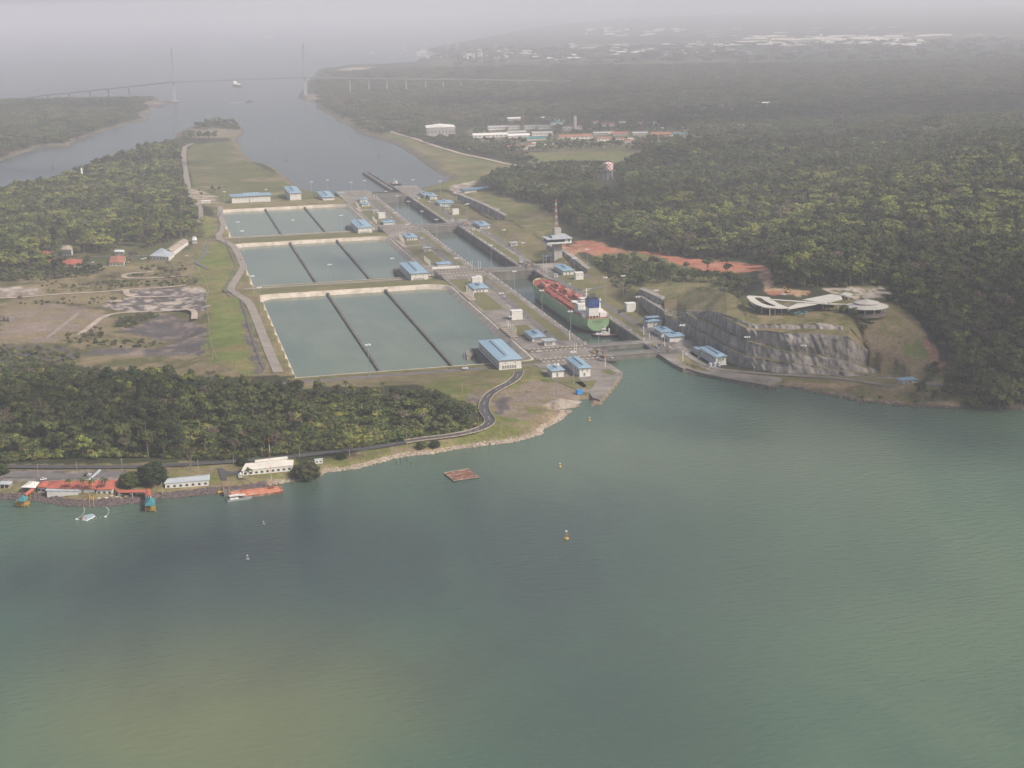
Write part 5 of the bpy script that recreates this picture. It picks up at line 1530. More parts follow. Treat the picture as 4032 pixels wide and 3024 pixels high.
for x, y, s_, lb, mt in ((2205, 1838, .8, 'yellow buoy right of the rusty raft', 'yellow_paint'), (2321, 1656, .8, 'yellow buoy nearest the wing quay', 'yellow_paint'), (2230, 2122, 1.05, 'tall caged yellow-orange buoy alone in the open lake', 'yellow_paint'),
                         (975, 2202, .8, 'dark buoy out on the lake, left of the picture middle', 'steel'), (1038, 2064, .6, 'small grey buoy off the orange barge', 'steel')):
    p = W(x, y, 0)
    t = thing('buoy', lb, 'buoy', p); t.scale = (s_,) * 3
    b_ = MB(); b_.lathe([(.6, -.6), (1.5, -.3), (1.6, .5), (1.2, .9), (.3, 1.0)], 14); b_.build('float', mt, t)
    b_ = MB()
    hh = 4.6 if s_ > 1.0 else 2.8
    for k in range(4):
        a_ = k * math.pi / 2; r2 = .85 if s_ > 1.0 else .25
        b_.tube((.9 * math.cos(a_), .9 * math.sin(a_), .9), (r2 * math.cos(a_), r2 * math.sin(a_), hh), .1, n=5)
    b_.build('cage', mt, t)
    b_ = MB(); b_.lathe([(.3, hh), (.7, hh + .1), (.7, hh + .6), (.1, hh + .9)], 8); b_.build('lantern', 'white_paint', t)
# swimming platform and rope of floats
o = W(350, 2040, 0)
t = thing('swim_platform', 'small blue-decked swimming platform inside the float line', 'platform', o)
q = px_poly(e1((1015, 935), (1075, 945), (1185, 885), (1150, 862), (1050, 880)), .6, o)
b_ = MB(); b_.prism(q, -.3, .5); b_.build('float', 'white_paint', t)
b_ = MB(); c_ = np.mean(q, 0); b_.prism([(c_[0] + (x - c_[0]) * .9, c_[1] + (y - c_[1]) * .85) for x, y in q], .5, .62); b_.build('deck', 'blue_roof', t)
b_ = MB(); b_.cbox(q[0][0] + 1.5, q[0][1] + 1, .5, 2.4, 1.6, 1.6, .3); b_.build('ladder', 'rust', t)
fl = e1((1018, 760), (1030, 770), (1040, 783), (1048, 798), (1051, 813), (1050, 828), (1043, 843), (1034, 860), (1022, 876), (1005, 892), (988, 905), (970, 920), (952, 934), (980, 938),
        (1105, 936), (1152, 926), (1200, 917), (1250, 910), (1296, 905), (1313, 901), (1325, 884), (1337, 870), (1346, 855), (1353, 840), (1356, 825), (1351, 811), (1344, 799), (1333, 788), (1318, 779))
f0 = None
for i, (x, y) in enumerate(fl):
    big = i in (12, 19)
    if f0 is None:
        b_ = MB(); b_.lathe([(.1, -.3), (.5, -.1), (.55, .2), (.3, .45), (.05, .5)], 8); f0 = o = b_.build('rope_float', 'white_paint')
    else: o = f0.copy(); COL.objects.link(o)
    o.location = W(x, y, 0); o.scale = ((1.5,) * 3 if big else (.55, .55, .55))
    tag(o, ('larger white float at the %s outer corner of the swimming line' % ('left' if i == 12 else 'right')) if big else 'one of the small white floats of the swimming line', 'float', 'floats of the swimming line')
# beach furniture
for i, (x, y) in enumerate(e1((1235, 680), (1325, 675), (1390, 652), (1458, 662), (1512, 637), (1572, 652))):
    p = G(x, y, 2.5)
    t = thing('picnic_table', ['leftmost', 'second', 'third', 'fourth', 'fifth', 'rightmost'][i] + ' white picnic table on the club beach, counted from the left', 'table', p, random.random(), 'picnic tables on the club beach')
    b_ = MB(); b_.cbox(0, 0, .75, 2.4, 1.4, .12); b_.cbox(0, 0, 0, .4, .8, .8); b_.build('table_top', 'white_paint', t)
    for s_ in (-1, 1):
        b_ = MB(); b_.cbox(0, s_ * 1.3, .42, 2.4, .4, .1); b_.cbox(0, s_ * 1.3, 0, .2, .2, .45); b_.build('bench', 'pale_stone', t)
for i, (x, y) in enumerate(e1((1635, 622), (1710, 619), (1762, 616))):
    p = G(x, y, 3); t = thing('beach_cabinet', ['left', 'middle', 'right'][i] + ' white box of three under the red walkway', 'box', p)
    b_ = MB(); b_.cbox(0, 0, 0, 2.4, 1.2, 1.6); b_.build('body', 'white_paint', t); b_ = MB(); b_.cbox(0, 0, 1.6, 2.7, 1.5, .15); b_.build('lid', 'white_paint', t)
# yellow bathing ladder on the rocks
A, B = W(*e1((1140, 645))[0], 4), W(*e1((1138, 775))[0], 0)
t = thing('bathing_stair', 'bright yellow stair down the boulders into the water', 'stair', (B[0], B[1], 0))
b_ = MB()
D = A - B
for s_ in (-1.3, 1.3):
    b_.tube((s_, 0, .6), (D[0] + s_, D[1], 4.2), .3, n=6); b_.tube((s_, 0, 2.2), (D[0] + s_, D[1], 5.4), .15, n=6); b_.tube((s_, 0, -1.5), (s_, 0, 2.4), .22, n=6)
b_.build('stringer', 'yellow_paint', t)
b_ = MB()
for k in range(12): u = k / 12; b_.box(D[0] * u - 1.3, D[0] * u + 1.3, D[1] * u - .3, D[1] * u + .3, .6 + 3.6 * u, .8 + 3.6 * u)
b_.build('tread', 'yellow_paint', t)
# jetty with yellow rails
jq = e2((865, 455), (925, 450), (960, 600), (890, 612))
o = W(*jq[0], 2.5)
t = thing('jetty', 'concrete ramp jetty with yellow rails left of the orange barge', 'jetty', o)
q = px_poly(jq, 2.3, o)
b_ = MB(); b_.prism(q, -5, -.3); b_.build('deck', 'old_asphalt', t)
b_ = MB()
for i in (1, 3):
    a_, d_ = q[i], q[(i + 1) % 4]
    b_.tube((a_[0], a_[1], .8), (d_[0], d_[1], .8), .2, n=6)
    for k in range(6): u = np.array(a_) + (np.array(d_) - np.array(a_)) * k / 5; b_.tube((u[0], u[1], -.4), (u[0], u[1], .8), .15, n=5)
b_.build('railing', 'yellow_paint', t)
q = px_poly(e2((815, 575), (885, 570), (890, 590), (820, 600)), 1.5, o)
b_ = MB(); b_.prism(q, -1.3, -.9)
for x, y in q: b_.tube((x, y, -4.5), (x, y, -1), .3, n=6)
b_.build('side_platform', 'yellow_paint', t)
q = px_poly(e2((950, 520), (1030, 510), (1130, 560), (1100, 585), (960, 575)), 1.5, o)
b_ = MB(); b_.prism(q, -5, -.9); b_.build('side_deck', 'old_asphalt', t)
# piles in the water by the shore tree
for i, (x, y) in enumerate(((1560, 1828), (1577, 1824), (1602, 1815), (1617, 1836), (1148, 1905), (1227, 1897))):
    b_ = MB(); b_.tube((0, 0, -2), (0, 0, 3.2 if i < 4 else 1.6), .3, .22, 6); b_.tube((0, 0, 3.0 if i < 4 else 1.4), (.1, 0, 3.4 if i < 4 else 1.8), .34, .3, 6); o = b_.build('wooden_pile', 'car_dark'); o.location = W(x, y, 0)
    tag(o, ['leftmost old pile in the water off the rubble bank', 'second old pile in the water off the rubble bank', 'third old pile in the water off the rubble bank', 'rightmost tall old pile in the water off the rubble bank', 'old pile in shallow water left of the round shore tree', 'old pile under the round shore tree'][i], 'pile')


# ---------------------------------------------------------------- cars
def car(label, loc, rz, paint='car_white', van=False):
    t = thing('parked_car', label, 'car', loc, rz, 'cars parked and driving round the locks and town')
    b_ = MB(); H_ = 1.9 if van else 1.05
    b_.add([(x, y, z) for z, k in ((.35, .95), (.8, 1), (H_ * .6 + .35, .97)) for x, y in ((-2.3 * k, -.9), (2.3 * k, -.9), (2.3 * k, .9), (-2.3 * k, .9))],
           [(3, 2, 1, 0), (8, 9, 10, 11)] + [(a_ * 4 + i, a_ * 4 + (i + 1) % 4, a_ * 4 + 4 + (i + 1) % 4, a_ * 4 + 4 + i) for a_ in (0, 1) for i in range(4)])
    b_.build('body', paint, t)
    zb = H_ * .6 + .35
    b_ = MB(); b_.add([(-1.6, -.82, zb), (1.3, -.82, zb), (1.3, .82, zb), (-1.6, .82, zb), (-1.1, -.7, zb + .55), (.7, -.7, zb + .55), (.7, .7, zb + .55), (-1.1, .7, zb + .55)], [(0, 1, 5, 4), (1, 2, 6, 5), (2, 3, 7, 6), (3, 0, 4, 7)]); b_.build('windows', 'dark_glass', t)
    b_ = MB(); b_.box(-1.1, .7, -.7, .7, zb + .55, zb + .6); b_.build('roof', paint, t)
    for x in (-1.4, 1.4):
        for y in (-.9, .9):
            b_ = MB(); b_.tube((x, y - .1, .33), (x, y + .1, .33), .33, n=10); b_.build('wheel', 'rubber', t)
    return t


for x, y, z, rz, pt, van, lb in [(2516, 1297, Z1, 1.2, 'car_white', True, 'white van on the quay road left of the two-tiered blue roof'), (2752, 1412, Z1, .9, 'car_white', False, 'white car beside the quay hall'),
    (1936, 1127, Z1, 1.4, 'car_white', False, 'white car on the island road near the upper blue house'), (1884, 1079, Z1, .1, 'car_white', False, 'white car on the road beside the second gates'), (1895, 914, Z2, .5, 'car_grey', False, 'grey car below the long blue-roofed house of the middle gates'),
    (2104, 1261, Z1, 1.2, 'car_white', False, 'small white vehicle beside the island coping off the tanker side'), (1690, 795, Z3, .5, 'car_white', False, 'white car on the far bank of the lowest chamber'), (1836, 1630, 3, .2, 'car_white', False, 'white car parked on the bare ground beside the bending road'),
    (1910, 1508, Z1, .1, 'car_white', False, 'white car on the berm road before the near basins') if False else (869, 856, -14, 1.5, 'car_white', False, 'white car on the winding road beside the far basins'), (950, 1024, -8, 1.3, 'car_grey', False, 'grey car on the winding road beside the middle basins')]:
    car(lb, W(x, y, z) if z not in (3, -14, -8) else G(x, y, z) + np.array([0, 0, .5]), rz, pt, van)
for x, y, z, rz, pt, lb in [(1985, 1168, Z1, .9, 'car_white', 'white car on the island road above the plain white cube'), (2082, 1250, Z1, .9, 'car_grey', 'grey car on the island road right of the plain white cube'), (2150, 1308, Z1, .9, 'car_dark', 'dark car on the island road behind the low control house'), (2120, 1385, Z1, 0, 'car_white', 'white car on the apron right of the biggest hall'),
                           (2160, 1440, Z1, .1, 'car_white', 'white car behind the square gatehouse'), (2062, 1462, Z1, .1, 'car_grey', 'grey car at the front corner of the biggest hall'), (2240, 1120, Z1, .8, 'car_white', 'white car on the far-bank road by the tiny kiosk'), (2330, 1172, Z1, .8, 'car_white', 'white car on the far-bank road abreast of the tanker'),
                           (2440, 1232, Z1, .8, 'car_dark', 'dark car on the far-bank road left of the plain cube'), (2700, 1397, Z1, .8, 'car_white', 'white car on the road between the quay hall and the joined roofs'), (1660, 942, Z2, .9, 'car_white', 'white car on the island road of the middle chamber'), (1720, 985, Z2, .9, 'car_red', 'red car on the island road of the middle chamber'),
                           (1925, 920, Z2, .8, 'car_white', 'white car on the far-bank road of the middle chamber'), (2020, 983, Z2, .8, 'car_grey', 'grey car on the far-bank road near the tiny slotted hut'), (1540, 858, Z3, .9, 'car_white', 'white car on the island road of the lowest chamber'), (1745, 830, Z3, .8, 'car_dark', 'dark car in front of the arched white building')]:
    car(lb, W(x, y, z + .25), rz, pt)
for x, y, rz, pt, lb in [(338, 1874, 1.2, 'car_dark', 'dark car beside the slanting grey walkway of the car park'), (352, 1873, 1.2, 'car_white', 'white car beside the slanting grey walkway of the car park'), (171, 1891, .2, 'car_white', 'white car parked behind the small red club wing'),
                     (366, 1035, .1, 'car_white', 'white van-like car behind the red-roofed row'), (505, 1035, .3, 'car_white', 'white car right of the red gable house'), (512, 1023, .3, 'car_dark', 'dark car behind the white one by the red gable house'), (508, 1040, .1, 'car_red', 'red car right of the red gable house'),
                     (583, 1034, .2, 'car_red', 'red car in front of the hip-roofed depot'), (560, 1022, .2, 'car_white', 'white car left of the hip-roofed depot'), (572, 1019, .6, 'car_white', 'second white car left of the hip-roofed depot'), (735, 1010, .3, 'car_white', 'white car behind the depot'), (1923, 651, .3, 'car_white', 'white car on the canal bank road'),
                     (3085, 1163, 0, 'car_white', 'white pickup in front of the yellow excavator'), (3330, 1143, .1, 'car_white', 'white truck-like vehicle in the restaurant car park, left'), (3357, 1146, .1, 'car_white', 'white vehicle in the restaurant car park, middle'), (3412, 1158, .3, 'car_white', 'white car in the restaurant car park, right'), (3330, 1166, .1, 'car_white', 'white car under the small pale canopy')]:
    car(lb, G(x, y, 0) + np.array([0, 0, .3]), rz, pt)
p = W(2281, 1556, 1.5)
t = thing('container', 'bright blue container near the slipway beside the wing quay', 'container', (p[0], p[1], 2.6), .1)
mat('bright_blue', (.04, .25, .62), .5)
b_ = MB(); b_.box(-2.4, 2.4, -1.6, 1.6, 0, 3.6); b_.build('body', 'bright_blue', t); b_ = MB(); b_.box(-2.5, 2.5, -1.7, 1.7, 3.6, 3.75); b_.build('roof', 'bright_blue', t)
p = W(2808, 1440, Z1)
for k in range(3):
    t = thing('storage_tank', ['left', 'middle', 'right'][k] + ' grey cylindrical tank in front of the quay hall', 'tank', (p[0] + k * 4.2 - 4, p[1] - 3, Z1), 0, 'grey tanks at the quay hall')
    b_ = MB(); b_.lathe([(1.8, 0), (1.8, 3.2), (1.6, 3.6), (.2, 4)], 16); b_.build('tank_body', 'pale_roof', t)
    b_ = MB(); b_.tube((1.9, 0, 0), (1.9, 0, 4), .1, n=5); b_.build('ladder', 'steel', t)
# excavator
p = G(3100, 1152, 46)
t = thing('excavator', 'yellow excavator with raised arm on the red earth behind the restaurant', 'excavator', p, .3)
b_ = MB(); b_.box(-2, 2, -1.6, -1, 0, .9); b_.box(-2, 2, 1, 1.6, 0, .9); b_.build('track', 'rubber', t)
b_ = MB(); b_.box(-2, 1.6, -1.4, 1.4, .9, 2.6); b_.build('body', 'yellow_paint', t)
b_ = MB(); b_.box(-.2, 1.4, -1.3, -.2, 2.6, 3.6); b_.build('cab', 'dark_glass', t)
b_ = MB(); b_.tube((1.4, 0, 1.8), (-3.5, 0, 6.6), .35, .3, 6); b_.tube((-3.5, 0, 6.6), (-6.5, 0, 4.6), .3, .22, 6); b_.build('boom', 'yellow_paint', t)
b_ = MB(); b_.cbox(-6.6, 0, 3.6, 1.2, 1.2, 1.1, .2); b_.build('bucket', 'steel', t)

# ---------------------------------------------------------------- restaurant and visitor centre on the hill
e7 = lambda *p: S(2860, 1120, .3165, p)
o = W(*e7((520, 280))[0], 50.5)
t = thing('visitor_centre', 'visitor centre with sweeping cream canopy wings on the hilltop', 'building', (o[0], o[1], 45))
oo = np.array([o[0], o[1], 45.0])


def ring_face(outer, inner, z, th):
    """flat roof with an opening: outer and inner loops with the same count"""
    b_ = MB(); n = len(outer)
    O = px_poly(outer, z, oo); I = px_poly(inner, z, oo)
    zz = z - 45
    b_.add([(x, y, zz) for x, y in O] + [(x, y, zz) for x, y in I] + [(x, y, zz - th) for x, y in O] + [(x, y, zz - th) for x, y in I],
           [(i, (i + 1) % n, n + (i + 1) % n, n + i) for i in range(n)] + [(2 * n + (i + 1) % n, 2 * n + i, 3 * n + i, 3 * n + (i + 1) % n) for i in range(n)] +
           [(i, 2 * n + i, 2 * n + (i + 1) % n, (i + 1) % n) for i in range(n)] + [(n + i, n + (i + 1) % n, 3 * n + (i + 1) % n, 3 * n + i) for i in range(n)])
    return b_


out = e7((250, 152), (272, 137), (400, 143), (535, 158), (580, 195), (665, 245), (782, 290), (640, 297), (480, 286), (378, 252), (300, 212))
inn = e7((352, 172), (358, 160), (400, 162), (432, 166), (475, 196), (545, 235), (622, 268), (590, 270), (520, 258), (450, 236), (400, 205))
ring_face(out, inn, 51.5, .7).build('canopy', 'cream_roof', t)
for q, z, nm in ((e7((770, 286), (782, 304), (1125, 244), (1120, 228), (880, 236)), 51.3, 'canopy'), (e7((950, 187), (1300, 119), (1425, 140), (1445, 178), (1230, 236), (1050, 205)), 52.2, 'canopy'), (e7((550, 180), (552, 190), (780, 205), (1050, 230), (1250, 245), (1490, 250), (1490, 240), (1250, 232), (1000, 210), (780, 194)), 51.9, 'walkway_roof')):
    b_ = MB(); b_.prism(px_poly(q, z, oo), z - 45 - .6, z - 45); b_.build(nm, 'cream_roof', t)
b_ = MB(); b_.prism(px_poly(e7((330, 215), (560, 190), (700, 235), (760, 275), (640, 283), (480, 270), (380, 240)), 51, oo), 0, 4.4); b_.build('glazed_room', 'dark_glass', t)
b_ = MB(); b_.prism(px_poly(e7((800, 290), (1100, 240), (1300, 200), (1200, 175), (950, 215), (820, 262)), 51, oo), 0, 4.6); b_.build('glazed_room', 'dark_glass', t)
b_ = MB(); b_.prism(px_poly(e7((270, 215), (440, 330), (680, 365), (1000, 310), (1200, 270), (1000, 250), (560, 250)), 45.4, oo), -3.0, .3); b_.build('terrace', 'concrete', t)
for x, y in e7((285, 225), (350, 300), (440, 345), (540, 372), (605, 365), (685, 358), (800, 340), (900, 325), (1000, 305), (1100, 290), (1200, 300), (1290, 305), (1385, 310)):
    P = W(x, y, 45.2); b_ = MB(); b_.tube((P[0] - oo[0], P[1] - oo[1], -1), (P[0] - oo[0], P[1] - oo[1], 6.0), .35, .3, 8); b_.build('column', 'white_paint', t)
P = W(*e7((1745, 262))[0], 50.5)
t = thing('round_pavilion', 'round pavilion with two-tiered conical cream roof on the hilltop', 'pavilion', (P[0], P[1], 45))
b_ = MB(); b_.lathe([(20, 4.8), (20, 5.2), (11.5, 7.4), (11.5, 7.5)], 40); b_.build('lower_roof', 'cream_roof', t)
b_ = MB(); b_.lathe([(10.8, 7.2), (10.8, 8.2), (11.6, 8.3), (11.6, 8.6), (5, 10.4), (.3, 11)], 40); b_.build('upper_roof', 'cream_roof', t)
b_ = MB(); b_.lathe([(13.5, -1), (13.5, 6.4)], 32); b_.build('glazed_room', 'dark_glass', t)
b_ = MB(); b_.lathe([(18.5, -3), (18.5, .2)], 32); b_.build('terrace', 'concrete', t)
for k in range(12):
    a_ = k * math.pi / 6; b_ = MB(); b_.tube((16 * math.cos(a_), 16 * math.sin(a_), 0), (17.5 * math.cos(a_), 17.5 * math.sin(a_), 5.6), .3, n=6); b_.build('column', 'white_paint', t)
quadhouse('canopy_shelter', 'small pale flat canopy behind the round pavilion', e7((1405, 128), (1520, 150), (1575, 122), (1480, 100)), gz_(3330, 1170), 3.6, .3, 'cream_roof', 'white_paint', 0, open_=True)
for i, (x, y) in enumerate(e7((858, 378), (898, 350), (900, 366), (935, 380), (990, 362), (992, 378))):
    P = W(x, y, 44.6); t = thing('parasol', ['lone leftmost', 'upper left', 'lower left', 'middle', 'upper right', 'lower right'][i] + ' blue parasol on the lawn before the visitor centre', 'parasol', (P[0], P[1], 44.2), 0, 'blue parasols on the hilltop lawn')
    b_ = MB(); b_.tube((0, 0, 0), (0, 0, 2.6), .06, n=5); b_.build('pole', 'white_paint', t)
    b_ = MB(); b_.lathe([(1.9, 2.1), (1.0, 2.6), (.05, 2.9)], 8); b_.build('canopy', 'teal_roof', t)

# ---------------------------------------------------------------- the rock cut
def up_pts(base, top, z):
    """top line seen at px `top` standing above world points `base`"""
    return [np.array([b_[0], b_[1], up(b_, y)]) for b_, (x, y) in zip(base, top)]


xs = [2616, 2665, 2704, 2745, 2785, 2825, 2860, 2900, 2940, 2980, 3040, 3103, 3165, 3226, 3290, 3345, 3400, 3450, 3500, 3537]
I = lambda tab: [float(np.interp(x, [a for a, b in tab], [b for a, b in tab])) for x in xs]
yb0 = I(cut_base)
yt0 = I([(2618, 1240), (2716, 1287), (2780, 1324), (2859, 1363), (2894, 1385), (2938, 1401), (2990, 1415), (3103, 1431), (3226, 1451), (3363, 1469), (3403, 1478), (3450, 1485), (3537, 1488)])
yb1 = I([(2618, 1236), (2669, 1250), (2748, 1294), (2811, 1328), (2875, 1363), (2936, 1392), (3019, 1412), (3103, 1424), (3226, 1445), (3363, 1463), (3421, 1467), (3500, 1470), (3537, 1472)])
yt1 = I([(2618, 1235), (2675, 1250), (2697, 1238), (2748, 1256), (2811, 1286), (2859, 1310), (2922, 1336), (2972, 1353), (3045, 1375), (3135, 1393), (3236, 1407), (3334, 1425), (3406, 1448), (3470, 1456), (3537, 1462)])
yb2 = I([(2618, 1228), (2675, 1240), (2697, 1232), (2751, 1246), (2811, 1275), (2875, 1303), (2900, 1323), (2954, 1340), (3019, 1362), (3103, 1380), (3236, 1404), (3385, 1434), (3471, 1447), (3537, 1452)])
yt2 = I([(2618, 1227), (2675, 1236), (2720, 1234), (2764, 1226), (2811, 1234), (2859, 1252), (2919, 1284), (2963, 1300), (3103, 1312), (3226, 1321), (3350, 1328), (3380, 1335), (3400, 1372), (3435, 1388), (3471, 1418), (3490, 1428), (3537, 1432)])
yb3 = I([(2618, 1220), (2675, 1229), (2720, 1228), (2764, 1221), (2859, 1246), (2919, 1275), (2969, 1292), (3230, 1297), (3350, 1300), (3380, 1322), (3400, 1360), (3435, 1380), (3471, 1412), (3537, 1428)])
yt3 = I([(2618, 1219), (2675, 1228), (2720, 1227), (2764, 1219), (2859, 1238), (2919, 1262), (2969, 1279), (3230, 1277), (3350, 1290), (3380, 1315), (3400, 1352), (3435, 1374), (3471, 1406), (3537, 1424)])
rowsP = []
base = [W(x, y, Z1 - .3) for x, y in zip(xs, yb0)]
cur = base
for tops, nxt in ((yt0, yb1), (yt1, yb2), (yt2, yb3), (yt3, None)):
    rowsP.append([np.array(p) for p in cur])
    tp2 = []
    for p, y in zip(cur, tops):
        z = max(up(p, y), p[2] + .3)
        tp2.append(np.array([p[0] + .9, p[1] + 2.2, z]))
    rowsP.append(tp2)
    if nxt is not None:
        cur = []
        for x, y, tq in zip(xs, nxt, tp2):
            q = W(x, y, tq[2])
            if q[1] < tq[1] + 4: q = np.array([tq[0] + 1, tq[1] + 4, tq[2]])
            if q[1] > tq[1] + 45: q = np.array([q[0], tq[1] + 45, tq[2]])
            cur.append(q)
# grass slope up to the hilltop
top = []
for x, p in zip(xs, rowsP[-1]):
    yt_ = float(np.interp(x, [2616, 2700, 2800, 2900, 2950, 3100, 3365, 3400, 3450, 3500, 3537], [1190, 1150, 1155, 1190, 1243, 1241, 1237, 1330, 1365, 1400, 1416]))
    top.append(W(x, yt_, max(p[2] + 1, float(np.interp(x, [2616, 2700, 2800, 2900, 2950, 3365, 3400, 3450, 3500, 3537], [20, 26, 36, 41, 44, 44, 30, 24, 18, 16])))))
rowsP.append(top)
rowsP.append([np.array([p[0] + 10, p[1] + 30, p[2] + .4]) for p in top])
NX = 330
tt = np.linspace(0, len(xs) - 1, NX)
bm_v = []; kinds = []
subs = [7, 4, 7, 4, 10, 4, 5, 9, 3]
lines = []
for r in rowsP:
    A = np.array(r); lines.append(np.stack([np.interp(tt, range(len(xs)), A[:, k]) for k in range(3)], -1))
allrows = []
for k in range(len(lines) - 1):
    for s_ in range(subs[k]):
        u = s_ / subs[k]
        allrows.append((lines[k] * (1 - u) + lines[k + 1] * u, k, u))
allrows.append((lines[-1], len(lines) - 2, 1.0))
V = np.array([a for a, _, _ in allrows])
rock_amt = np.array([[1.0 if (k % 2 == 0 and k < 7) else (.25 if k < 7 else .0)] for _, k, _ in allrows])
arc = V[:, :, 0] * .8 - V[:, :, 1] * .6
n_ = vn(arc / 9, V[:, :, 2] / 9, 91) * 1.5 + vn(arc / 3.2 + V[:, :, 2] / 7, V[:, :, 2] / 6, 92) * .9 + vn(arc / 1.7 - V[:, :, 2] / 5, V[:, :, 2] / 3, 93) * .3
V[:, :, 1] += n_ * rock_amt * 1.0; V[:, :, 0] += n_ * rock_amt * .5
V[:, :, 2] += vn(arc / 6, V[:, :, 1] / 6, 94) * (rock_amt[:, :] > .01) * .5 * (rock_amt < .5) + vn(arc / 14, 0 * arc, 95) * .7 * (np.arange(len(V))[:, None] > 3)
b_ = MB(); nr = len(V)
b_.add(V.reshape(-1, 3), [])
kk = [k for _, k, _ in allrows]
for i in range(nr - 1):
    for j in range(NX - 1):
        m_ = 0 if (kk[i] % 2 == 0 and kk[i] < 7) else 1
        if m_ == 0 and tt[j] > (20 if kk[i] < 6 else 14.5): m_ = 1
        b_.f.append((i * NX + j, i * NX + j + 1, (i + 1) * NX + j + 1, (i + 1) * NX + j)); b_.m.append(m_)
rc = struct(b_.build('rock_cut', ['rock', bpy.data.materials['ground_cover']]))
nn_ = vn(V[:, :, 0] / 14, V[:, :, 1] / 14, 96).ravel() * .6 + vn(V[:, :, 0] / 5, V[:, :, 1] / 5, 97).ravel() * .4
cc = np.array(GR) + (np.array(DG) - np.array(GR)) * sstep(-.3, .3, nn_)[:, None]
cc = np.where((nn_ < -.45)[:, None], np.array(SC2), cc)
ca = rc.data.color_attributes.new('cover', 'FLOAT_COLOR', 'POINT'); ca.data.foreach_set('color', np.concatenate([cc, np.ones((len(cc), 1))], 1).astype(np.float32).ravel())
# second small rock face left of the mound
def face(name, base_px, tops, zb):
    P = [W(x, y, zb) for x, y in base_px]; T = [np.array([p[0] + 1.5, p[1] + 2, up(p, y)]) for p, y in zip(P, tops)]
    n_ = 60; tt_ = np.linspace(0, len(P) - 1, n_)
    A = np.stack([np.interp(tt_, range(len(P)), np.array(P)[:, k]) for k in range(3)], -1); B = np.stack([np.interp(tt_, range(len(P)), np.array(T)[:, k]) for k in range(3)], -1)
    Cc = B + np.array([8, 12, -.5])
    rr = []
    for u in np.linspace(0, 1, 7): rr.append(A * (1 - u) + B * u)
    for u in (.5, 1): rr.append(B * (1 - u) + Cc * u)
    V = np.array(rr); ar = V[:, :, 0] - V[:, :, 1]
    V[:7, :, 1] += (vn(ar / 7, V[:, :, 2] / 8, 5) * 1.3 + vn(ar / 2.2, V[:, :, 2] / 4, 6) * .6)[:7]
    b_ = MB(); b_.add(V.reshape(-1, 3), [(i * n_ + j, i * n_ + j + 1, (i + 1) * n_ + j + 1, (i + 1) * n_ + j) for i in range(8) for j in range(n_ - 1)])
    struct(b_.build(name, 'rock'))


face('rock_face', [(2488, 1190), (2520, 1220), (2560, 1245), (2610, 1275)], [1160, 1168, 1195, 1225], Z1)
face('rock_face', [(2515, 1168), (2560, 1190), (2605, 1210)], [1140, 1158, 1180], 14)
face('rock_face', [(2310, 1075), (2260, 1040), (2215, 1010), (2150, 985)], [1062, 1022, 992, 965], Z1)
face('rock_face', [(1985, 880), (1900, 835), (1800, 785)], [850, 805, 765], Z2 - 3)
# boulders along the club shore: nobody could count them
rb = MB(); rr = np.random.default_rng(3)
ico = [(0, 0, 1), (.89, 0, .45), (.28, .85, .45), (-.72, .53, .45), (-.72, -.53, .45), (.28, -.85, .45), (.72, .53, -.45), (-.28, .85, -.45), (-.89, 0, -.45), (-.28, -.85, -.45), (.72, -.53, -.45), (0, 0, -1)]
icf = [(0, 1, 2), (0, 2, 3), (0, 3, 4), (0, 4, 5), (0, 5, 1), (1, 6, 2), (2, 7, 3), (3, 8, 4), (4, 9, 5), (5, 10, 1), (6, 7, 2), (7, 8, 3), (8, 9, 4), (9, 10, 5), (10, 6, 1), (6, 11, 7), (7, 11, 8), (8, 11, 9), (9, 11, 10), (10, 11, 6)]
CLOUDS = [((520, 1600), 3, 330, 75, 1100, 1), ((330, 655), -20, 330, 130, 1200, 2), ((3900, 1400), 40, 230, 170, 1200, 3), ((3500, 440), 0, 1000, 560, 1500, 4),
          ((3350, 1085), 50, 420, 60, 1200, 15), ((2330, 830), 0, 240, 100, 1200, 16), ((2700, 640), 0, 420, 130, 1300, 17), ((3900, 1180), 60, 200, 120, 1200, 18),
          ((800, 2180), 0, 170, 60, 1000, 6, .3, 26), ((300, 420), -20, 600, 260, 1300, 8), ((2100, 400), -20, 500, 300, 1400, 9), ((1500, 1010), -6, 90, 60, 1000, 12)]
def scatter_rocks(name, label_kind, line, n, smin, smax, zup, mt, width=5.0):
    L = np.array([W(x, y, 0)[:2] for x, y in line])
    sl = np.hypot(*np.diff(L, axis=0).T); cs = np.concatenate([[0], np.cumsum(sl)])
    b_ = MB()
    for _ in range(n):
        u = rr.uniform(0, cs[-1]); i = min(np.searchsorted(cs, u, 'right') - 1, len(sl) - 1)
        f_ = (u - cs[i]) / sl[i]; p = L[i] + (L[i + 1] - L[i]) * f_; d_ = (L[i + 1] - L[i]) / sl[i]; nn = np.array([-d_[1], d_[0]])
        if nn[1] < 0: nn = -nn
        w_ = rr.uniform(-.12, 1); p = p + nn * w_ * width
        s_ = rr.uniform(smin, smax); z = .1 + max(0, w_) * zup
        jx = rr.uniform(.6, 1.3, (12, 3))
        b_.add([(p[0] + v[0] * s_ * j[0], p[1] + v[1] * s_ * j[1], z + v[2] * s_ * .75 * j[2]) for v, j in zip(ico, jx)], icf)
    return tag(b_.build(name, mt), None, None, None, 'stuff')


scatter_rocks('boulders', '', [(-60, 1966)] + lake_px[:12] + [(1000, 1932), (1060, 1915)], 2600, .6, 1.5, 2.6, 'boulder', 6.5)
scatter_rocks('shore_stones', '', lake_px[13:34], 2200, .4, 1.2, 1.4, 'pale_stone', 5)
scatter_rocks('shore_stones', '', lake_px[45:], 1500, .4, 1.4, 1.2, 'boulder', 5)
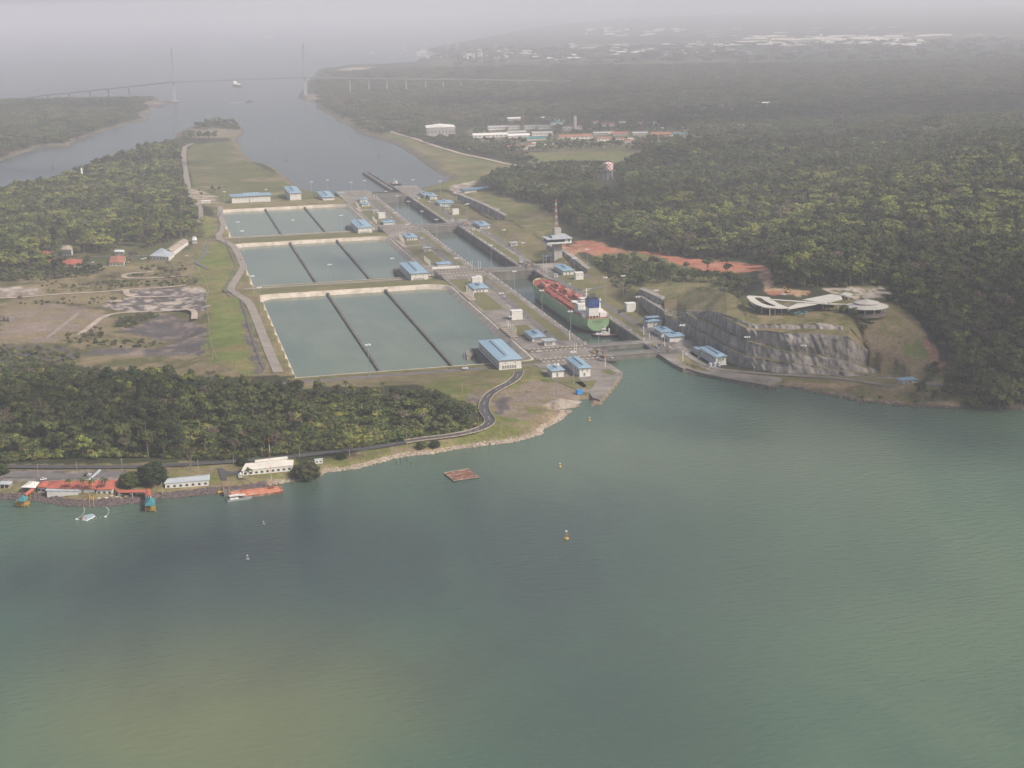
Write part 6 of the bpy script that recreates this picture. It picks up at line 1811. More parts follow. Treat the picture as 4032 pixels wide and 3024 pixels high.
# kerb and centre dashes of the bending shore road
b_ = MB()
Qs = [q for q in shore]
acc = 0
for a_, c_ in zip(Qs[:-1], Qs[1:]):
    acc += (c_ - a_).length
    if a_.x > -190 and (acc % 9) < 4.2:
        d_ = (c_ - a_).normalized(); s_ = Vector((d_.y, -d_.x, 0)) * .16
        m0 = a_.lerp(c_, .1); m1 = a_.lerp(c_, .8)
        b_.add([m0 - s_ + Vector((0, 0, .56)), m0 + s_ + Vector((0, 0, .56)), m1 + s_ + Vector((0, 0, .56)), m1 - s_ + Vector((0, 0, .56))], [(0, 1, 2, 3)])
struct(b_.build('road_marking', 'marking'))
b_ = MB()
for sd in (-4.3, 4.3):
    for a_, c_ in zip(Qs[:-1], Qs[1:]):
        if a_.x > -235:
            d_ = (c_ - a_).normalized(); s_ = Vector((d_.y, -d_.x, 0))
            p0, p1 = a_ + s_ * sd, c_ + s_ * sd
            b_.box(0, 0, 0, 0, 0, 0) if False else b_.add([p0 - s_ * .2 + Vector((0, 0, .2)), p0 + s_ * .2 + Vector((0, 0, .2)), p1 + s_ * .2 + Vector((0, 0, .2)), p1 - s_ * .2 + Vector((0, 0, .2)),
                                                          p0 - s_ * .2 + Vector((0, 0, 1.0)), p0 + s_ * .2 + Vector((0, 0, 1.0)), p1 + s_ * .2 + Vector((0, 0, 1.0)), p1 - s_ * .2 + Vector((0, 0, 1.0))], [(4, 5, 6, 7), (0, 1, 5, 4), (1, 2, 6, 5), (2, 3, 7, 6), (3, 0, 4, 7)])
struct(b_.build('road_kerb', 'pale_stone'))
# car park and its bay lines
pk = [G(x, y, 3) + np.array([0, 0, .35]) for x, y in e1((30, 345), (60, 410), (480, 425), (640, 440), (1080, 425), (1470, 400), (1540, 335), (700, 325))]
b_ = MB(); b_.add(pk, [tuple(range(len(pk)))[::-1]]); struct(b_.build('car_park', 'old_asphalt'))
b_ = MB(); b_.add([G(x, y, 3) + np.array([0, 0, .5]) for x, y in e2((810, 300), (870, 300), (930, 345), (1110, 335), (1115, 375), (930, 395), (925, 450), (860, 450))], [(0, 1, 2, 3, 4, 5, 6, 7)[::-1]]); struct(b_.build('jetty_road', 'asphalt'))
# quarry spoil and slipway by the wing quay
q = [tuple(W(x, y, 0.4)[:2]) for x, y in S(1600, 1250, .407, [(1500, 600), (1560, 595), (1690, 850), (1640, 872)])]
A_ = [W(x, y, z) for (x, y), z in zip(S(1600, 1250, .407, [(1505, 600), (1585, 600), (1700, 855), (1635, 872)]), (Z1, Z1, -.6, -.6))]
b_ = MB(); b_.add(A_, [(0, 1, 2, 3)]); struct(b_.build('slipway', 'concrete'))
face('spoil_bank', S(1600, 1250, .407, [(1050, 905), (1150, 900), (1300, 890), (1420, 890), (1640, 875)]), [1250 + .407 * y for y in (885, 872, 855, 825, 855)], .2)
MATS['rock_pale'] = None; del MATS['rock_pale']
mat('pale_rock', (.40, .34, .28), .95, (.24, .2, .165), .2, 8, bump=.6)
bpy.data.objects['spoil_bank'].data.materials[0] = M('pale_rock')

# ---------------------------------------------------------------- bridge
t1, t2 = np.array([-286.9, 5073.3, SEA]), np.array([242.0, 5107.0, SEA])
br = thing('cable_bridge', 'long cable-stayed bridge with two slender single pylons over the sea channel', 'bridge', (0, 0, 0))
mat('bridge_grey', (.30, .30, .31), .8); mat('bridge_deck', (.17, .17, .18), .8)
for i, p in enumerate((t1, t2)):
    b_ = MB()
    b_.add([(p[0] + sx * 7, p[1] + sy * 5, SEA - 2) for sx, sy in ((-1, -1), (1, -1), (1, 1), (-1, 1))] + [(p[0] + sx * 5.2, p[1] + sy * 4, SEA + 72) for sx, sy in ((-1, -1), (1, -1), (1, 1), (-1, 1))] + [(p[0] + sx * 3, p[1] + sy * 3, SEA + 212) for sx, sy in ((-1, -1), (1, -1), (1, 1), (-1, 1))],
           [(a_ * 4 + k, a_ * 4 + (k + 1) % 4, a_ * 4 + 4 + (k + 1) % 4, a_ * 4 + 4 + k) for a_ in (0, 1) for k in range(4)] + [(8, 9, 10, 11)])
    b_.box(p[0] - 16, p[0] + 16, p[1] - 12, p[1] + 12, SEA - 3, SEA + 4)
    b_.build('pylon', 'bridge_grey', br)
piers = [(105, 386, 388), (190, 405, 376), (273, 399, 369), (357, 399, 360), (430, 403, 352), (510, 397, 344), 1, 2, (1379, 358, 309), (1453, 361, 310.5), (1524, 361, 312), (1600, 358, 313), (1677, 350, 313.5), (1746, 350, 314), (1816, 350, 314), (1920, 343, 316), (2044, 340, 318), (2126, 336, 320), (2252, 330, 322), (2600, 323, 327)]
dk = [(-1400, 5620, -22.0)]
for pr_ in piers:
    if pr_ == 1: dk.append((t1[0], t1[1], 49.0)); continue
    if pr_ == 2: dk.append((t2[0], t2[1], 48.0)); continue
    P = W(pr_[0], pr_[1], -24)
    # keep the deck on a fair line in plan
    if pr_[0] < 690: P[1] = 5073 + (t1[0] - P[0]) * .55
    else: P[1] = 5107 + (P[0] - t2[0]) * .10
    x_ = pr_[0]
    d_ = FV * FPX + RV * (x_ - 2016) - UV * (pr_[1] - 1512)
    d_ = d_ / d_[1]; P = np.array([CP[0] + d_[0] * (P[1] - CP[1]), P[1], -24.0])
    zt_ = up(P, pr_[2])
    dk.append((P[0], P[1], zt_))
    if zt_ > -18 and pr_[0] < 2500:
        b_ = MB(); b_.cbox(P[0], P[1], -28, 5.5, 4, zt_ + 28 - 1.5); b_.cbox(P[0], P[1], zt_ - 4, 8, 10, 2.6); b_.build('pier', 'bridge_grey', br)
b_ = MB()
for a_, c_ in zip(dk[:-1], dk[1:]):
    d_ = Vector(c_) - Vector(a_); s_ = Vector((-d_.y, d_.x, 0)).normalized() * 11
    A, B = Vector(a_), Vector(c_)
    u = Vector((0, 0, 4.0))
    b_.add([A - s_, A + s_, B + s_, B - s_, A - s_ + u, A + s_ + u, B + s_ + u, B - s_ + u], [(0, 1, 2, 3), (7, 6, 5, 4), (0, 3, 7, 4), (1, 5, 6, 2), (0, 4, 5, 1), (3, 2, 6, 7)])
b_.build('deck', 'bridge_deck', br)
b_ = MB()
for p, sx in ((t1, -1), (t1, 1), (t2, -1), (t2, 1)):
    for k in range(1, 17):
        b_.tube((p[0], p[1], SEA + 110 + k * 5.8), (p[0] + sx * k * 15.5, p[1], 50), .09, n=3)
b_.build('stay_cables', 'bridge_grey', br)


# ---------------------------------------------------------------- trees
def foliage(name, cols, tr=0.0):
    m = bpy.data.materials.new(name); m.use_nodes = True
    nt = m.node_tree; b = nt.nodes['Principled BSDF']
    b.inputs['Roughness'].default_value = .75; b.inputs['Specular IOR Level'].default_value = .15
    oi = nt.nodes.new('ShaderNodeObjectInfo')
    cr = nt.nodes.new('ShaderNodeValToRGB'); el = cr.color_ramp.elements
    while len(el) < len(cols): el.new(.5)
    for i, c in enumerate(cols):
        el[i].position = i / (len(cols) - 1); el[i].color = (*c, 1)
    nt.links.new(oi.outputs['Random'], cr.inputs[0])
    ge = nt.nodes.new('ShaderNodeNewGeometry'); n = nt.nodes.new('ShaderNodeTexNoise'); n.inputs['Scale'].default_value = .28; n.inputs['Detail'].default_value = 3
    nt.links.new(ge.outputs['Position'], n.inputs['Vector'])
    mr = nt.nodes.new('ShaderNodeMapRange'); mr.inputs[1].default_value = .3; mr.inputs[2].default_value = .7; mr.inputs[3].default_value = .62; mr.inputs[4].default_value = 1.4
    nt.links.new(n.outputs['Fac'], mr.inputs[0])
    # slow drift of tint over the forest
    n2 = nt.nodes.new('ShaderNodeTexNoise'); n2.inputs['Scale'].default_value = .011; n2.inputs['Detail'].default_value = 4
    nt.links.new(ge.outputs['Position'], n2.inputs['Vector'])
    m2 = nt.nodes.new('ShaderNodeMapRange'); m2.inputs[1].default_value = .35; m2.inputs[2].default_value = .65; m2.inputs[3].default_value = .62; m2.inputs[4].default_value = 1.4
    nt.links.new(n2.outputs['Fac'], m2.inputs[0])
    mu = nt.nodes.new('ShaderNodeMath'); mu.operation = 'MULTIPLY'; nt.links.new(mr.outputs[0], mu.inputs[0]); nt.links.new(m2.outputs[0], mu.inputs[1])
    vm = nt.nodes.new('ShaderNodeVectorMath'); vm.operation = 'SCALE'; nt.links.new(cr.outputs[0], vm.inputs[0]); nt.links.new(mu.outputs[0], vm.inputs['Scale'])
    nt.links.new(vm.outputs[0], b.inputs['Base Color'])
    MATS[name] = m


foliage('leaf_green', [(.030, .044, .018), (.048, .064, .022), (.072, .092, .028), (.070, .074, .034), (.098, .110, .036)])
foliage('leaf_light', [(.115, .140, .040), (.150, .170, .046), (.185, .19, .05), (.13, .150, .046)])
foliage('leaf_dry', [(.13, .095, .070), (.115, .10, .065), (.10, .085, .05), (.15, .115, .09)])
foliage('leaf_palm', [(.06, .085, .025), (.09, .105, .035), (.08, .10, .03)])
foliage('leaf_banana', [(.05, .080, .022), (.08, .105, .03), (.14, .13, .045), (.20, .165, .06)])
mat('bark', (.22, .19, .165), .9, (.14, .12, .10), 1.0)


def crown_mb(b_, rg, lobes, leaf, nleaf, cx=0, cy=0, mi=0, core=.78):
    for (lx, ly, lz, rx, ry, rz_) in lobes:
        b_.mi = mi
        j = rg.uniform(.8, 1.15, 12)
        b_.add([(cx + lx + v[0] * rx * core * q, cy + ly + v[1] * ry * core * q, lz + v[2] * rz_ * core * q) for v, q in zip(ico, j)], icf)
        for _ in range(nleaf):
            v = rg.normal(size=3); v /= np.linalg.norm(v)
            if v[2] < -.35: v[2] *= -1
            r_ = rg.uniform(.78, 1.14)
            p = np.array([cx + lx, cy + ly, lz]) + v * r_ * np.array([rx, ry, rz_])
            nrm = v + rg.normal(size=3) * .45; nrm /= np.linalg.norm(nrm)
            a_ = np.cross(nrm, rg.normal(size=3)); a_ /= np.linalg.norm(a_) + 1e-9; c_ = np.cross(nrm, a_)
            s_ = leaf * rg.uniform(.6, 1.35)
            b_.add([p - a_ * s_ * .6, p - c_ * s_ * .45, p + a_ * s_ * .6, p + c_ * s_ * .45 + nrm * s_ * .15], [(0, 1, 2, 3)])


def limbs(b_, rg, h, r, lobes, mi):
    b_.mi = mi
    b_.tube((0, 0, -1.5), (.2, .1, h * .5), r, r * .6, 7)
    for (lx, ly, lz, *_) in lobes[:6]:
        b_.tube((.2, .1, h * .45), (lx * .8, ly * .8, lz), r * .45, r * .15, 5)


def tree_shape(kind, seed):
    """lobes of a crown about 12-18 m tall"""
    rg = np.random.default_rng(seed)
    L = []
    if kind == 'globe':
        for i in range(22):
            t_ = (i + .5) / 22; ph = i * 2.4; zc = 2.6 + 9.2 * t_; rr_ = 6.3 * math.sqrt(max(0.02, 1 - (t_ * 1.12 - .22) ** 2))
            L.append((rr_ * math.cos(ph), rr_ * math.sin(ph), zc, 2.9, 2.9, 2.5))
        L.append((0, 0, 7.5, 6.6, 6.6, 5.6))
        return L, rg, 6
    if kind == 'round':
        n, R_, H_, h0 = 9, 4.2, 3.6, 9.5
    elif kind == 'tall':
        n, R_, H_, h0 = 9, 3.4, 4.6, 12
    elif kind == 'umbrella':
        n, R_, H_, h0 = 10, 6.6, 1.2, 11.5
    else:
        n, R_, H_, h0 = 6, 2.6, 1.6, 3.4
    for i in range(n):
        a_ = i * 2.4 + rg.uniform(-.4, .4); u = math.sqrt((i + .4) / n)
        s_ = rg.uniform(.75, 1.2) * (1 if kind != 'umbrella' else .9)
        L.append((R_ * u * math.cos(a_), R_ * u * math.sin(a_), h0 + H_ * rg.uniform(-.6, .7) * (1 - u * .4) + (1 - u) * H_ * .5, 2.5 * s_, 2.5 * s_, (2.0 if kind != 'umbrella' else 1.25) * s_))
    if kind == 'bush':
        L = [(x, y, z * .6, a_ * .8, b2_ * .8, c_ * .75) for x, y, z, a_, b2_, c_ in L]
    return L, rg, h0


PROTO = {}


def proto(key, kind, leafm, seed, nleaf=42, leaf=1.25, core=.78):
    L, rg, h0 = tree_shape(kind, seed)
    b_ = MB(); crown_mb(b_, rg, L, leaf, nleaf, core=core)
    b_.mi = 1
    limbs(b_, rg, h0, .42, L, 1)
    PROTO[key] = (b_, leafm)


for i in range(3): proto('g%d' % i, 'round', 'leaf_green', 10 + i)
for i in range(2): proto('t%d' % i, 'tall', 'leaf_green', 20 + i)
proto('u0', 'umbrella', 'leaf_green', 30); proto('u1', 'umbrella', 'leaf_light', 31)
for i in range(2): proto('l%d' % i, 'round', 'leaf_light', 40 + i)
for i in range(2): proto('d%d' % i, 'round', 'leaf_dry', 50 + i, 30, .9, .45)
proto('b0', 'bush', 'leaf_green', 60, 30, .9); proto('b1', 'bush', 'leaf_light', 61, 30, .9)


def palm_mb(seed, h=9.0, fl=4.2, trunk=True):
    rg = np.random.default_rng(seed); b_ = MB()
    b_.mi = 0
    for k in range(16):
        a_ = k * 2.4; el = rg.uniform(-.1, 1.0)
        p = np.array([0, 0, h]); d_ = np.array([math.cos(a_) * math.cos(el), math.sin(a_) * math.cos(el), math.sin(el)])
        s_ = np.array([-math.sin(a_), math.cos(a_), 0]); w_ = .62
        pv = None
        for q in range(6):
            ww = w_ * (1 - abs(q / 5 - .35) * 1.1)
            cur_ = [p - s_ * ww - np.array([0, 0, ww * .45]), p, p + s_ * ww - np.array([0, 0, ww * .45])]
            if pv is not None: b_.add(pv + cur_, [(0, 1, 4, 3), (1, 2, 5, 4)])
            pv = cur_
            p = p + d_ * fl / 5; d_ = d_ + np.array([0, 0, -.42]); d_ /= np.linalg.norm(d_)
    b_.mi = 1
    if trunk: b_.tube((0, 0, -1), (.3, 0, h), .22, .16, 7)
    return b_


def banana_mb(seed):
    rg = np.random.default_rng(seed); b_ = MB()
    for cxy in range(5):
        ox, oy = rg.uniform(-2.4, 2.4, 2); b_.mi = 0
        for k in range(8):
            a_ = rg.uniform(0, 6.28); el = rg.uniform(.5, 1.35); fl = rg.uniform(2.6, 4.4)
            p = np.array([ox, oy, 1.2]); d_ = np.array([math.cos(a_) * math.cos(el), math.sin(a_) * math.cos(el), math.sin(el)]); s_ = np.array([-math.sin(a_), math.cos(a_), 0]); pv = None
            for q in range(5):
                ww = .55 * (1 - abs(q / 4 - .55) * 1.5)
                cur_ = [p - s_ * ww, p + s_ * ww]
                if pv is not None: b_.add(pv + cur_, [(0, 1, 3, 2)])
                pv = cur_; p = p + d_ * fl / 4; d_ = d_ + np.array([0, 0, -.34]); d_ /= np.linalg.norm(d_)
    b_.mi = 1; b_.tube((0, 0, -.5), (0, 0, 1.6), .2, n=5)
    return b_


PROTO['p0'] = (palm_mb(1), 'leaf_palm'); PROTO['n0'] = (banana_mb(3), 'leaf_banana'); PROTO['n1'] = (banana_mb(4), 'leaf_banana')


# far canopy patches: many low crowns in one piece
def patch_mb(seed, n=16, w=46):
    rg = np.random.default_rng(seed); b_ = MB()
    for k in range(n):
        x, y = rg.uniform(-w / 2, w / 2, 2); s_ = rg.uniform(.8, 1.4)
        L = [(rg.uniform(-3, 3) * s_, rg.uniform(-3, 3) * s_, rg.uniform(8, 13) * s_, 3.4 * s_, 3.4 * s_, 2.6 * s_) for _ in range(4)]
        crown_mb(b_, rg, L, 2.6, 9, x, y)
    b_.mi = 1; b_.tube((0, 0, 0), (0, 0, 8), .5, n=5)
    return b_


PROTO['f0'] = (patch_mb(5), 'leaf_green'); PROTO['f1'] = (patch_mb(6), 'leaf_green'); PROTO['f2'] = (patch_mb(7), 'leaf_dry')
pm = {}
for k_, (b_, lm) in PROTO.items():
    me = bpy.data.meshes.new('plant_' + k_); me.from_pydata(b_.v, [], b_.f); me.materials.append(M(lm)); me.materials.append(M('bark')); me.polygons.foreach_set('material_index', b_.m); me.update()
    pm[k_] = me


FH = [(1863, 2000, 541, 9, 'w', 'w', 'long white shed row, left piece'), (1922, 2000, 511, 9, 'w', 'g', 'pale shed behind the big warehouse'), (2000, 2050, 475, 8, 'g', 'w', 'grey-roofed hall at the left of the far estate'), (2000, 2045, 509, 10, 'w', 'g', 'white hall left of the lattice mast'),
      (2065, 2115, 509, 11, 'w', 'g', 'grey-roofed hall right of the lattice mast'), (2120, 2170, 509, 12, 'w', 'g', 'second grey-roofed hall right of the lattice mast'), (2000, 2074, 532, 10, 'g', 'g', 'long grey wall-like shed in the far estate, left piece'), (2096, 2176, 534, 9, 'w', 'g', 'long grey wall-like shed in the far estate, right piece'), (2000, 2086, 541, 7, 'w', 'w', 'long white shed row, right piece'),
      (2170, 2217, 491, 8, 'w', 't', 'teal-roofed hall in the far estate'), (2072, 2150, 552, 6, 'w', 't', 'low turquoise-roofed hall in the meadow'), (2217, 2247, 514, 11, 'w', 'w', 'white cube-like house next to the chimney tower'), (2251, 2290, 509, 12, 'w', 'r', 'white house with red roof at the slim tower'),
      (2333, 2352, 486, 6, 'w', 'r', 'tiny red-roofed house right of the slim tower'), (2371, 2420, 498, 10, 'w', 'r', 'white and red villa in the far estate'), (2438, 2463, 486, 5, 'w', 'w', 'tiny white roof right of the villa'), (2511, 2531, 489, 6, 'w', 'r', 'tiny pinkish house near the right of the estate'),
      (2572, 2601, 491, 8, 'w', 'w', 'white gabled house near the right of the estate'), (2203, 2334, 547, 9, 'w', 'r', 'long red roof before the far estate'), (2337, 2396, 532, 7, 'g', 'g', 'left piece of the long low grey row of the far estate'), (2412, 2474, 533, 7, 'g', 'r', 'middle piece of the long low grey row of the far estate'), (2492, 2548, 532, 7, 'g', 'g', 'right piece of the long low grey row of the far estate'), (2565, 2642, 540, 11, 'r', 'r', 'wide red roof at the right of the estate'),
      (2637, 2696, 535, 6, 'w', 't', 'turquoise roof right of the wide red one'), (2353, 2407, 556, 11, 'w', 'r', 'white house with red roof in front of the long grey building'), (2425, 2457, 557, 11, 'w', 'r', 'second white house with red roof in front of the long grey building'), (2461, 2502, 564, 8, 'w', 'r', 'third white house with red roof in front of the long grey building'),
      (2696, 2735, 552, 9, 'w', 'w', 'bright white slanted roof at the forest edge'), (2755, 2777, 561, 8, 'w', 'w', 'small pale roof at the forest edge'), (2000, 2077, 590, 10, 'w', 'r', 'white house group with red roofs at the meadow'), (1843, 1895, 588, 9, 'w', 'r', 'pink house below the big warehouse'), (2080, 2106, 575, 7, 'w', 'r', 'small house with red roof at the meadow'),
      (2655, 2687, 612, 5, 'w', 'r', 'small red roof in the trees right of the meadow'), (2529, 2588, 617, 5, 'w', 'r', 'long low red roof in the trees right of the meadow'), (2791, 2834, 486, 8, 'w', 'w', 'white angular house on the right wooded slope'), (2860, 2897, 502, 14, 'c', 'r', 'striped apartment block with brown roof'),
      (2909, 2940, 502, 10, 'c', 'g', 'second striped apartment block'), (2954, 2992, 507, 14, 'c', 'g', 'third striped apartment block'), (3018, 3045, 503, 9, 'w', 'g', 'pale block on the right wooded slope'), (2764, 2782, 431, 4, 'w', 'w', 'tiny white roofs in the upper woods, left'), (2820, 2854, 422, 6, 'w', 'w', 'white row house in the upper woods'),
      (2860, 2885, 434, 5, 'w', 'w', 'tiny white house below the row house'), (2890, 2917, 438, 5, 'w', 'w', 'second tiny white house below the row house'), (2968, 2995, 425, 7, 'w', 'r', 'pinkish house in the upper woods'), (2651, 2678, 448, 4, 'w', 'w', 'tiny pale roof alone in the woods'), (2695, 2715, 451, 4, 'w', 'w', 'second tiny pale roof alone in the woods'),
      (3000, 3030, 412, 7, 'w', 'w', 'white cluster house in the upper woods, left'), (3020, 3060, 422, 4, 'w', 'w', 'white cluster house in the upper woods, right'), (3300, 3335, 423, 8, 'w', 'r', 'white and red houses high on the right slope, left'), (3345, 3382, 418, 4, 'w', 'r', 'white and red houses high on the right slope, right'), (3345, 3365, 509, 5, 'w', 'w', 'tiny white house alone in the right woods')]
# ---- where trees stand
def mask_pts(poly, step, jitter=.75, ymax=None, zoff=0):
    """ground points whose picture lies in the polygon, on a jittered grid"""
    ps = [G(x, y, -10) for x, y in poly]
    P = np.array(ps); x0, x1, y0, y1 = P[:, 0].min(), P[:, 0].max(), P[:, 1].min(), P[:, 1].max()
    X, Y = np.meshgrid(np.arange(x0, x1, step), np.arange(y0, y1, step))
    X = (X + NP.uniform(-jitter, jitter, X.shape) * step).ravel(); Y = (Y + NP.uniform(-jitter, jitter, Y.shape) * step).ravel()
    Z = terrain(X, Y)
    k = inpoly(X, Y, [(p[0], p[1]) for p in ps]) & (Z > SEA + .3)
    return np.stack([X[k], Y[k], Z[k]], -1)


KEEP = []          # clearings as world polygons


def clearing(pts, z=None):
    KEEP.append([tuple((G(x, y, -10) if z is None else W(x, y, z))[:2]) for x, y in pts])


def clear(P, pad=4.5):
    k = np.ones(len(P), bool)
    for q in KEEP: k &= ~inpoly(P[:, 0], P[:, 1], q)
    for line, w in ROADS: k &= segdist(P[:, 0], P[:, 1], [tuple(v) for v in line[::2]] + [tuple(line[-1])]) > w / 2 + pad
    dl = segdist(P[:, 0], P[:, 1], LAKE)
    k &= ~((dl < 5) & (P[:, 1] < 0)) & ~inpoly(P[:, 0], P[:, 1], LAKE_P)
    return P[k]


clearing([(2160, 985), (2290, 945), (2390, 955), (2500, 985), (2700, 1015), (2860, 1020), (3030, 1045), (3040, 1075), (2860, 1080), (2640, 1072), (2480, 1010), (2330, 1012), (2190, 1015)])
clearing([(2975, 1080), (3040, 1060), (3060, 1125), (3210, 1143), (3250, 1128), (3500, 1122), (3530, 1150), (3470, 1190), (3570, 1215), (3600, 1250), (3690, 1330), (3760, 1450), (3560, 1460), (3400, 1350), (2940, 1290), (2880, 1200), (2930, 1150), (2960, 1130)])
clearing([(2040, 590), (2360, 580), (2490, 580), (2530, 620), (2400, 655), (2200, 655), (2060, 640)])
clearing([(1840, 490), (1900, 470), (2100, 460), (2300, 480), (2500, 470), (2760, 520), (2800, 555), (2700, 565), (2300, 590), (1840, 570), (1675, 545), (1675, 520)])
clearing([(300, 688), (345, 688), (350, 718), (298, 718)])
clearing([(2345, 690), (2445, 690), (2440, 785), (2340, 785)])
clearing([(3300, 525), (3430, 525), (3420, 550), (3310, 548)])
for q in ([(145, 990), (215, 985), (220, 1018), (150, 1020)], [(140, 1015), (340, 1015), (340, 1055), (140, 1055)], [(232, 960), (300, 960), (300, 1018), (232, 1018)], [(415, 1000), (520, 1000), (520, 1055), (415, 1055)], [(445, 965), (570, 972), (570, 1008), (445, 1008)],
          [(560, 985), (700, 950), (740, 935), (790, 925), (800, 990), (760, 1020), (690, 1050), (560, 1045)], [(310, 998), (650, 1000), (650, 1035), (310, 1035)], [(425, 780), (560, 775), (560, 805), (425, 808)], [(350, 1030), (430, 1030), (430, 1062), (350, 1062)]):
    clearing(q)

pts_all = []   # (P, keys, weights, smin, smax)


def zone(poly, step, keys, wts, s0, s1, pad=4.5, thin=1.0, excl=None, town=False, gaps=None):
    P = mask_pts(poly, step)
    if town:
        a_, b2_ = PJ(P); k = np.ones(len(P), bool)
        for x0, x1, y, h_, *_ in FH: k &= ~((a_ > x0 - 6) & (a_ < x1 + 6) & (b2_ > y - h_ * 1.2) & (b2_ < y + 17))
        P = P[k]
    else: P = clear(P, pad)
    if excl:
        a_, b2_ = PJ(P); P = P[~inpoly(a_, b2_, excl)]
    if gaps is not None: P = P[vn(P[:, 0] / 34, P[:, 1] / 34, 71) * .6 + vn(P[:, 0] / 12, P[:, 1] / 12, 72) * .4 < gaps]
    if thin < 1: P = P[NP.random(len(P)) < thin]
    if len(P): pts_all.append((P, keys, wts, s0, s1))
    return P


MIX = ['g0', 'g1', 'g2', 't0', 't1', 'u0', 'l0', 'l1', 'd0', 'd1', 'u1', 'p0']
WM = [.2, .18, .16, .12, .1, .07, .04, .02, .05, .03, .01, .02]
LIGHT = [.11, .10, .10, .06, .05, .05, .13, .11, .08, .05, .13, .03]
DARK = [.22, .2, .18, .13, .12, .05, .0, .0, .05, .03, .0, .02]
# foreground wood
FGP = [(-60, 1500), (300, 1510), (560, 1530), (800, 1545), (1100, 1560), (1400, 1562), (1570, 1578), (1700, 1605), (1790, 1635), (1860, 1670), (1880, 1690), (1700, 1724), (1480, 1746), (1250, 1766), (1000, 1786), (860, 1800), (400, 1808), (-60, 1808)]
FG = clear(mask_pts(FGP, 9.4), 5)
PXf, PYf = PJ(FG)
ban = ((PXf > 1180) & (PXf < 1560) & (PYf > 1560 + vn(FG[:, 0] / 20, FG[:, 1] / 20, 61) * 25)) | ((PXf > 1500) & (PYf > 1690)) | ((PXf > 730) & (PXf < 900) & (PYf > 1690)) | ((PXf < 170) & (PYf > 1740)) | ((PXf > 1120) & (PYf > 1722))
BAN = FG[ban]; FG = FG[~ban | (NP.random(len(FG)) < .12)]
# left middle wood
zone([(0, 775), (60, 752), (190, 735), (300, 690), (420, 650), (560, 600), (690, 575), (712, 600), (722, 740), (745, 800), (800, 880), (790, 925), (740, 985), (640, 1030), (560, 1035), (440, 1050), (330, 1050), (200, 1065), (-200, 1080), (-700, 1080), (-500, 800)], 10.2, MIX, LIGHT, .65, 1.65, gaps=.42)
zone([(181, 737), (300, 688), (420, 648), (560, 600), (690, 575), (712, 600), (722, 730), (600, 742), (400, 745), (220, 758)], 10, MIX, DARK, .7, 1.1, thin=.6)
zone([(0, 1050), (330, 1058), (420, 1062), (380, 1085), (180, 1105), (-200, 1120), (-200, 1060)], 6.5, ['g0', 'g1', 'b0', 'b1', 'd0'], [.15, .15, .45, .15, .1], .5, .9)
for q, st_, th in (([(0, 1370), (180, 1385), (330, 1395), (300, 1440), (700, 1500), (1040, 1500), (1000, 1530), (-100, 1500), (-100, 1370)], 6.5, .75), ([(240, 1330), (640, 1350), (640, 1372), (300, 1362)], 6, .5), ([(443, 1288), (475, 1258), (612, 1230), (622, 1245), (520, 1290)], 5, .8), ([(420, 1108), (760, 1095), (790, 1115), (700, 1125), (430, 1135)], 6, .6),
                   ([(150, 1120), (480, 1108), (480, 1135), (200, 1150)], 7, .4), ([(540, 1045), (720, 1040), (740, 1065), (560, 1075)], 7, .5), ([(500, 1080), (700, 1072), (680, 1085), (500, 1090)], 6, .5), ([(0, 1190), (420, 1170), (500, 1180), (480, 1200), (100, 1200)], 7, .35), ([(320, 1330), (400, 1290), (420, 1310), (380, 1345)], 6, .8)):
    zone(q, st_, ['b0', 'b1', 'd1'], [.6, .25, .15], .35, .8, thin=th)
# left bank beyond the old canal, island tip
zone([(-700, 470), (0, 402), (300, 398), (600, 392), (600, 400), (560, 436), (470, 484), (400, 505), (260, 570), (150, 574), (0, 625), (-700, 800)], 40, ['f0', 'f1', 'f2'], [.45, .45, .1], .75, 1.0, 0)
zone([(760, 500), (850, 482), (935, 490), (945, 520), (880, 505), (800, 515)], 16, MIX, DARK, .8, 1.2, thin=.8)
zone([(735, 535), (850, 535), (860, 548), (745, 552)], 16, MIX, DARK, .8, 1.2, thin=.7)
zone([(770, 760), (870, 745), (880, 770), (790, 780)], 14, MIX, LIGHT, .5, .9, thin=.35)
# east woods
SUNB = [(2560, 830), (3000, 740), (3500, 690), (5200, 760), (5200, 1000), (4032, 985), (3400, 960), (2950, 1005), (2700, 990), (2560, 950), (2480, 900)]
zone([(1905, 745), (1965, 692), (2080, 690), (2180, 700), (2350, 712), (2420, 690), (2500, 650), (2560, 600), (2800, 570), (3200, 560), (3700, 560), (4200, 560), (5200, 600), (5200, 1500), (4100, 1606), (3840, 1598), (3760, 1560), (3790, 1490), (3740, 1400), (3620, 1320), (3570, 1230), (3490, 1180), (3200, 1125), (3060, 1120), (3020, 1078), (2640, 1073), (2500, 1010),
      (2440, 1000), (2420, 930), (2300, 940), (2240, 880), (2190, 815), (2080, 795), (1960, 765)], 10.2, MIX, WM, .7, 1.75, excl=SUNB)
zone(SUNB, 10.2, MIX, LIGHT, .7, 1.75)  # paler leaf mix puts the sunlit band into the tree colours
zone([(2440, 1000), (2420, 930), (2240, 880), (2080, 795), (1960, 765), (2180, 715), (2400, 740), (2700, 760), (3200, 900), (5200, 1000), (5200, 1500), (4100, 1600), (3790, 1490), (3620, 1320), (3490, 1180), (3060, 1120), (3020, 1078), (2640, 1073)], 11, ['b0', 'b1', 'g1'], [.7, .15, .15], .7, 1.5)
zone([(2540, 1052), (2700, 1092), (2860, 1110), (3010, 1118), (2990, 1160), (2900, 1170), (2800, 1115), (2640, 1110), (2540, 1130), (2450, 1090), (2360, 1040), (2450, 1020)], 8.5, MIX, DARK, .6, .95)
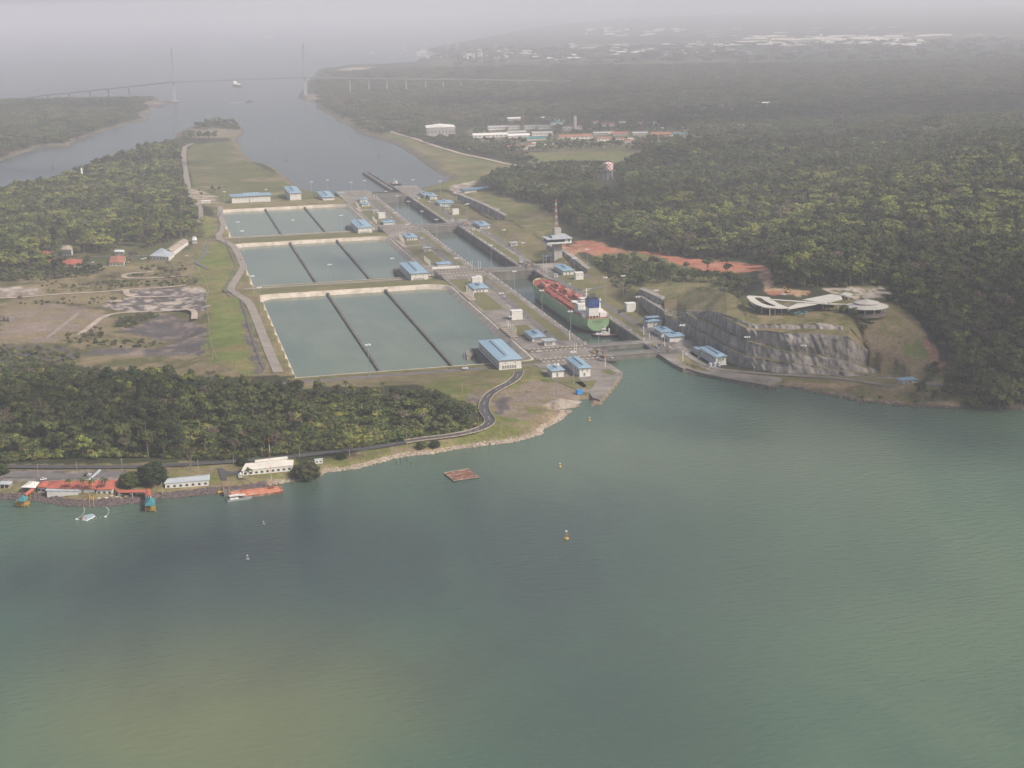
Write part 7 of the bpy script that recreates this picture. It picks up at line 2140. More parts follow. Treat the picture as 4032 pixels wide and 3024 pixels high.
zone([(2330, 1010), (2500, 1015), (2540, 1110), (2480, 1170), (2400, 1100)], 7, ['b0', 'b1', 'g0'], [.5, .3, .2], .5, .9, thin=.6)
zone([(3060, 1262), (3330, 1250), (3560, 1262), (3600, 1310), (3400, 1300), (3230, 1300)], 6, ['b0', 'g1', 'b1'], [.6, .25, .15], .5, .9, thin=.85)
zone([(3560, 1380), (3610, 1340), (3680, 1395), (3650, 1412)], 6, ['b1', 'b0'], [.6, .4], .4, .7, thin=.8)
zone([(3600, 1455), (3720, 1430), (3850, 1440), (3820, 1520), (3640, 1480)], 6.5, ['b0', 'b1', 'g0'], [.4, .4, .2], .5, .9, thin=.7)
zone([(3100, 1530), (3400, 1575), (3560, 1590), (3700, 1600), (3700, 1585), (3400, 1560), (3130, 1518)], 5.5, ['b0', 'b1', 'd1'], [.6, .25, .15], .3, .7, pad=1, thin=.6)
zone([(3600, 1545), (3760, 1560), (4100, 1570), (4100, 1606), (3700, 1604), (3600, 1596)], 7, MIX, DARK, .55, .95, pad=1)
# town trees and the far woods as canopy patches
zone([(1450, 525), (1400, 482), (1330, 445), (1260, 412), (1260, 330), (1310, 290), (1700, 272), (2600, 262), (4100, 235), (5200, 230), (5200, 575), (2800, 575), (2560, 590), (2500, 600), (2480, 640), (2150, 700), (2080, 680), (2020, 640), (1850, 605), (1700, 570), (1600, 540)], 40, ['f0', 'f1', 'f2'], [.46, .42, .12], .62, 1.0, 6)
zone([(1830, 480), (2300, 470), (2800, 440), (2840, 520), (2760, 565), (2500, 592), (2350, 590), (2000, 605), (1850, 592), (1690, 560), (1700, 548), (1880, 545), (1840, 500)], 13, MIX, WM, .6, 1.1, thin=.55, town=True)
zone([(1640, 545), (1860, 600), (2040, 640), (2040, 620), (1840, 565), (1680, 535)], 12, MIX, WM, .6, .9, thin=.6)
zone([(2060, 640), (2400, 640), (2500, 610), (2500, 660), (2300, 700), (2070, 690)], 14, MIX, WM, .6, .95, thin=.5)
zone([(1700, 214), (2100, 190), (3000, 170), (4200, 150), (4200, 232), (3000, 250), (1800, 262)], 130, ['f0', 'f1'], [.5, .5], 1.0, 1.4, 6, thin=.5)

# individual forest trees: the ones of the foreground wood that show largest
d_ = np.hypot(FG[:, 0] - CAMX, FG[:, 1] - CAMY); order = np.argsort(d_)
FG = FG[order]
N_IND = min(285, len(FG))
print('foreground trees', len(FG), 'banana', len(BAN))
names = {'g0': ('broadleaf_tree', 'dark green round-crowned tree'), 'g1': ('broadleaf_tree', 'dark green broad-crowned tree'), 'g2': ('broadleaf_tree', 'mid green lumpy-crowned tree'), 't0': ('broadleaf_tree', 'tall narrow green tree'), 't1': ('broadleaf_tree', 'tall dark narrow tree'),
         'u0': ('umbrella_tree', 'flat-crowned spreading tree'), 'l0': ('broadleaf_tree', 'pale yellow-green tree'), 'l1': ('broadleaf_tree', 'bright green round tree'), 'd0': ('dry_tree', 'grey-brown half-bare tree'), 'd1': ('dry_tree', 'mauve-grey half-bare tree'), 'u1': ('umbrella_tree', 'pale flat-crowned tree'), 'p0': ('palm_tree', 'feathery palm')}
kchoice = NP.choice(MIX, N_IND, p=np.array([.22, .2, .17, .13, .1, .03, .02, .01, .06, .04, .0, .02]) / 1.0)
for i in range(N_IND):
    key = kchoice[i]; nm, lb = names[key]
    o = bpy.data.objects.new(nm, pm[key]); COL.objects.link(o)
    o.location = FG[i]; s_ = NP.uniform(.68, 1.3); o.scale = (s_, s_, s_ * NP.uniform(.85, 1.1)); o.rotation_euler = (0, 0, NP.uniform(0, 6.28))
    px, py = PJ(FG[i])
    part_ = [q for x_, q in ((150, 'car park end'), (300, 'red club roofs'), (430, 'slanting walkway'), (560, 'smaller round tree'), (680, 'larger round tree'), (790, 'long grey shed'), (880, 'jetty road'), (1010, 'landing house left'), (1160, 'landing house right'),
                             (1300, 'rubble bank'), (1440, 'two slender trees'), (1580, 'verge'), (1730, 'two small shore trees'), (9999, 'road bend')) if px < x_][0]
    dep_ = 'at the roadside edge' if py > 1752 else ('low in the wood' if py > 1700 else ('half way up' if py > 1640 else ('in the upper wood' if py > 1585 else 'on the wood crest')))
    tag(o, '%s %s, above the %s' % (lb, dep_, part_), 'tree', 'trees %s above the %s' % (dep_, part_))
pts_all.append((FG[N_IND:], MIX, [.2, .18, .16, .12, .1, .04, .05, .02, .06, .04, .01, .02], .6, 1.3))


def gn_scatter(name, groups, keys):
    """one object whose points carry copies of the plant meshes"""
    col_ = bpy.data.collections.new(name + '_kinds')
    kk_ = sorted(keys)
    for i_, k in enumerate(kk_):
        o = bpy.data.objects.new('%s_%02d' % (name, i_), pm[k]); col_.objects.link(o)
    idx_of = {k: i_ for i_, k in enumerate(kk_)}
    P, I_, S_, R_ = [], [], [], []
    for P0, ks, ws, s0, s1 in groups:
        n = len(P0)
        if not n: continue
        w = np.array(ws, float); w /= w.sum()
        c = NP.choice(len(ks), n, p=w)
        P.append(P0); I_.append(np.array([idx_of[k] for k in ks])[c]); S_.append(s0 + (s1 - s0) * NP.uniform(0, 1, n) ** 1.5); R_.append(NP.uniform(0, 6.28, n))
    P = np.concatenate(P); I_ = np.concatenate(I_).astype(np.int32); S_ = np.concatenate(S_); R_ = np.concatenate(R_)
    me = bpy.data.meshes.new(name); me.vertices.add(len(P)); me.vertices.foreach_set('co', P.astype(np.float32).ravel())
    for nm_, ty, d in (('kind', 'INT', I_), ('size', 'FLOAT', S_.astype(np.float32)), ('turn', 'FLOAT', R_.astype(np.float32))):
        a_ = me.attributes.new(nm_, ty, 'POINT'); a_.data.foreach_set('value', d)
    o = bpy.data.objects.new(name, me); COL.objects.link(o)
    ng = bpy.data.node_groups.new(name, 'GeometryNodeTree')
    ng.interface.new_socket('Geometry', in_out='INPUT', socket_type='NodeSocketGeometry'); ng.interface.new_socket('Geometry', in_out='OUTPUT', socket_type='NodeSocketGeometry')
    N = ng.nodes; Lk = ng.links
    gi = N.new('NodeGroupInput'); go = N.new('NodeGroupOutput'); ip = N.new('GeometryNodeInstanceOnPoints'); ci = N.new('GeometryNodeCollectionInfo')
    ci.inputs['Collection'].default_value = col_; ci.inputs['Separate Children'].default_value = True; ci.inputs['Reset Children'].default_value = True
    ip.inputs['Pick Instance'].default_value = True

    def attr(n_, ty):
        q = N.new('GeometryNodeInputNamedAttribute'); q.data_type = ty; q.inputs['Name'].default_value = n_; return q.outputs['Attribute']
    cx = N.new('ShaderNodeCombineXYZ'); Lk.new(attr('turn', 'FLOAT'), cx.inputs[2])
    Lk.new(gi.outputs[0], ip.inputs['Points']); Lk.new(ci.outputs[0], ip.inputs['Instance']); Lk.new(attr('kind', 'INT'), ip.inputs['Instance Index'])
    Lk.new(cx.outputs[0], ip.inputs['Rotation']); Lk.new(attr('size', 'FLOAT'), ip.inputs['Scale']); Lk.new(ip.outputs[0], go.inputs[0])
    md = o.modifiers.new('scatter', 'NODES'); md.node_group = ng
    print(name, len(P))
    return tag(o, None, None, None, 'stuff')


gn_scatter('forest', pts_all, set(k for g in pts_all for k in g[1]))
BP = clear(mask_pts(FGP, 4.0), 4)
bx, by = PJ(BP)
kb = ((bx > 1180) & (bx < 1560) & (by > 1560 + vn(BP[:, 0] / 20, BP[:, 1] / 20, 61) * 25)) | ((bx > 1500) & (by > 1690)) | ((bx > 730) & (bx < 900) & (by > 1690)) | ((bx < 170) & (by > 1740)) | ((bx > 1120) & (by > 1722))
EDGE = [(-60, 1792), (860, 1785), (1000, 1772), (1250, 1752), (1480, 1732), (1700, 1710), (1850, 1672), (1892, 1650), (1900, 1692), (1700, 1728), (1480, 1757), (1250, 1777), (1000, 1802), (870, 1813), (-60, 1826)]
EP = clear(mask_pts(EDGE, 3.6), 2.2)
gn_scatter('banana_undergrowth', [(BP[kb], ['n0', 'n1'], [.5, .5], .7, 1.25), (EP[::3], ['n0', 'n1'], [.5, .5], .6, 1.1)], {'n0', 'n1'})
UG = clear(mask_pts(FGP, 5.0), 3)
gn_scatter('undergrowth', [(UG, ['b0', 'b1'], [.85, .15], .6, 1.3), (EP, ['b0', 'b1'], [.75, .25], .3, .85)], {'b0', 'b1'})


# trees that stand alone, each with its crown and trunk
def lone_tree(name, label, px, kind, leafm, scale, seed, nleaf=90, leaf=.95, z=None, sq=1.0, core=.8):
    P = G(px[0], px[1], 3) if z is None else W(px[0], px[1], z)
    t = thing(name, label, 'tree', P); t.scale = (scale, scale, scale * sq)
    L, rg, h0 = tree_shape(kind, seed)
    b_ = MB(); crown_mb(b_, rg, L, leaf, nleaf, core=core); b_.build('crown', leafm, t)
    b_ = MB(); limbs(b_, rg, h0, .45, L, 0); b_.build('trunk', 'bark', t)
    return t


lone_tree('round_tree', 'big round-crowned tree hanging over the water at the white landing house', (1205, 1885), 'globe', 'leaf_green', 1.25, 71, sq=.72)
lone_tree('round_tree', 'larger of the two round-crowned trees beside the club', (600, 1905), 'globe', 'leaf_green', 1.3, 72, sq=.85)
lone_tree('round_tree', 'smaller left one of the two round-crowned trees beside the club', (515, 1915), 'globe', 'leaf_green', 1.0, 73, sq=.75)
lone_tree('round_tree', 'dark round tree cut by the left edge of the picture', (0, 1868), 'globe', 'leaf_green', .8, 74, sq=.7)
lone_tree('dry_tree', 'leafless reddish tree beside the shore road behind the grey shed', (750, 1848), 'umbrella', 'leaf_dry', 1.15, 75, nleaf=22, leaf=.5, core=.12)
lone_tree('round_tree', 'small round tree beside the shore road behind the white landing house', (955, 1832), 'globe', 'leaf_green', .55, 76, sq=.8)
lone_tree('slender_tree', 'left one of two tall thin-trunked trees on the green verge', (1376, 1805), 'tall', 'leaf_light', 1.25, 77, nleaf=60, core=.5)
lone_tree('slender_tree', 'right one of two tall thin-trunked trees on the green verge', (1430, 1797), 'umbrella', 'leaf_light', 1.2, 78, nleaf=60, core=.5)
lone_tree('small_tree', 'left one of two small dark trees on the green shore strip', (1660, 1765), 'globe', 'leaf_green', .5, 79, sq=.8)
lone_tree('small_tree', 'right one of two small dark trees on the green shore strip', (1712, 1762), 'globe', 'leaf_green', .5, 80, sq=.85)
lone_tree('small_tree', 'dark bush-like tree left of the two slender trees', (1345, 1808), 'globe', 'leaf_green', .45, 81, sq=.8)
lone_tree('round_tree', 'dark round tree at the foot of the hill, right of the lone pump house', (3760, 1530), 'globe', 'leaf_green', 1.1, 82)
lone_tree('round_tree', 'huge dark tree at the water\'s edge near the right border', (3935, 1600), 'globe', 'leaf_green', 1.9, 83)
lone_tree('round_tree', 'dark tree just left of the huge one at the right border', (3830, 1602), 'globe', 'leaf_green', .9, 84, sq=.8)
lone_tree('round_tree', 'lone golden tree high on the forested slope near the right border', (3968, 565), 'umbrella', 'leaf_banana', 2.0, 85)
lone_tree('round_tree', 'bright yellow tree among the dark canopy left of the bank road', (472, 692), 'round', 'leaf_banana', 1.1, 86, z=-14)
lone_tree('umbrella_tree', 'wide bright green flat tree over the depot roofs', (640, 890), 'umbrella', 'leaf_light', 1.5, 87, z=-11)
lone_tree('umbrella_tree', 'bright green flat tree right next to the embankment', (755, 905), 'umbrella', 'leaf_light', 1.3, 88, z=-11)
lone_tree('round_tree', 'brown leafless-looking tree at the upper end of the depot row', (785, 952), 'round', 'leaf_dry', .9, 89, z=-11, nleaf=50)
lone_tree('round_tree', 'dark round tree beside the two-tiered green-roofed villa', (303, 1008), 'round', 'leaf_green', .95, 90, z=-10)
lone_tree('round_tree', 'dark tree standing over the road behind the red gable house', (428, 1000), 'round', 'leaf_green', 1.0, 91, z=-10)
for i, (x, y) in enumerate(e1((875, 600), (1035, 605), (1150, 610), (1312, 590))):
    P = G(x, y, 3)
    t = thing('palm_tree', ['leftmost palm before the red club roof', 'second palm before the red club roof', 'third palm before the red club roof', 'rightmost palm before the red club roof'][i], 'palm', P, i)
    pb_ = palm_mb(20 + i, 9.5, 4.6)
    k = sum(1 for q in pb_.m if q == 0)
    b_ = MB(); b_.v = pb_.v; b_.f = [f for f, q in zip(pb_.f, pb_.m) if q == 0]; b_.m = [0] * len(b_.f); b_.build('crown', 'leaf_palm', t)
    b_ = MB(); b_.tube((0, 0, -1), (.3, 0, 9.5), .24, .17, 7); b_.build('trunk', 'bark', t)
for x, y, lb in ((982, 1895, 'short palm in front of the white landing house'), (1512, 1570, 'tall palm standing out of the banana thicket'), (1362, 1545, 'palm at the top edge of the wood by the near basins')):
    P = G(x, y, 3); t = thing('palm_tree', lb, 'palm', P)
    pb_ = palm_mb(int(x), 9 if x != 1512 else 14, 4.4)
    b_ = MB(); b_.v = pb_.v; b_.f = [f for f, q in zip(pb_.f, pb_.m) if q == 0]; b_.m = [0] * len(b_.f); b_.build('crown', 'leaf_palm', t)
    b_ = MB(); b_.tube((0, 0, -1), (.3, 0, 9 if x != 1512 else 14), .24, .17, 7); b_.build('trunk', 'bark', t)

# ---------------------------------------------------------------- poles
pol = MB(); pol.tube((0, 0, -.5), (0, 0, 10.5), .2, .13, 6); pol.box(-1.1, 1.1, -.07, .07, 9.6, 9.8)
pl0 = None
for x, y, lb in ((1180, 1802, 'behind the shed right of the round shore tree'), (1602, 1752, 'on the green verge near the banana thicket'), (1603, 1748, None), (1884, 1693, 'beside the bend of the shore road'), (1974, 1703, 'on the green point right of the road bend'),
                 (1992, 1555, 'in the middle of the bare ground before the wing quay'), (1820, 1552, 'at the upper edge of the bare ground'), (921, 1836, 'beside the small round tree at the shore road'), (782, 1862, 'behind the long grey shed'), (305, 1872, 'in the car park, right one'), (152, 1880, 'in the car park, left one'), (482, 1858, 'at the right end of the car park'),
                 (640, 1952, 'on the beach between the boathouse and the round trees'), (138, 1935, 'between the two left club roofs'),
                 (815, 1393, 'on the fence line, nearest one'), (838, 1418, 'at the lower end of the embankment'), (930, 1460, 'at the lower right end of the embankment'), (823, 1277, 'third up the embankment fence'), (812, 1210, 'fourth up the embankment fence'), (786, 1080, 'at the top of the embankment fence'),
                 (3475, 1425, None), (3624, 1345, 'on the red ridge left of the right-hand forest'), (3737, 1430, 'at the lower end of the red track'), (3568, 1482, 'right behind the lone pump house'), (3536, 1243, 'right of the round pavilion'), (2913, 1187, 'left of the visitor centre'), (2747, 1137, 'on the crest of the grass mound, left'), (2787, 1140, 'on the crest of the grass mound, right'), (2845, 1160, 'on the far slope of the grass mound')):
    if lb is None: continue
    if pl0 is None: pl0 = o = pol.build('utility_pole', 'pale_stone')
    else: o = pl0.copy(); COL.objects.link(o)
    o.location = G(x, y, 0); o.rotation_euler = (0, 0, random.random() * 3)
    tag(o, 'thin utility pole ' + lb, 'pole', 'utility poles')

# ---------------------------------------------------------------- landmarks inland
P = W(2395, 712, -6)
t = thing('water_tower', 'red and white chequered water tower on steel legs above the forest', 'water tower', P)
hT = up(P, 636) - P[2]
b_ = MB()
for k in range(6):
    a_ = k * math.pi / 3; c_, s_ = math.cos(a_), math.sin(a_)
    b_.tube((11 * c_, 11 * s_, -3), (8.5 * c_, 8.5 * s_, hT - 17), .7, .6, 6)
    a2 = a_ + math.pi / 3
    for z0, z1 in ((2, hT * .4), (hT * .4, hT - 18)):
        b_.tube((10 * c_, 10 * s_, z0), (9 * math.cos(a2), 9 * math.sin(a2), z1), .2, n=4)
b_.tube((0, 0, -3), (0, 0, hT - 17), 1.0, n=8)
b_.build('leg_frame', 'steel', t)
ck = bpy.data.materials.new('chequer'); ck.use_nodes = True
nt = ck.node_tree; tc = nt.nodes.new('ShaderNodeTexCoord'); sx = nt.nodes.new('ShaderNodeSeparateXYZ'); nt.links.new(tc.outputs['Object'], sx.inputs[0])
at_ = nt.nodes.new('ShaderNodeMath'); at_.operation = 'ARCTAN2'; nt.links.new(sx.outputs[1], at_.inputs[0]); nt.links.new(sx.outputs[0], at_.inputs[1])
m1 = nt.nodes.new('ShaderNodeMath'); m1.operation = 'MULTIPLY'; m1.inputs[1].default_value = 16 / 6.28318; nt.links.new(at_.outputs[0], m1.inputs[0])
m2_ = nt.nodes.new('ShaderNodeMath'); m2_.operation = 'MULTIPLY'; m2_.inputs[1].default_value = .3; nt.links.new(sx.outputs[2], m2_.inputs[0])
cb_ = nt.nodes.new('ShaderNodeCombineXYZ'); nt.links.new(m1.outputs[0], cb_.inputs[0]); nt.links.new(m2_.outputs[0], cb_.inputs[1])
ch = nt.nodes.new('ShaderNodeTexChecker'); ch.inputs['Scale'].default_value = 1; ch.inputs[1].default_value = (.40, .10, .07, 1); ch.inputs[2].default_value = (.74, .72, .70, 1)
nt.links.new(cb_.outputs[0], ch.inputs[0]); nt.links.new(ch.outputs[0], nt.nodes['Principled BSDF'].inputs[0])
MATS['chequer'] = ck
b_ = MB(); b_.lathe([(.8, hT - 19), (8.6, hT - 17), (9.6, hT - 15), (9.6, hT - 4), (9.9, hT - 4), (9.9, hT - 3.5), (.5, hT)], 24); b_.build('tank', 'chequer', t)
for x, y, yt, lb, r_ in ((323, 697, 664, 'white obelisk-like monument rising from the dark trees by the old canal', 2.4),):
    P = W(x, y, -18); h_ = up(P, yt) - P[2]
    t = thing('monument', lb, 'monument', P); b_ = MB(); b_.tube((0, 0, -2), (0, 0, h_), r_ * 1.2, r_ * .8, 8); b_.build('shaft', 'white_paint', t)
    b_ = MB(); b_.tube((0, 0, h_), (0, 0, h_ + 2), r_ * .9, .3, 8); b_.build('cap', 'white_paint', t)
for x, y, yt, lb in ((2061, 492, 412, 'thin lattice radio mast behind the far pale sheds'), (688, 880, 840, 'short telephone mast above the depot trees'), (1874, 455, 430, 'twin thin mast in the far forest'), (3170, 500, 478, 'tiny thin mast on the far wooded ridge')):
    P = G(x, y, -15); h_ = up(P, yt) - P[2]
    b_ = MB(); r_ = max(1.2, h_ * .03)
    for k in range(3):
        a_ = k * 2.094; b_.tube((r_ * math.cos(a_), r_ * math.sin(a_), 0), (r_ * .25 * math.cos(a_), r_ * .25 * math.sin(a_), h_), .25, .2, 4)
    for k in range(10):
        z0 = h_ * k / 10; u = 1 - .75 * k / 10; a_ = k * 2.094; b_.tube((r_ * u * math.cos(a_), r_ * u * math.sin(a_), z0), (r_ * u * math.cos(a_ + 2.094), r_ * u * math.sin(a_ + 2.094), z0 + h_ / 10), .18, n=4)
    o = b_.build('radio_mast', 'orange_paint' if x == 2061 else 'steel'); o.location = P; tag(o, lb, 'mast')
# fence at the foot of the embankment
fp = drape([(838, 925), (800, 975), (765, 1035), (790, 1085), (812, 1115), (822, 1150), (812, 1200), (822, 1270), (828, 1350), (860, 1430), (930, 1470)], 0)
t = thing('wire_fence', 'long wire fence along the foot of the green embankment', 'fence')
b_ = MB()
for a_, c_ in zip(fp[:-1], fp[1:]):
    for zz in (.8, 1.6, 2.3): b_.tube((a_[0], a_[1], a_[2] + zz), (c_[0], c_[1], c_[2] + zz), .05, n=4)
b_.build('wires', 'steel', t)
for a_ in fp[::2][:90]:
    b_ = MB(); b_.tube((a_[0], a_[1], a_[2] - .5), (a_[0], a_[1], a_[2] + 2.5), .12, n=5); b_.build('post', 'pale_stone', t)


# ---------------------------------------------------------------- far buildings
mat('far_white', (.80, .77, .72), .7); mat('far_grey', (.42, .40, .39), .8); mat('far_cream', (.72, .64, .52), .8); mat('far_green', (.10, .20, .13), .8)
LBN = [0]


def far_house(name, label, x0, x1, y, hpx, wall='far_white', roof='far_grey', depth=None, z=None, group=None, flat=False):
    P = G((x0 + x1) / 2, y, -15) if z is None else W((x0 + x1) / 2, y, z)
    sc = FPX / ((P - CP) @ FV)
    w_ = (x1 - x0) / sc; h_ = max(hpx / sc, 3.5)
    d_ = depth or min(max(w_ * .5, 9), 40)
    b_ = MB(); b_.mi = 0; b_.box(-w_ / 2, w_ / 2, 0, d_, -2, h_)
    b_.mi = 1
    if flat: b_.box(-w_ / 2 - .5, w_ / 2 + .5, -.5, d_ + .5, h_, h_ + .6)
    else: b_.gable(-w_ / 2 - 1, w_ / 2 + 1, -1, d_ + 1, h_, min(d_ * .16, 4), .4)
    b_.mi = 2
    n_ = max(2, min(8, int(w_ / 7)))
    for k in range(n_):
        xx = -w_ / 2 + w_ * (k + .5) / n_; b_.box(xx - w_ / n_ * .25, xx + w_ / n_ * .25, -.15, .1, h_ * .35, h_ * .7)
    o = b_.build(name, [wall, roof, 'shutter']); o.location = P; o.rotation_euler = (0, 0, -YAW * .6)
    return tag(o, label, 'building', group)


far_house('warehouse', 'very large white warehouse with green side beyond the canal bank', 1681, 1793, 537, 34, 'far_grey', 'far_white', 90)
wm = {'w': 'far_white', 'g': 'far_grey', 'c': 'far_cream', 'r': 'brick_roof', 't': 'teal_roof'}
for x0, x1, y, h_, w_, r_, lb in FH:
    far_house('building', lb, x0, x1, y, h_, wm[w_], wm[r_])
rg = np.random.default_rng(8)
for n_, x0, x1, y0, y1, lb in ((22, 2190, 2760, 482, 580, 'far estate'), (12, 2640, 3060, 414, 452, 'upper woods'), (8, 1900, 2200, 560, 592, 'meadow edge'), (6, 3000, 3400, 408, 505, 'right slope'), (6, 2080, 2420, 470, 486, 'rear edge of the estate')):
    for k in range(n_):
        x = rg.uniform(x0, x1); y = rg.uniform(y0, y1); w = rg.uniform(9, 22); red = rg.random() < .45
        far_house('house', 'small %s house scattered on the %s' % ('red-roofed' if red else 'pale-roofed', lb), x - w / 2, x + w / 2, y, rg.uniform(5, 8), 'far_white', 'brick_roof' if red else 'far_white', group='small houses on the ' + lb)
P = G(2265, 509, -15); h_ = up(P, 457) - P[2]
b_ = MB(); b_.box(-3.5, 3.5, -3.5, 3.5, -2, h_); b_.box(-4, 4, -4, 4, h_, h_ + 1); o = b_.build('slim_tower', 'far_white'); o.location = P; tag(o, 'slim white square tower beside the red-roofed house of the far estate', 'tower')
rg = np.random.default_rng(5)
def band(n, x0, x1, y0, y1, w0, w1, h0, h1, lbl, grp, walls=('far_white',), roofs=('far_white', 'far_grey'), nm='building'):
    for k in range(n):
        x = rg.uniform(x0, x1); y = rg.uniform(y0, y1) if not callable(y0) else y0(x) + rg.uniform(-3, 3)
        w = rg.uniform(w0, w1)
        lb_ = '%s %s, %s part' % ('wider' if w > (w0 + w1) / 2 else 'narrower', lbl.replace('one of the ', 'of the '), ['far left', 'left middle', 'right middle', 'far right'][min(3, int(4 * (x - x0) / (x1 - x0)))])
        far_house(nm, lb_, x - w / 2, x + w / 2, y, rg.uniform(h0, h1), rg.choice(walls), rg.choice(roofs), group=grp, z=-20)


band(48, 1640, 2140, 200, 232, 7, 26, 3, 9, 'one of the pale port buildings at the far coast', 'pale port buildings at the far coast', ('far_white', 'far_cream', 'far_grey'))
band(64, 2250, 2950, 178, 222, 8, 42, 3, 8, 'one of the pale roofs of the far city, left part', 'pale roofs of the far city, left part', ('far_white', 'far_cream'))
band(58, 2950, 3700, 146, 184, 35, 130, 4, 9, 'one of the long pale warehouses of the far free port', 'long pale warehouses of the far free port', ('far_white', 'far_cream'), ('far_white', 'far_cream'))
band(12, 3700, 4020, 134, 146, 40, 110, 2, 5, 'one of the long white roofs at the upper right horizon', 'long white roofs at the upper right horizon')
band(60, 2300, 3700, 112, 150, 12, 60, 2, 6, 'one of the faint buildings near the horizon', 'faint buildings near the horizon')
band(34, 2885, 3190, 237, 252, 6, 13, 4, 7, 'one of the small red-roofed houses of the far red town', 'red-roofed houses of the far red town', ('far_white',), ('red_roof', 'brick_roof'))
band(22, 3000, 3560, 196, 222, 6, 14, 3, 5, 'one of the scattered white houses before the free port', 'scattered white houses before the free port')
far_house('city_block', 'tall grey block standing out of the far city', 2741, 2764, 182, 22, 'far_grey', 'far_grey', flat=True, z=-20)
far_house('city_block', 'long white block of the far city right of the grey one', 2764, 2895, 182, 10, flat=True, z=-20)
far_house('city_block', 'pale tower with long wing in the far city', 3228, 3240, 148, 14, flat=True, z=-20)
far_house('city_block', 'white long hall at the far port', 2040, 2092, 217, 8, flat=True, z=-20)
for k, x in enumerate((2158, 2186, 2214, 2242, 2268)):
    P = W(x, 236, -20); b_ = MB(); b_.lathe([(22, 0), (22, 14), (2, 18)], 20); o = b_.build('oil_tank', 'far_white'); o.location = P; tag(o, 'white round oil tank, %s from the left, beyond the wide forest' % ['first', 'second', 'third', 'fourth', 'fifth'][k], 'tank', 'oil tanks beyond the forest')
for k, (x, y, h_, w_) in enumerate(((1884, 232, 27, 6), (1895, 232, 30, 6), (1827, 238, 20, 5), (1840, 238, 16, 9), (1865, 230, 18, 5))):
    P = W(x, y, -20); hh = up(P, y - h_) - P[2]; rr_ = w_ / (FPX / ((P - CP) @ FV)) * .55
    b_ = MB(); b_.lathe([(rr_, -2), (rr_, hh), (rr_ * .3, hh + rr_ * .4)], 12); o = b_.build('silo', 'far_cream'); o.location = P; tag(o, ['left pale silo of the tallest pair', 'right pale silo of the tallest pair', 'thin silo left of the tallest pair', 'squat silo left of the tallest pair', 'slim silo just left of the tallest pair'][k] + ' at the far port', 'silo', 'silos at the far port')
for k, x in enumerate((1560, 1590, 1625, 1680, 1765, 1800, 1850, 1950)):
    P = W(x, 205, SEA); hh = 95
    b_ = MB()
    for sx in (-9, 9):
        for sy in (-8, 8): b_.tube((sx, sy, 0), (sx * .8, sy * .8, 48), 1.4, n=5)
    b_.tube((-26, 0, 50), (46, 0, 54), 1.8, n=5); b_.tube((0, 0, 48), (0, 0, 76), 1.4, n=5); b_.tube((0, 0, 76), (44, 0, 54), .7, n=4)
    o = b_.build('harbour_crane', 'far_grey'); o.location = P; o.rotation_euler = (0, 0, .8)
    tag(o, 'faint grey harbour crane at the far port, %s from the left' % ['first', 'second', 'third', 'fourth', 'fifth', 'sixth', 'seventh', 'eighth'][k], 'crane', 'harbour cranes at the far port')


# ---------------------------------------------------------------- ships at anchor and craft in the channel
def far_ship(label, x, y, wpx, rz, hull='far_grey', loc_z=SEA, group='ships at anchor in the far bay', top='far_white', cargo=None):
    P = W(x, y, loc_z); sc = FPX / ((P - CP) @ FV); L = wpx / sc
    t = thing('cargo_ship', label, 'ship', P, rz, group)
    w = L * .16; h_ = L * .08
    b_ = MB(); b_.add([(-L / 2, -w * .45, -1), (L * .42, -w / 2, -1), (L / 2, 0, -1), (L * .42, w / 2, -1), (-L / 2, w * .45, -1), (-L / 2, -w / 2, h_), (L * .4, -w / 2, h_), (L * .54, 0, h_ * 1.25), (L * .4, w / 2, h_), (-L / 2, w / 2, h_)],
                      [(4, 3, 2, 1, 0), (5, 6, 7, 8, 9)] + [(i, (i + 1) % 5, 5 + (i + 1) % 5, 5 + i) for i in range(5)])
    b_.build('hull', hull, t)
    b_ = MB(); b_.box(-L * .46, -L * .34, -w * .45, w * .45, h_, h_ + L * .13); b_.tube((-L * .40, 0, h_ + L * .12), (-L * .40, 0, h_ + L * .2), L * .012, n=5); b_.box(-L * .45, -L * .41, -w * .15, w * .15, h_ + L * .13, h_ + L * .18); b_.build('superstructure', top, t)
    if cargo:
        b_ = MB()
        for k in range(5): b_.box(-L * .28 + k * L * .13, -L * .18 + k * L * .13, -w * .42, w * .42, h_, h_ + L * .05)
        b_.build('cargo', cargo, t)
    return t


ords = ['first', 'second', 'third', 'fourth', 'fifth', 'sixth', 'seventh', 'eighth', 'ninth', 'tenth', 'eleventh', 'twelfth']
left = [(5, 177, 16), (242, 155, 12), (312, 181, 12), (322, 217, 14), (479, 162, 10), (493, 208, 14), (680, 160, 10), (705, 147, 10), (755, 167, 12), (756, 197, 10), (814, 202, 12)]
for i, (x, y, w) in enumerate(left): far_ship('pale ship at anchor in the bay left of the right pylon, %s from the left' % ords[i], x, y, w, rg.uniform(0, 3), 'far_grey' if i % 3 else 'far_white', cargo='brick_roof' if i % 4 == 0 else None)
right = [(1070, 148, 30), (1255, 165, 14), (1280, 141, 10), (1386, 210, 12), (1398, 180, 12), (1466, 209, 18), (1576, 211, 20), (1592, 187, 14), (1624, 185, 10), (1649, 184, 10), (1687, 183, 10)]
for i, (x, y, w) in enumerate(right): far_ship('pale ship at anchor in the bay right of the right pylon, %s from the left' % ords[i], x, y, w, (0.15 if w > 25 else rg.uniform(-.5, .9)), 'far_grey', cargo='far_white' if w > 16 else None, top='far_white')
far_ship('white ship coming up the channel head-on beneath the bridge', 934, 342, 95, R(-80), 'car_dark', group=None, cargo='far_white')
P = W(983, 402, SEA)
t = thing('pilot_boat', 'small dark fast boat with a white wake in the channel', 'boat', P, R(20))
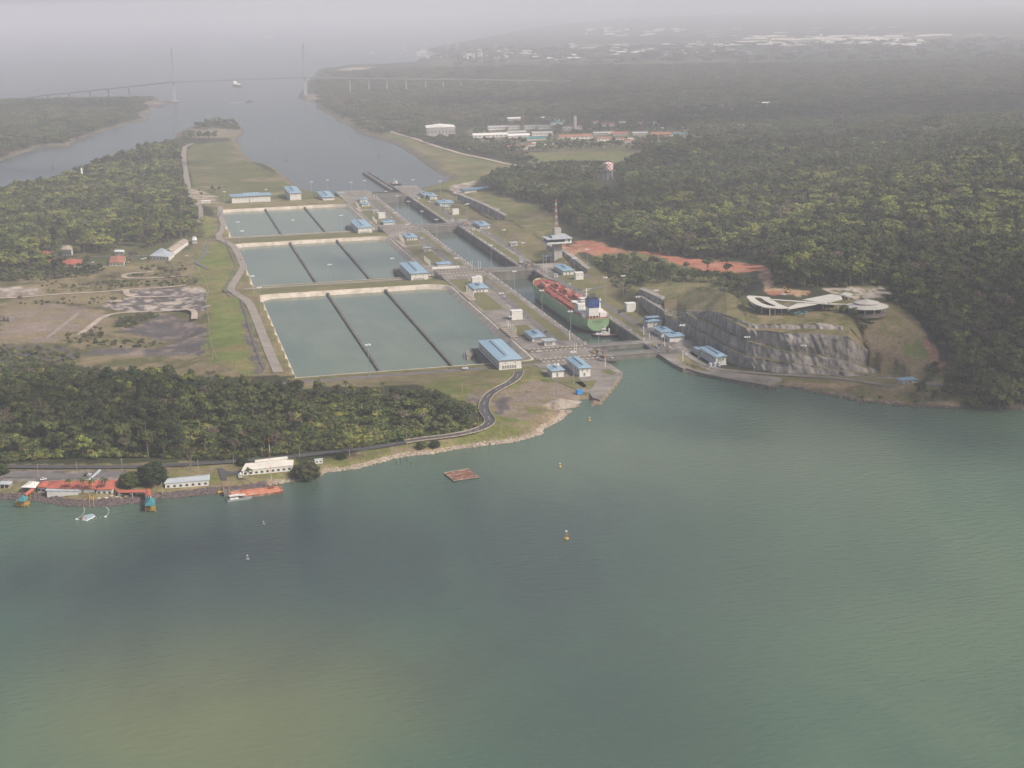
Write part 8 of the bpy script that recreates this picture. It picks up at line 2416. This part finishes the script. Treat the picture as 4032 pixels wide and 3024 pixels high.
b_ = MB(); b_.prism([(-14, -4), (10, -4), (15, 0), (10, 4), (-14, 4)], -.5, 3); b_.box(-6, 3, -3, 3, 3, 7); b_.build('hull', 'car_dark', t)
b_ = MB(); A = np.array([(-14, 0), (-60, -9), (-80, -6), (-82, 7), (-50, 6)], float); b_.add([(x, y, .12) for x, y in A], [(0, 1, 2, 3, 4)]); b_.build('wake', 'far_white', t)
for i, (x, y) in enumerate(((1014, 512), (1072, 562), (1128, 636), (1310, 501), (1386, 547), (1493, 618), (682, 517), (207, 662), (116, 724), (1117, 387))):
    P = W(x, y, SEA); b_ = MB(); b_.lathe([(2.2, -.5), (2.2, 1.2), (.6, 1.6), (.5, 6.5), (1.2, 7.2), (.1, 9)], 10); o = b_.build('channel_buoy', 'car_dark'); o.location = P
    tag(o, 'dark channel buoy, %s of those scattered on the sea-side water' % ords[i], 'buoy', 'channel buoys')
# blue-edged shed on the far bank and dark steel yard
P = W(1830, 762, -14)
t = thing('long_shed', 'low white shed with long blue roof edge on the green far bank', 'shed', P, .32)
b_ = MB(); b_.box(0, 26, 0, 12, -2, 6); b_.build('wall', 'white_wall', t); b_ = MB(); b_.box(-5, 74, -3, 12, 6, 8.2); b_.build('roof', 'deep_blue_roof', t)
# concrete blocks in the left field
for i, (x, y) in enumerate(((15, 1262), (28, 1264), (42, 1266), (53, 1264))):
    P = G(x, y, -8); b_ = MB(); b_.cbox(0, 0, -.3, 3.2, 5, 5.6, .1); b_.cbox(0, 0, 5.3, 2.6, 4, .5, .1); o = b_.build('concrete_block', 'concrete'); o.location = P; tag(o, '%s of four weathered concrete blocks at the left edge of the field' % ['leftmost', 'second', 'third', 'rightmost'][i], 'block', 'concrete blocks in the field')

# ---------------------------------------------------------------- clouds high above, whose shadows lie on land and lake
cm = bpy.data.materials.new('cloud_white'); cm.use_nodes = True
cm.node_tree.nodes['Principled BSDF'].inputs['Base Color'].default_value = (.9, .9, .92, 1); cm.node_tree.nodes['Principled BSDF'].inputs['Roughness'].default_value = 1
def cloud(px, z, rx, ry, alt, seed, rot=0.0, n=46):
    Pg = W(px[0], px[1], z); k = (alt - z) / SUNV.z
    c = Vector(Pg) + SUNV * k
    rg_ = np.random.default_rng(seed); b_ = MB()
    co, si = math.cos(rot), math.sin(rot)
    for i in range(n):
        a_ = rg_.uniform(0, 6.28); u = math.sqrt(rg_.uniform(0, 1)); lx, ly = u * rx * math.cos(a_), u * ry * math.sin(a_)
        x, y = lx * co - ly * si, lx * si + ly * co
        s_ = min(rx, ry) * rg_.uniform(.14, .42) * (1.15 - u * .6)
        j = rg_.uniform(.75, 1.25, 12)
        b_.add([(x + v[0] * s_ * q, y + v[1] * s_ * q, max(-s_ * .35, v[2] * s_ * .7 * q)) for v, q in zip(ico, j)], icf)
    o = b_.build('cloud', cm); o.location = c
    return struct(o)


for a_ in CLOUDS: cloud(*a_)
# ---------------------------------------------------------------- haze
hz = MB(); hz.box(-64000, 64000, -3500, 64000, -42, 500)
ho = hz.build('haze', 'white_paint')
ho.data.materials.clear()
hm = bpy.data.materials.new('haze_air'); hm.use_nodes = True
ht = hm.node_tree
ht.nodes.remove(ht.nodes['Principled BSDF'])
pv = ht.nodes.new('ShaderNodeVolumePrincipled')
pv.inputs['Color'].default_value = (.93, .93, 1.0, 1)
pv.inputs['Density'].default_value = 0.0001
pv.inputs['Anisotropy'].default_value = 0.1
ht.links.new(pv.outputs[0], ht.nodes['Material Output'].inputs['Volume'])
ho.data.materials.append(hm)
tag(ho, None, None, None, 'stuff')
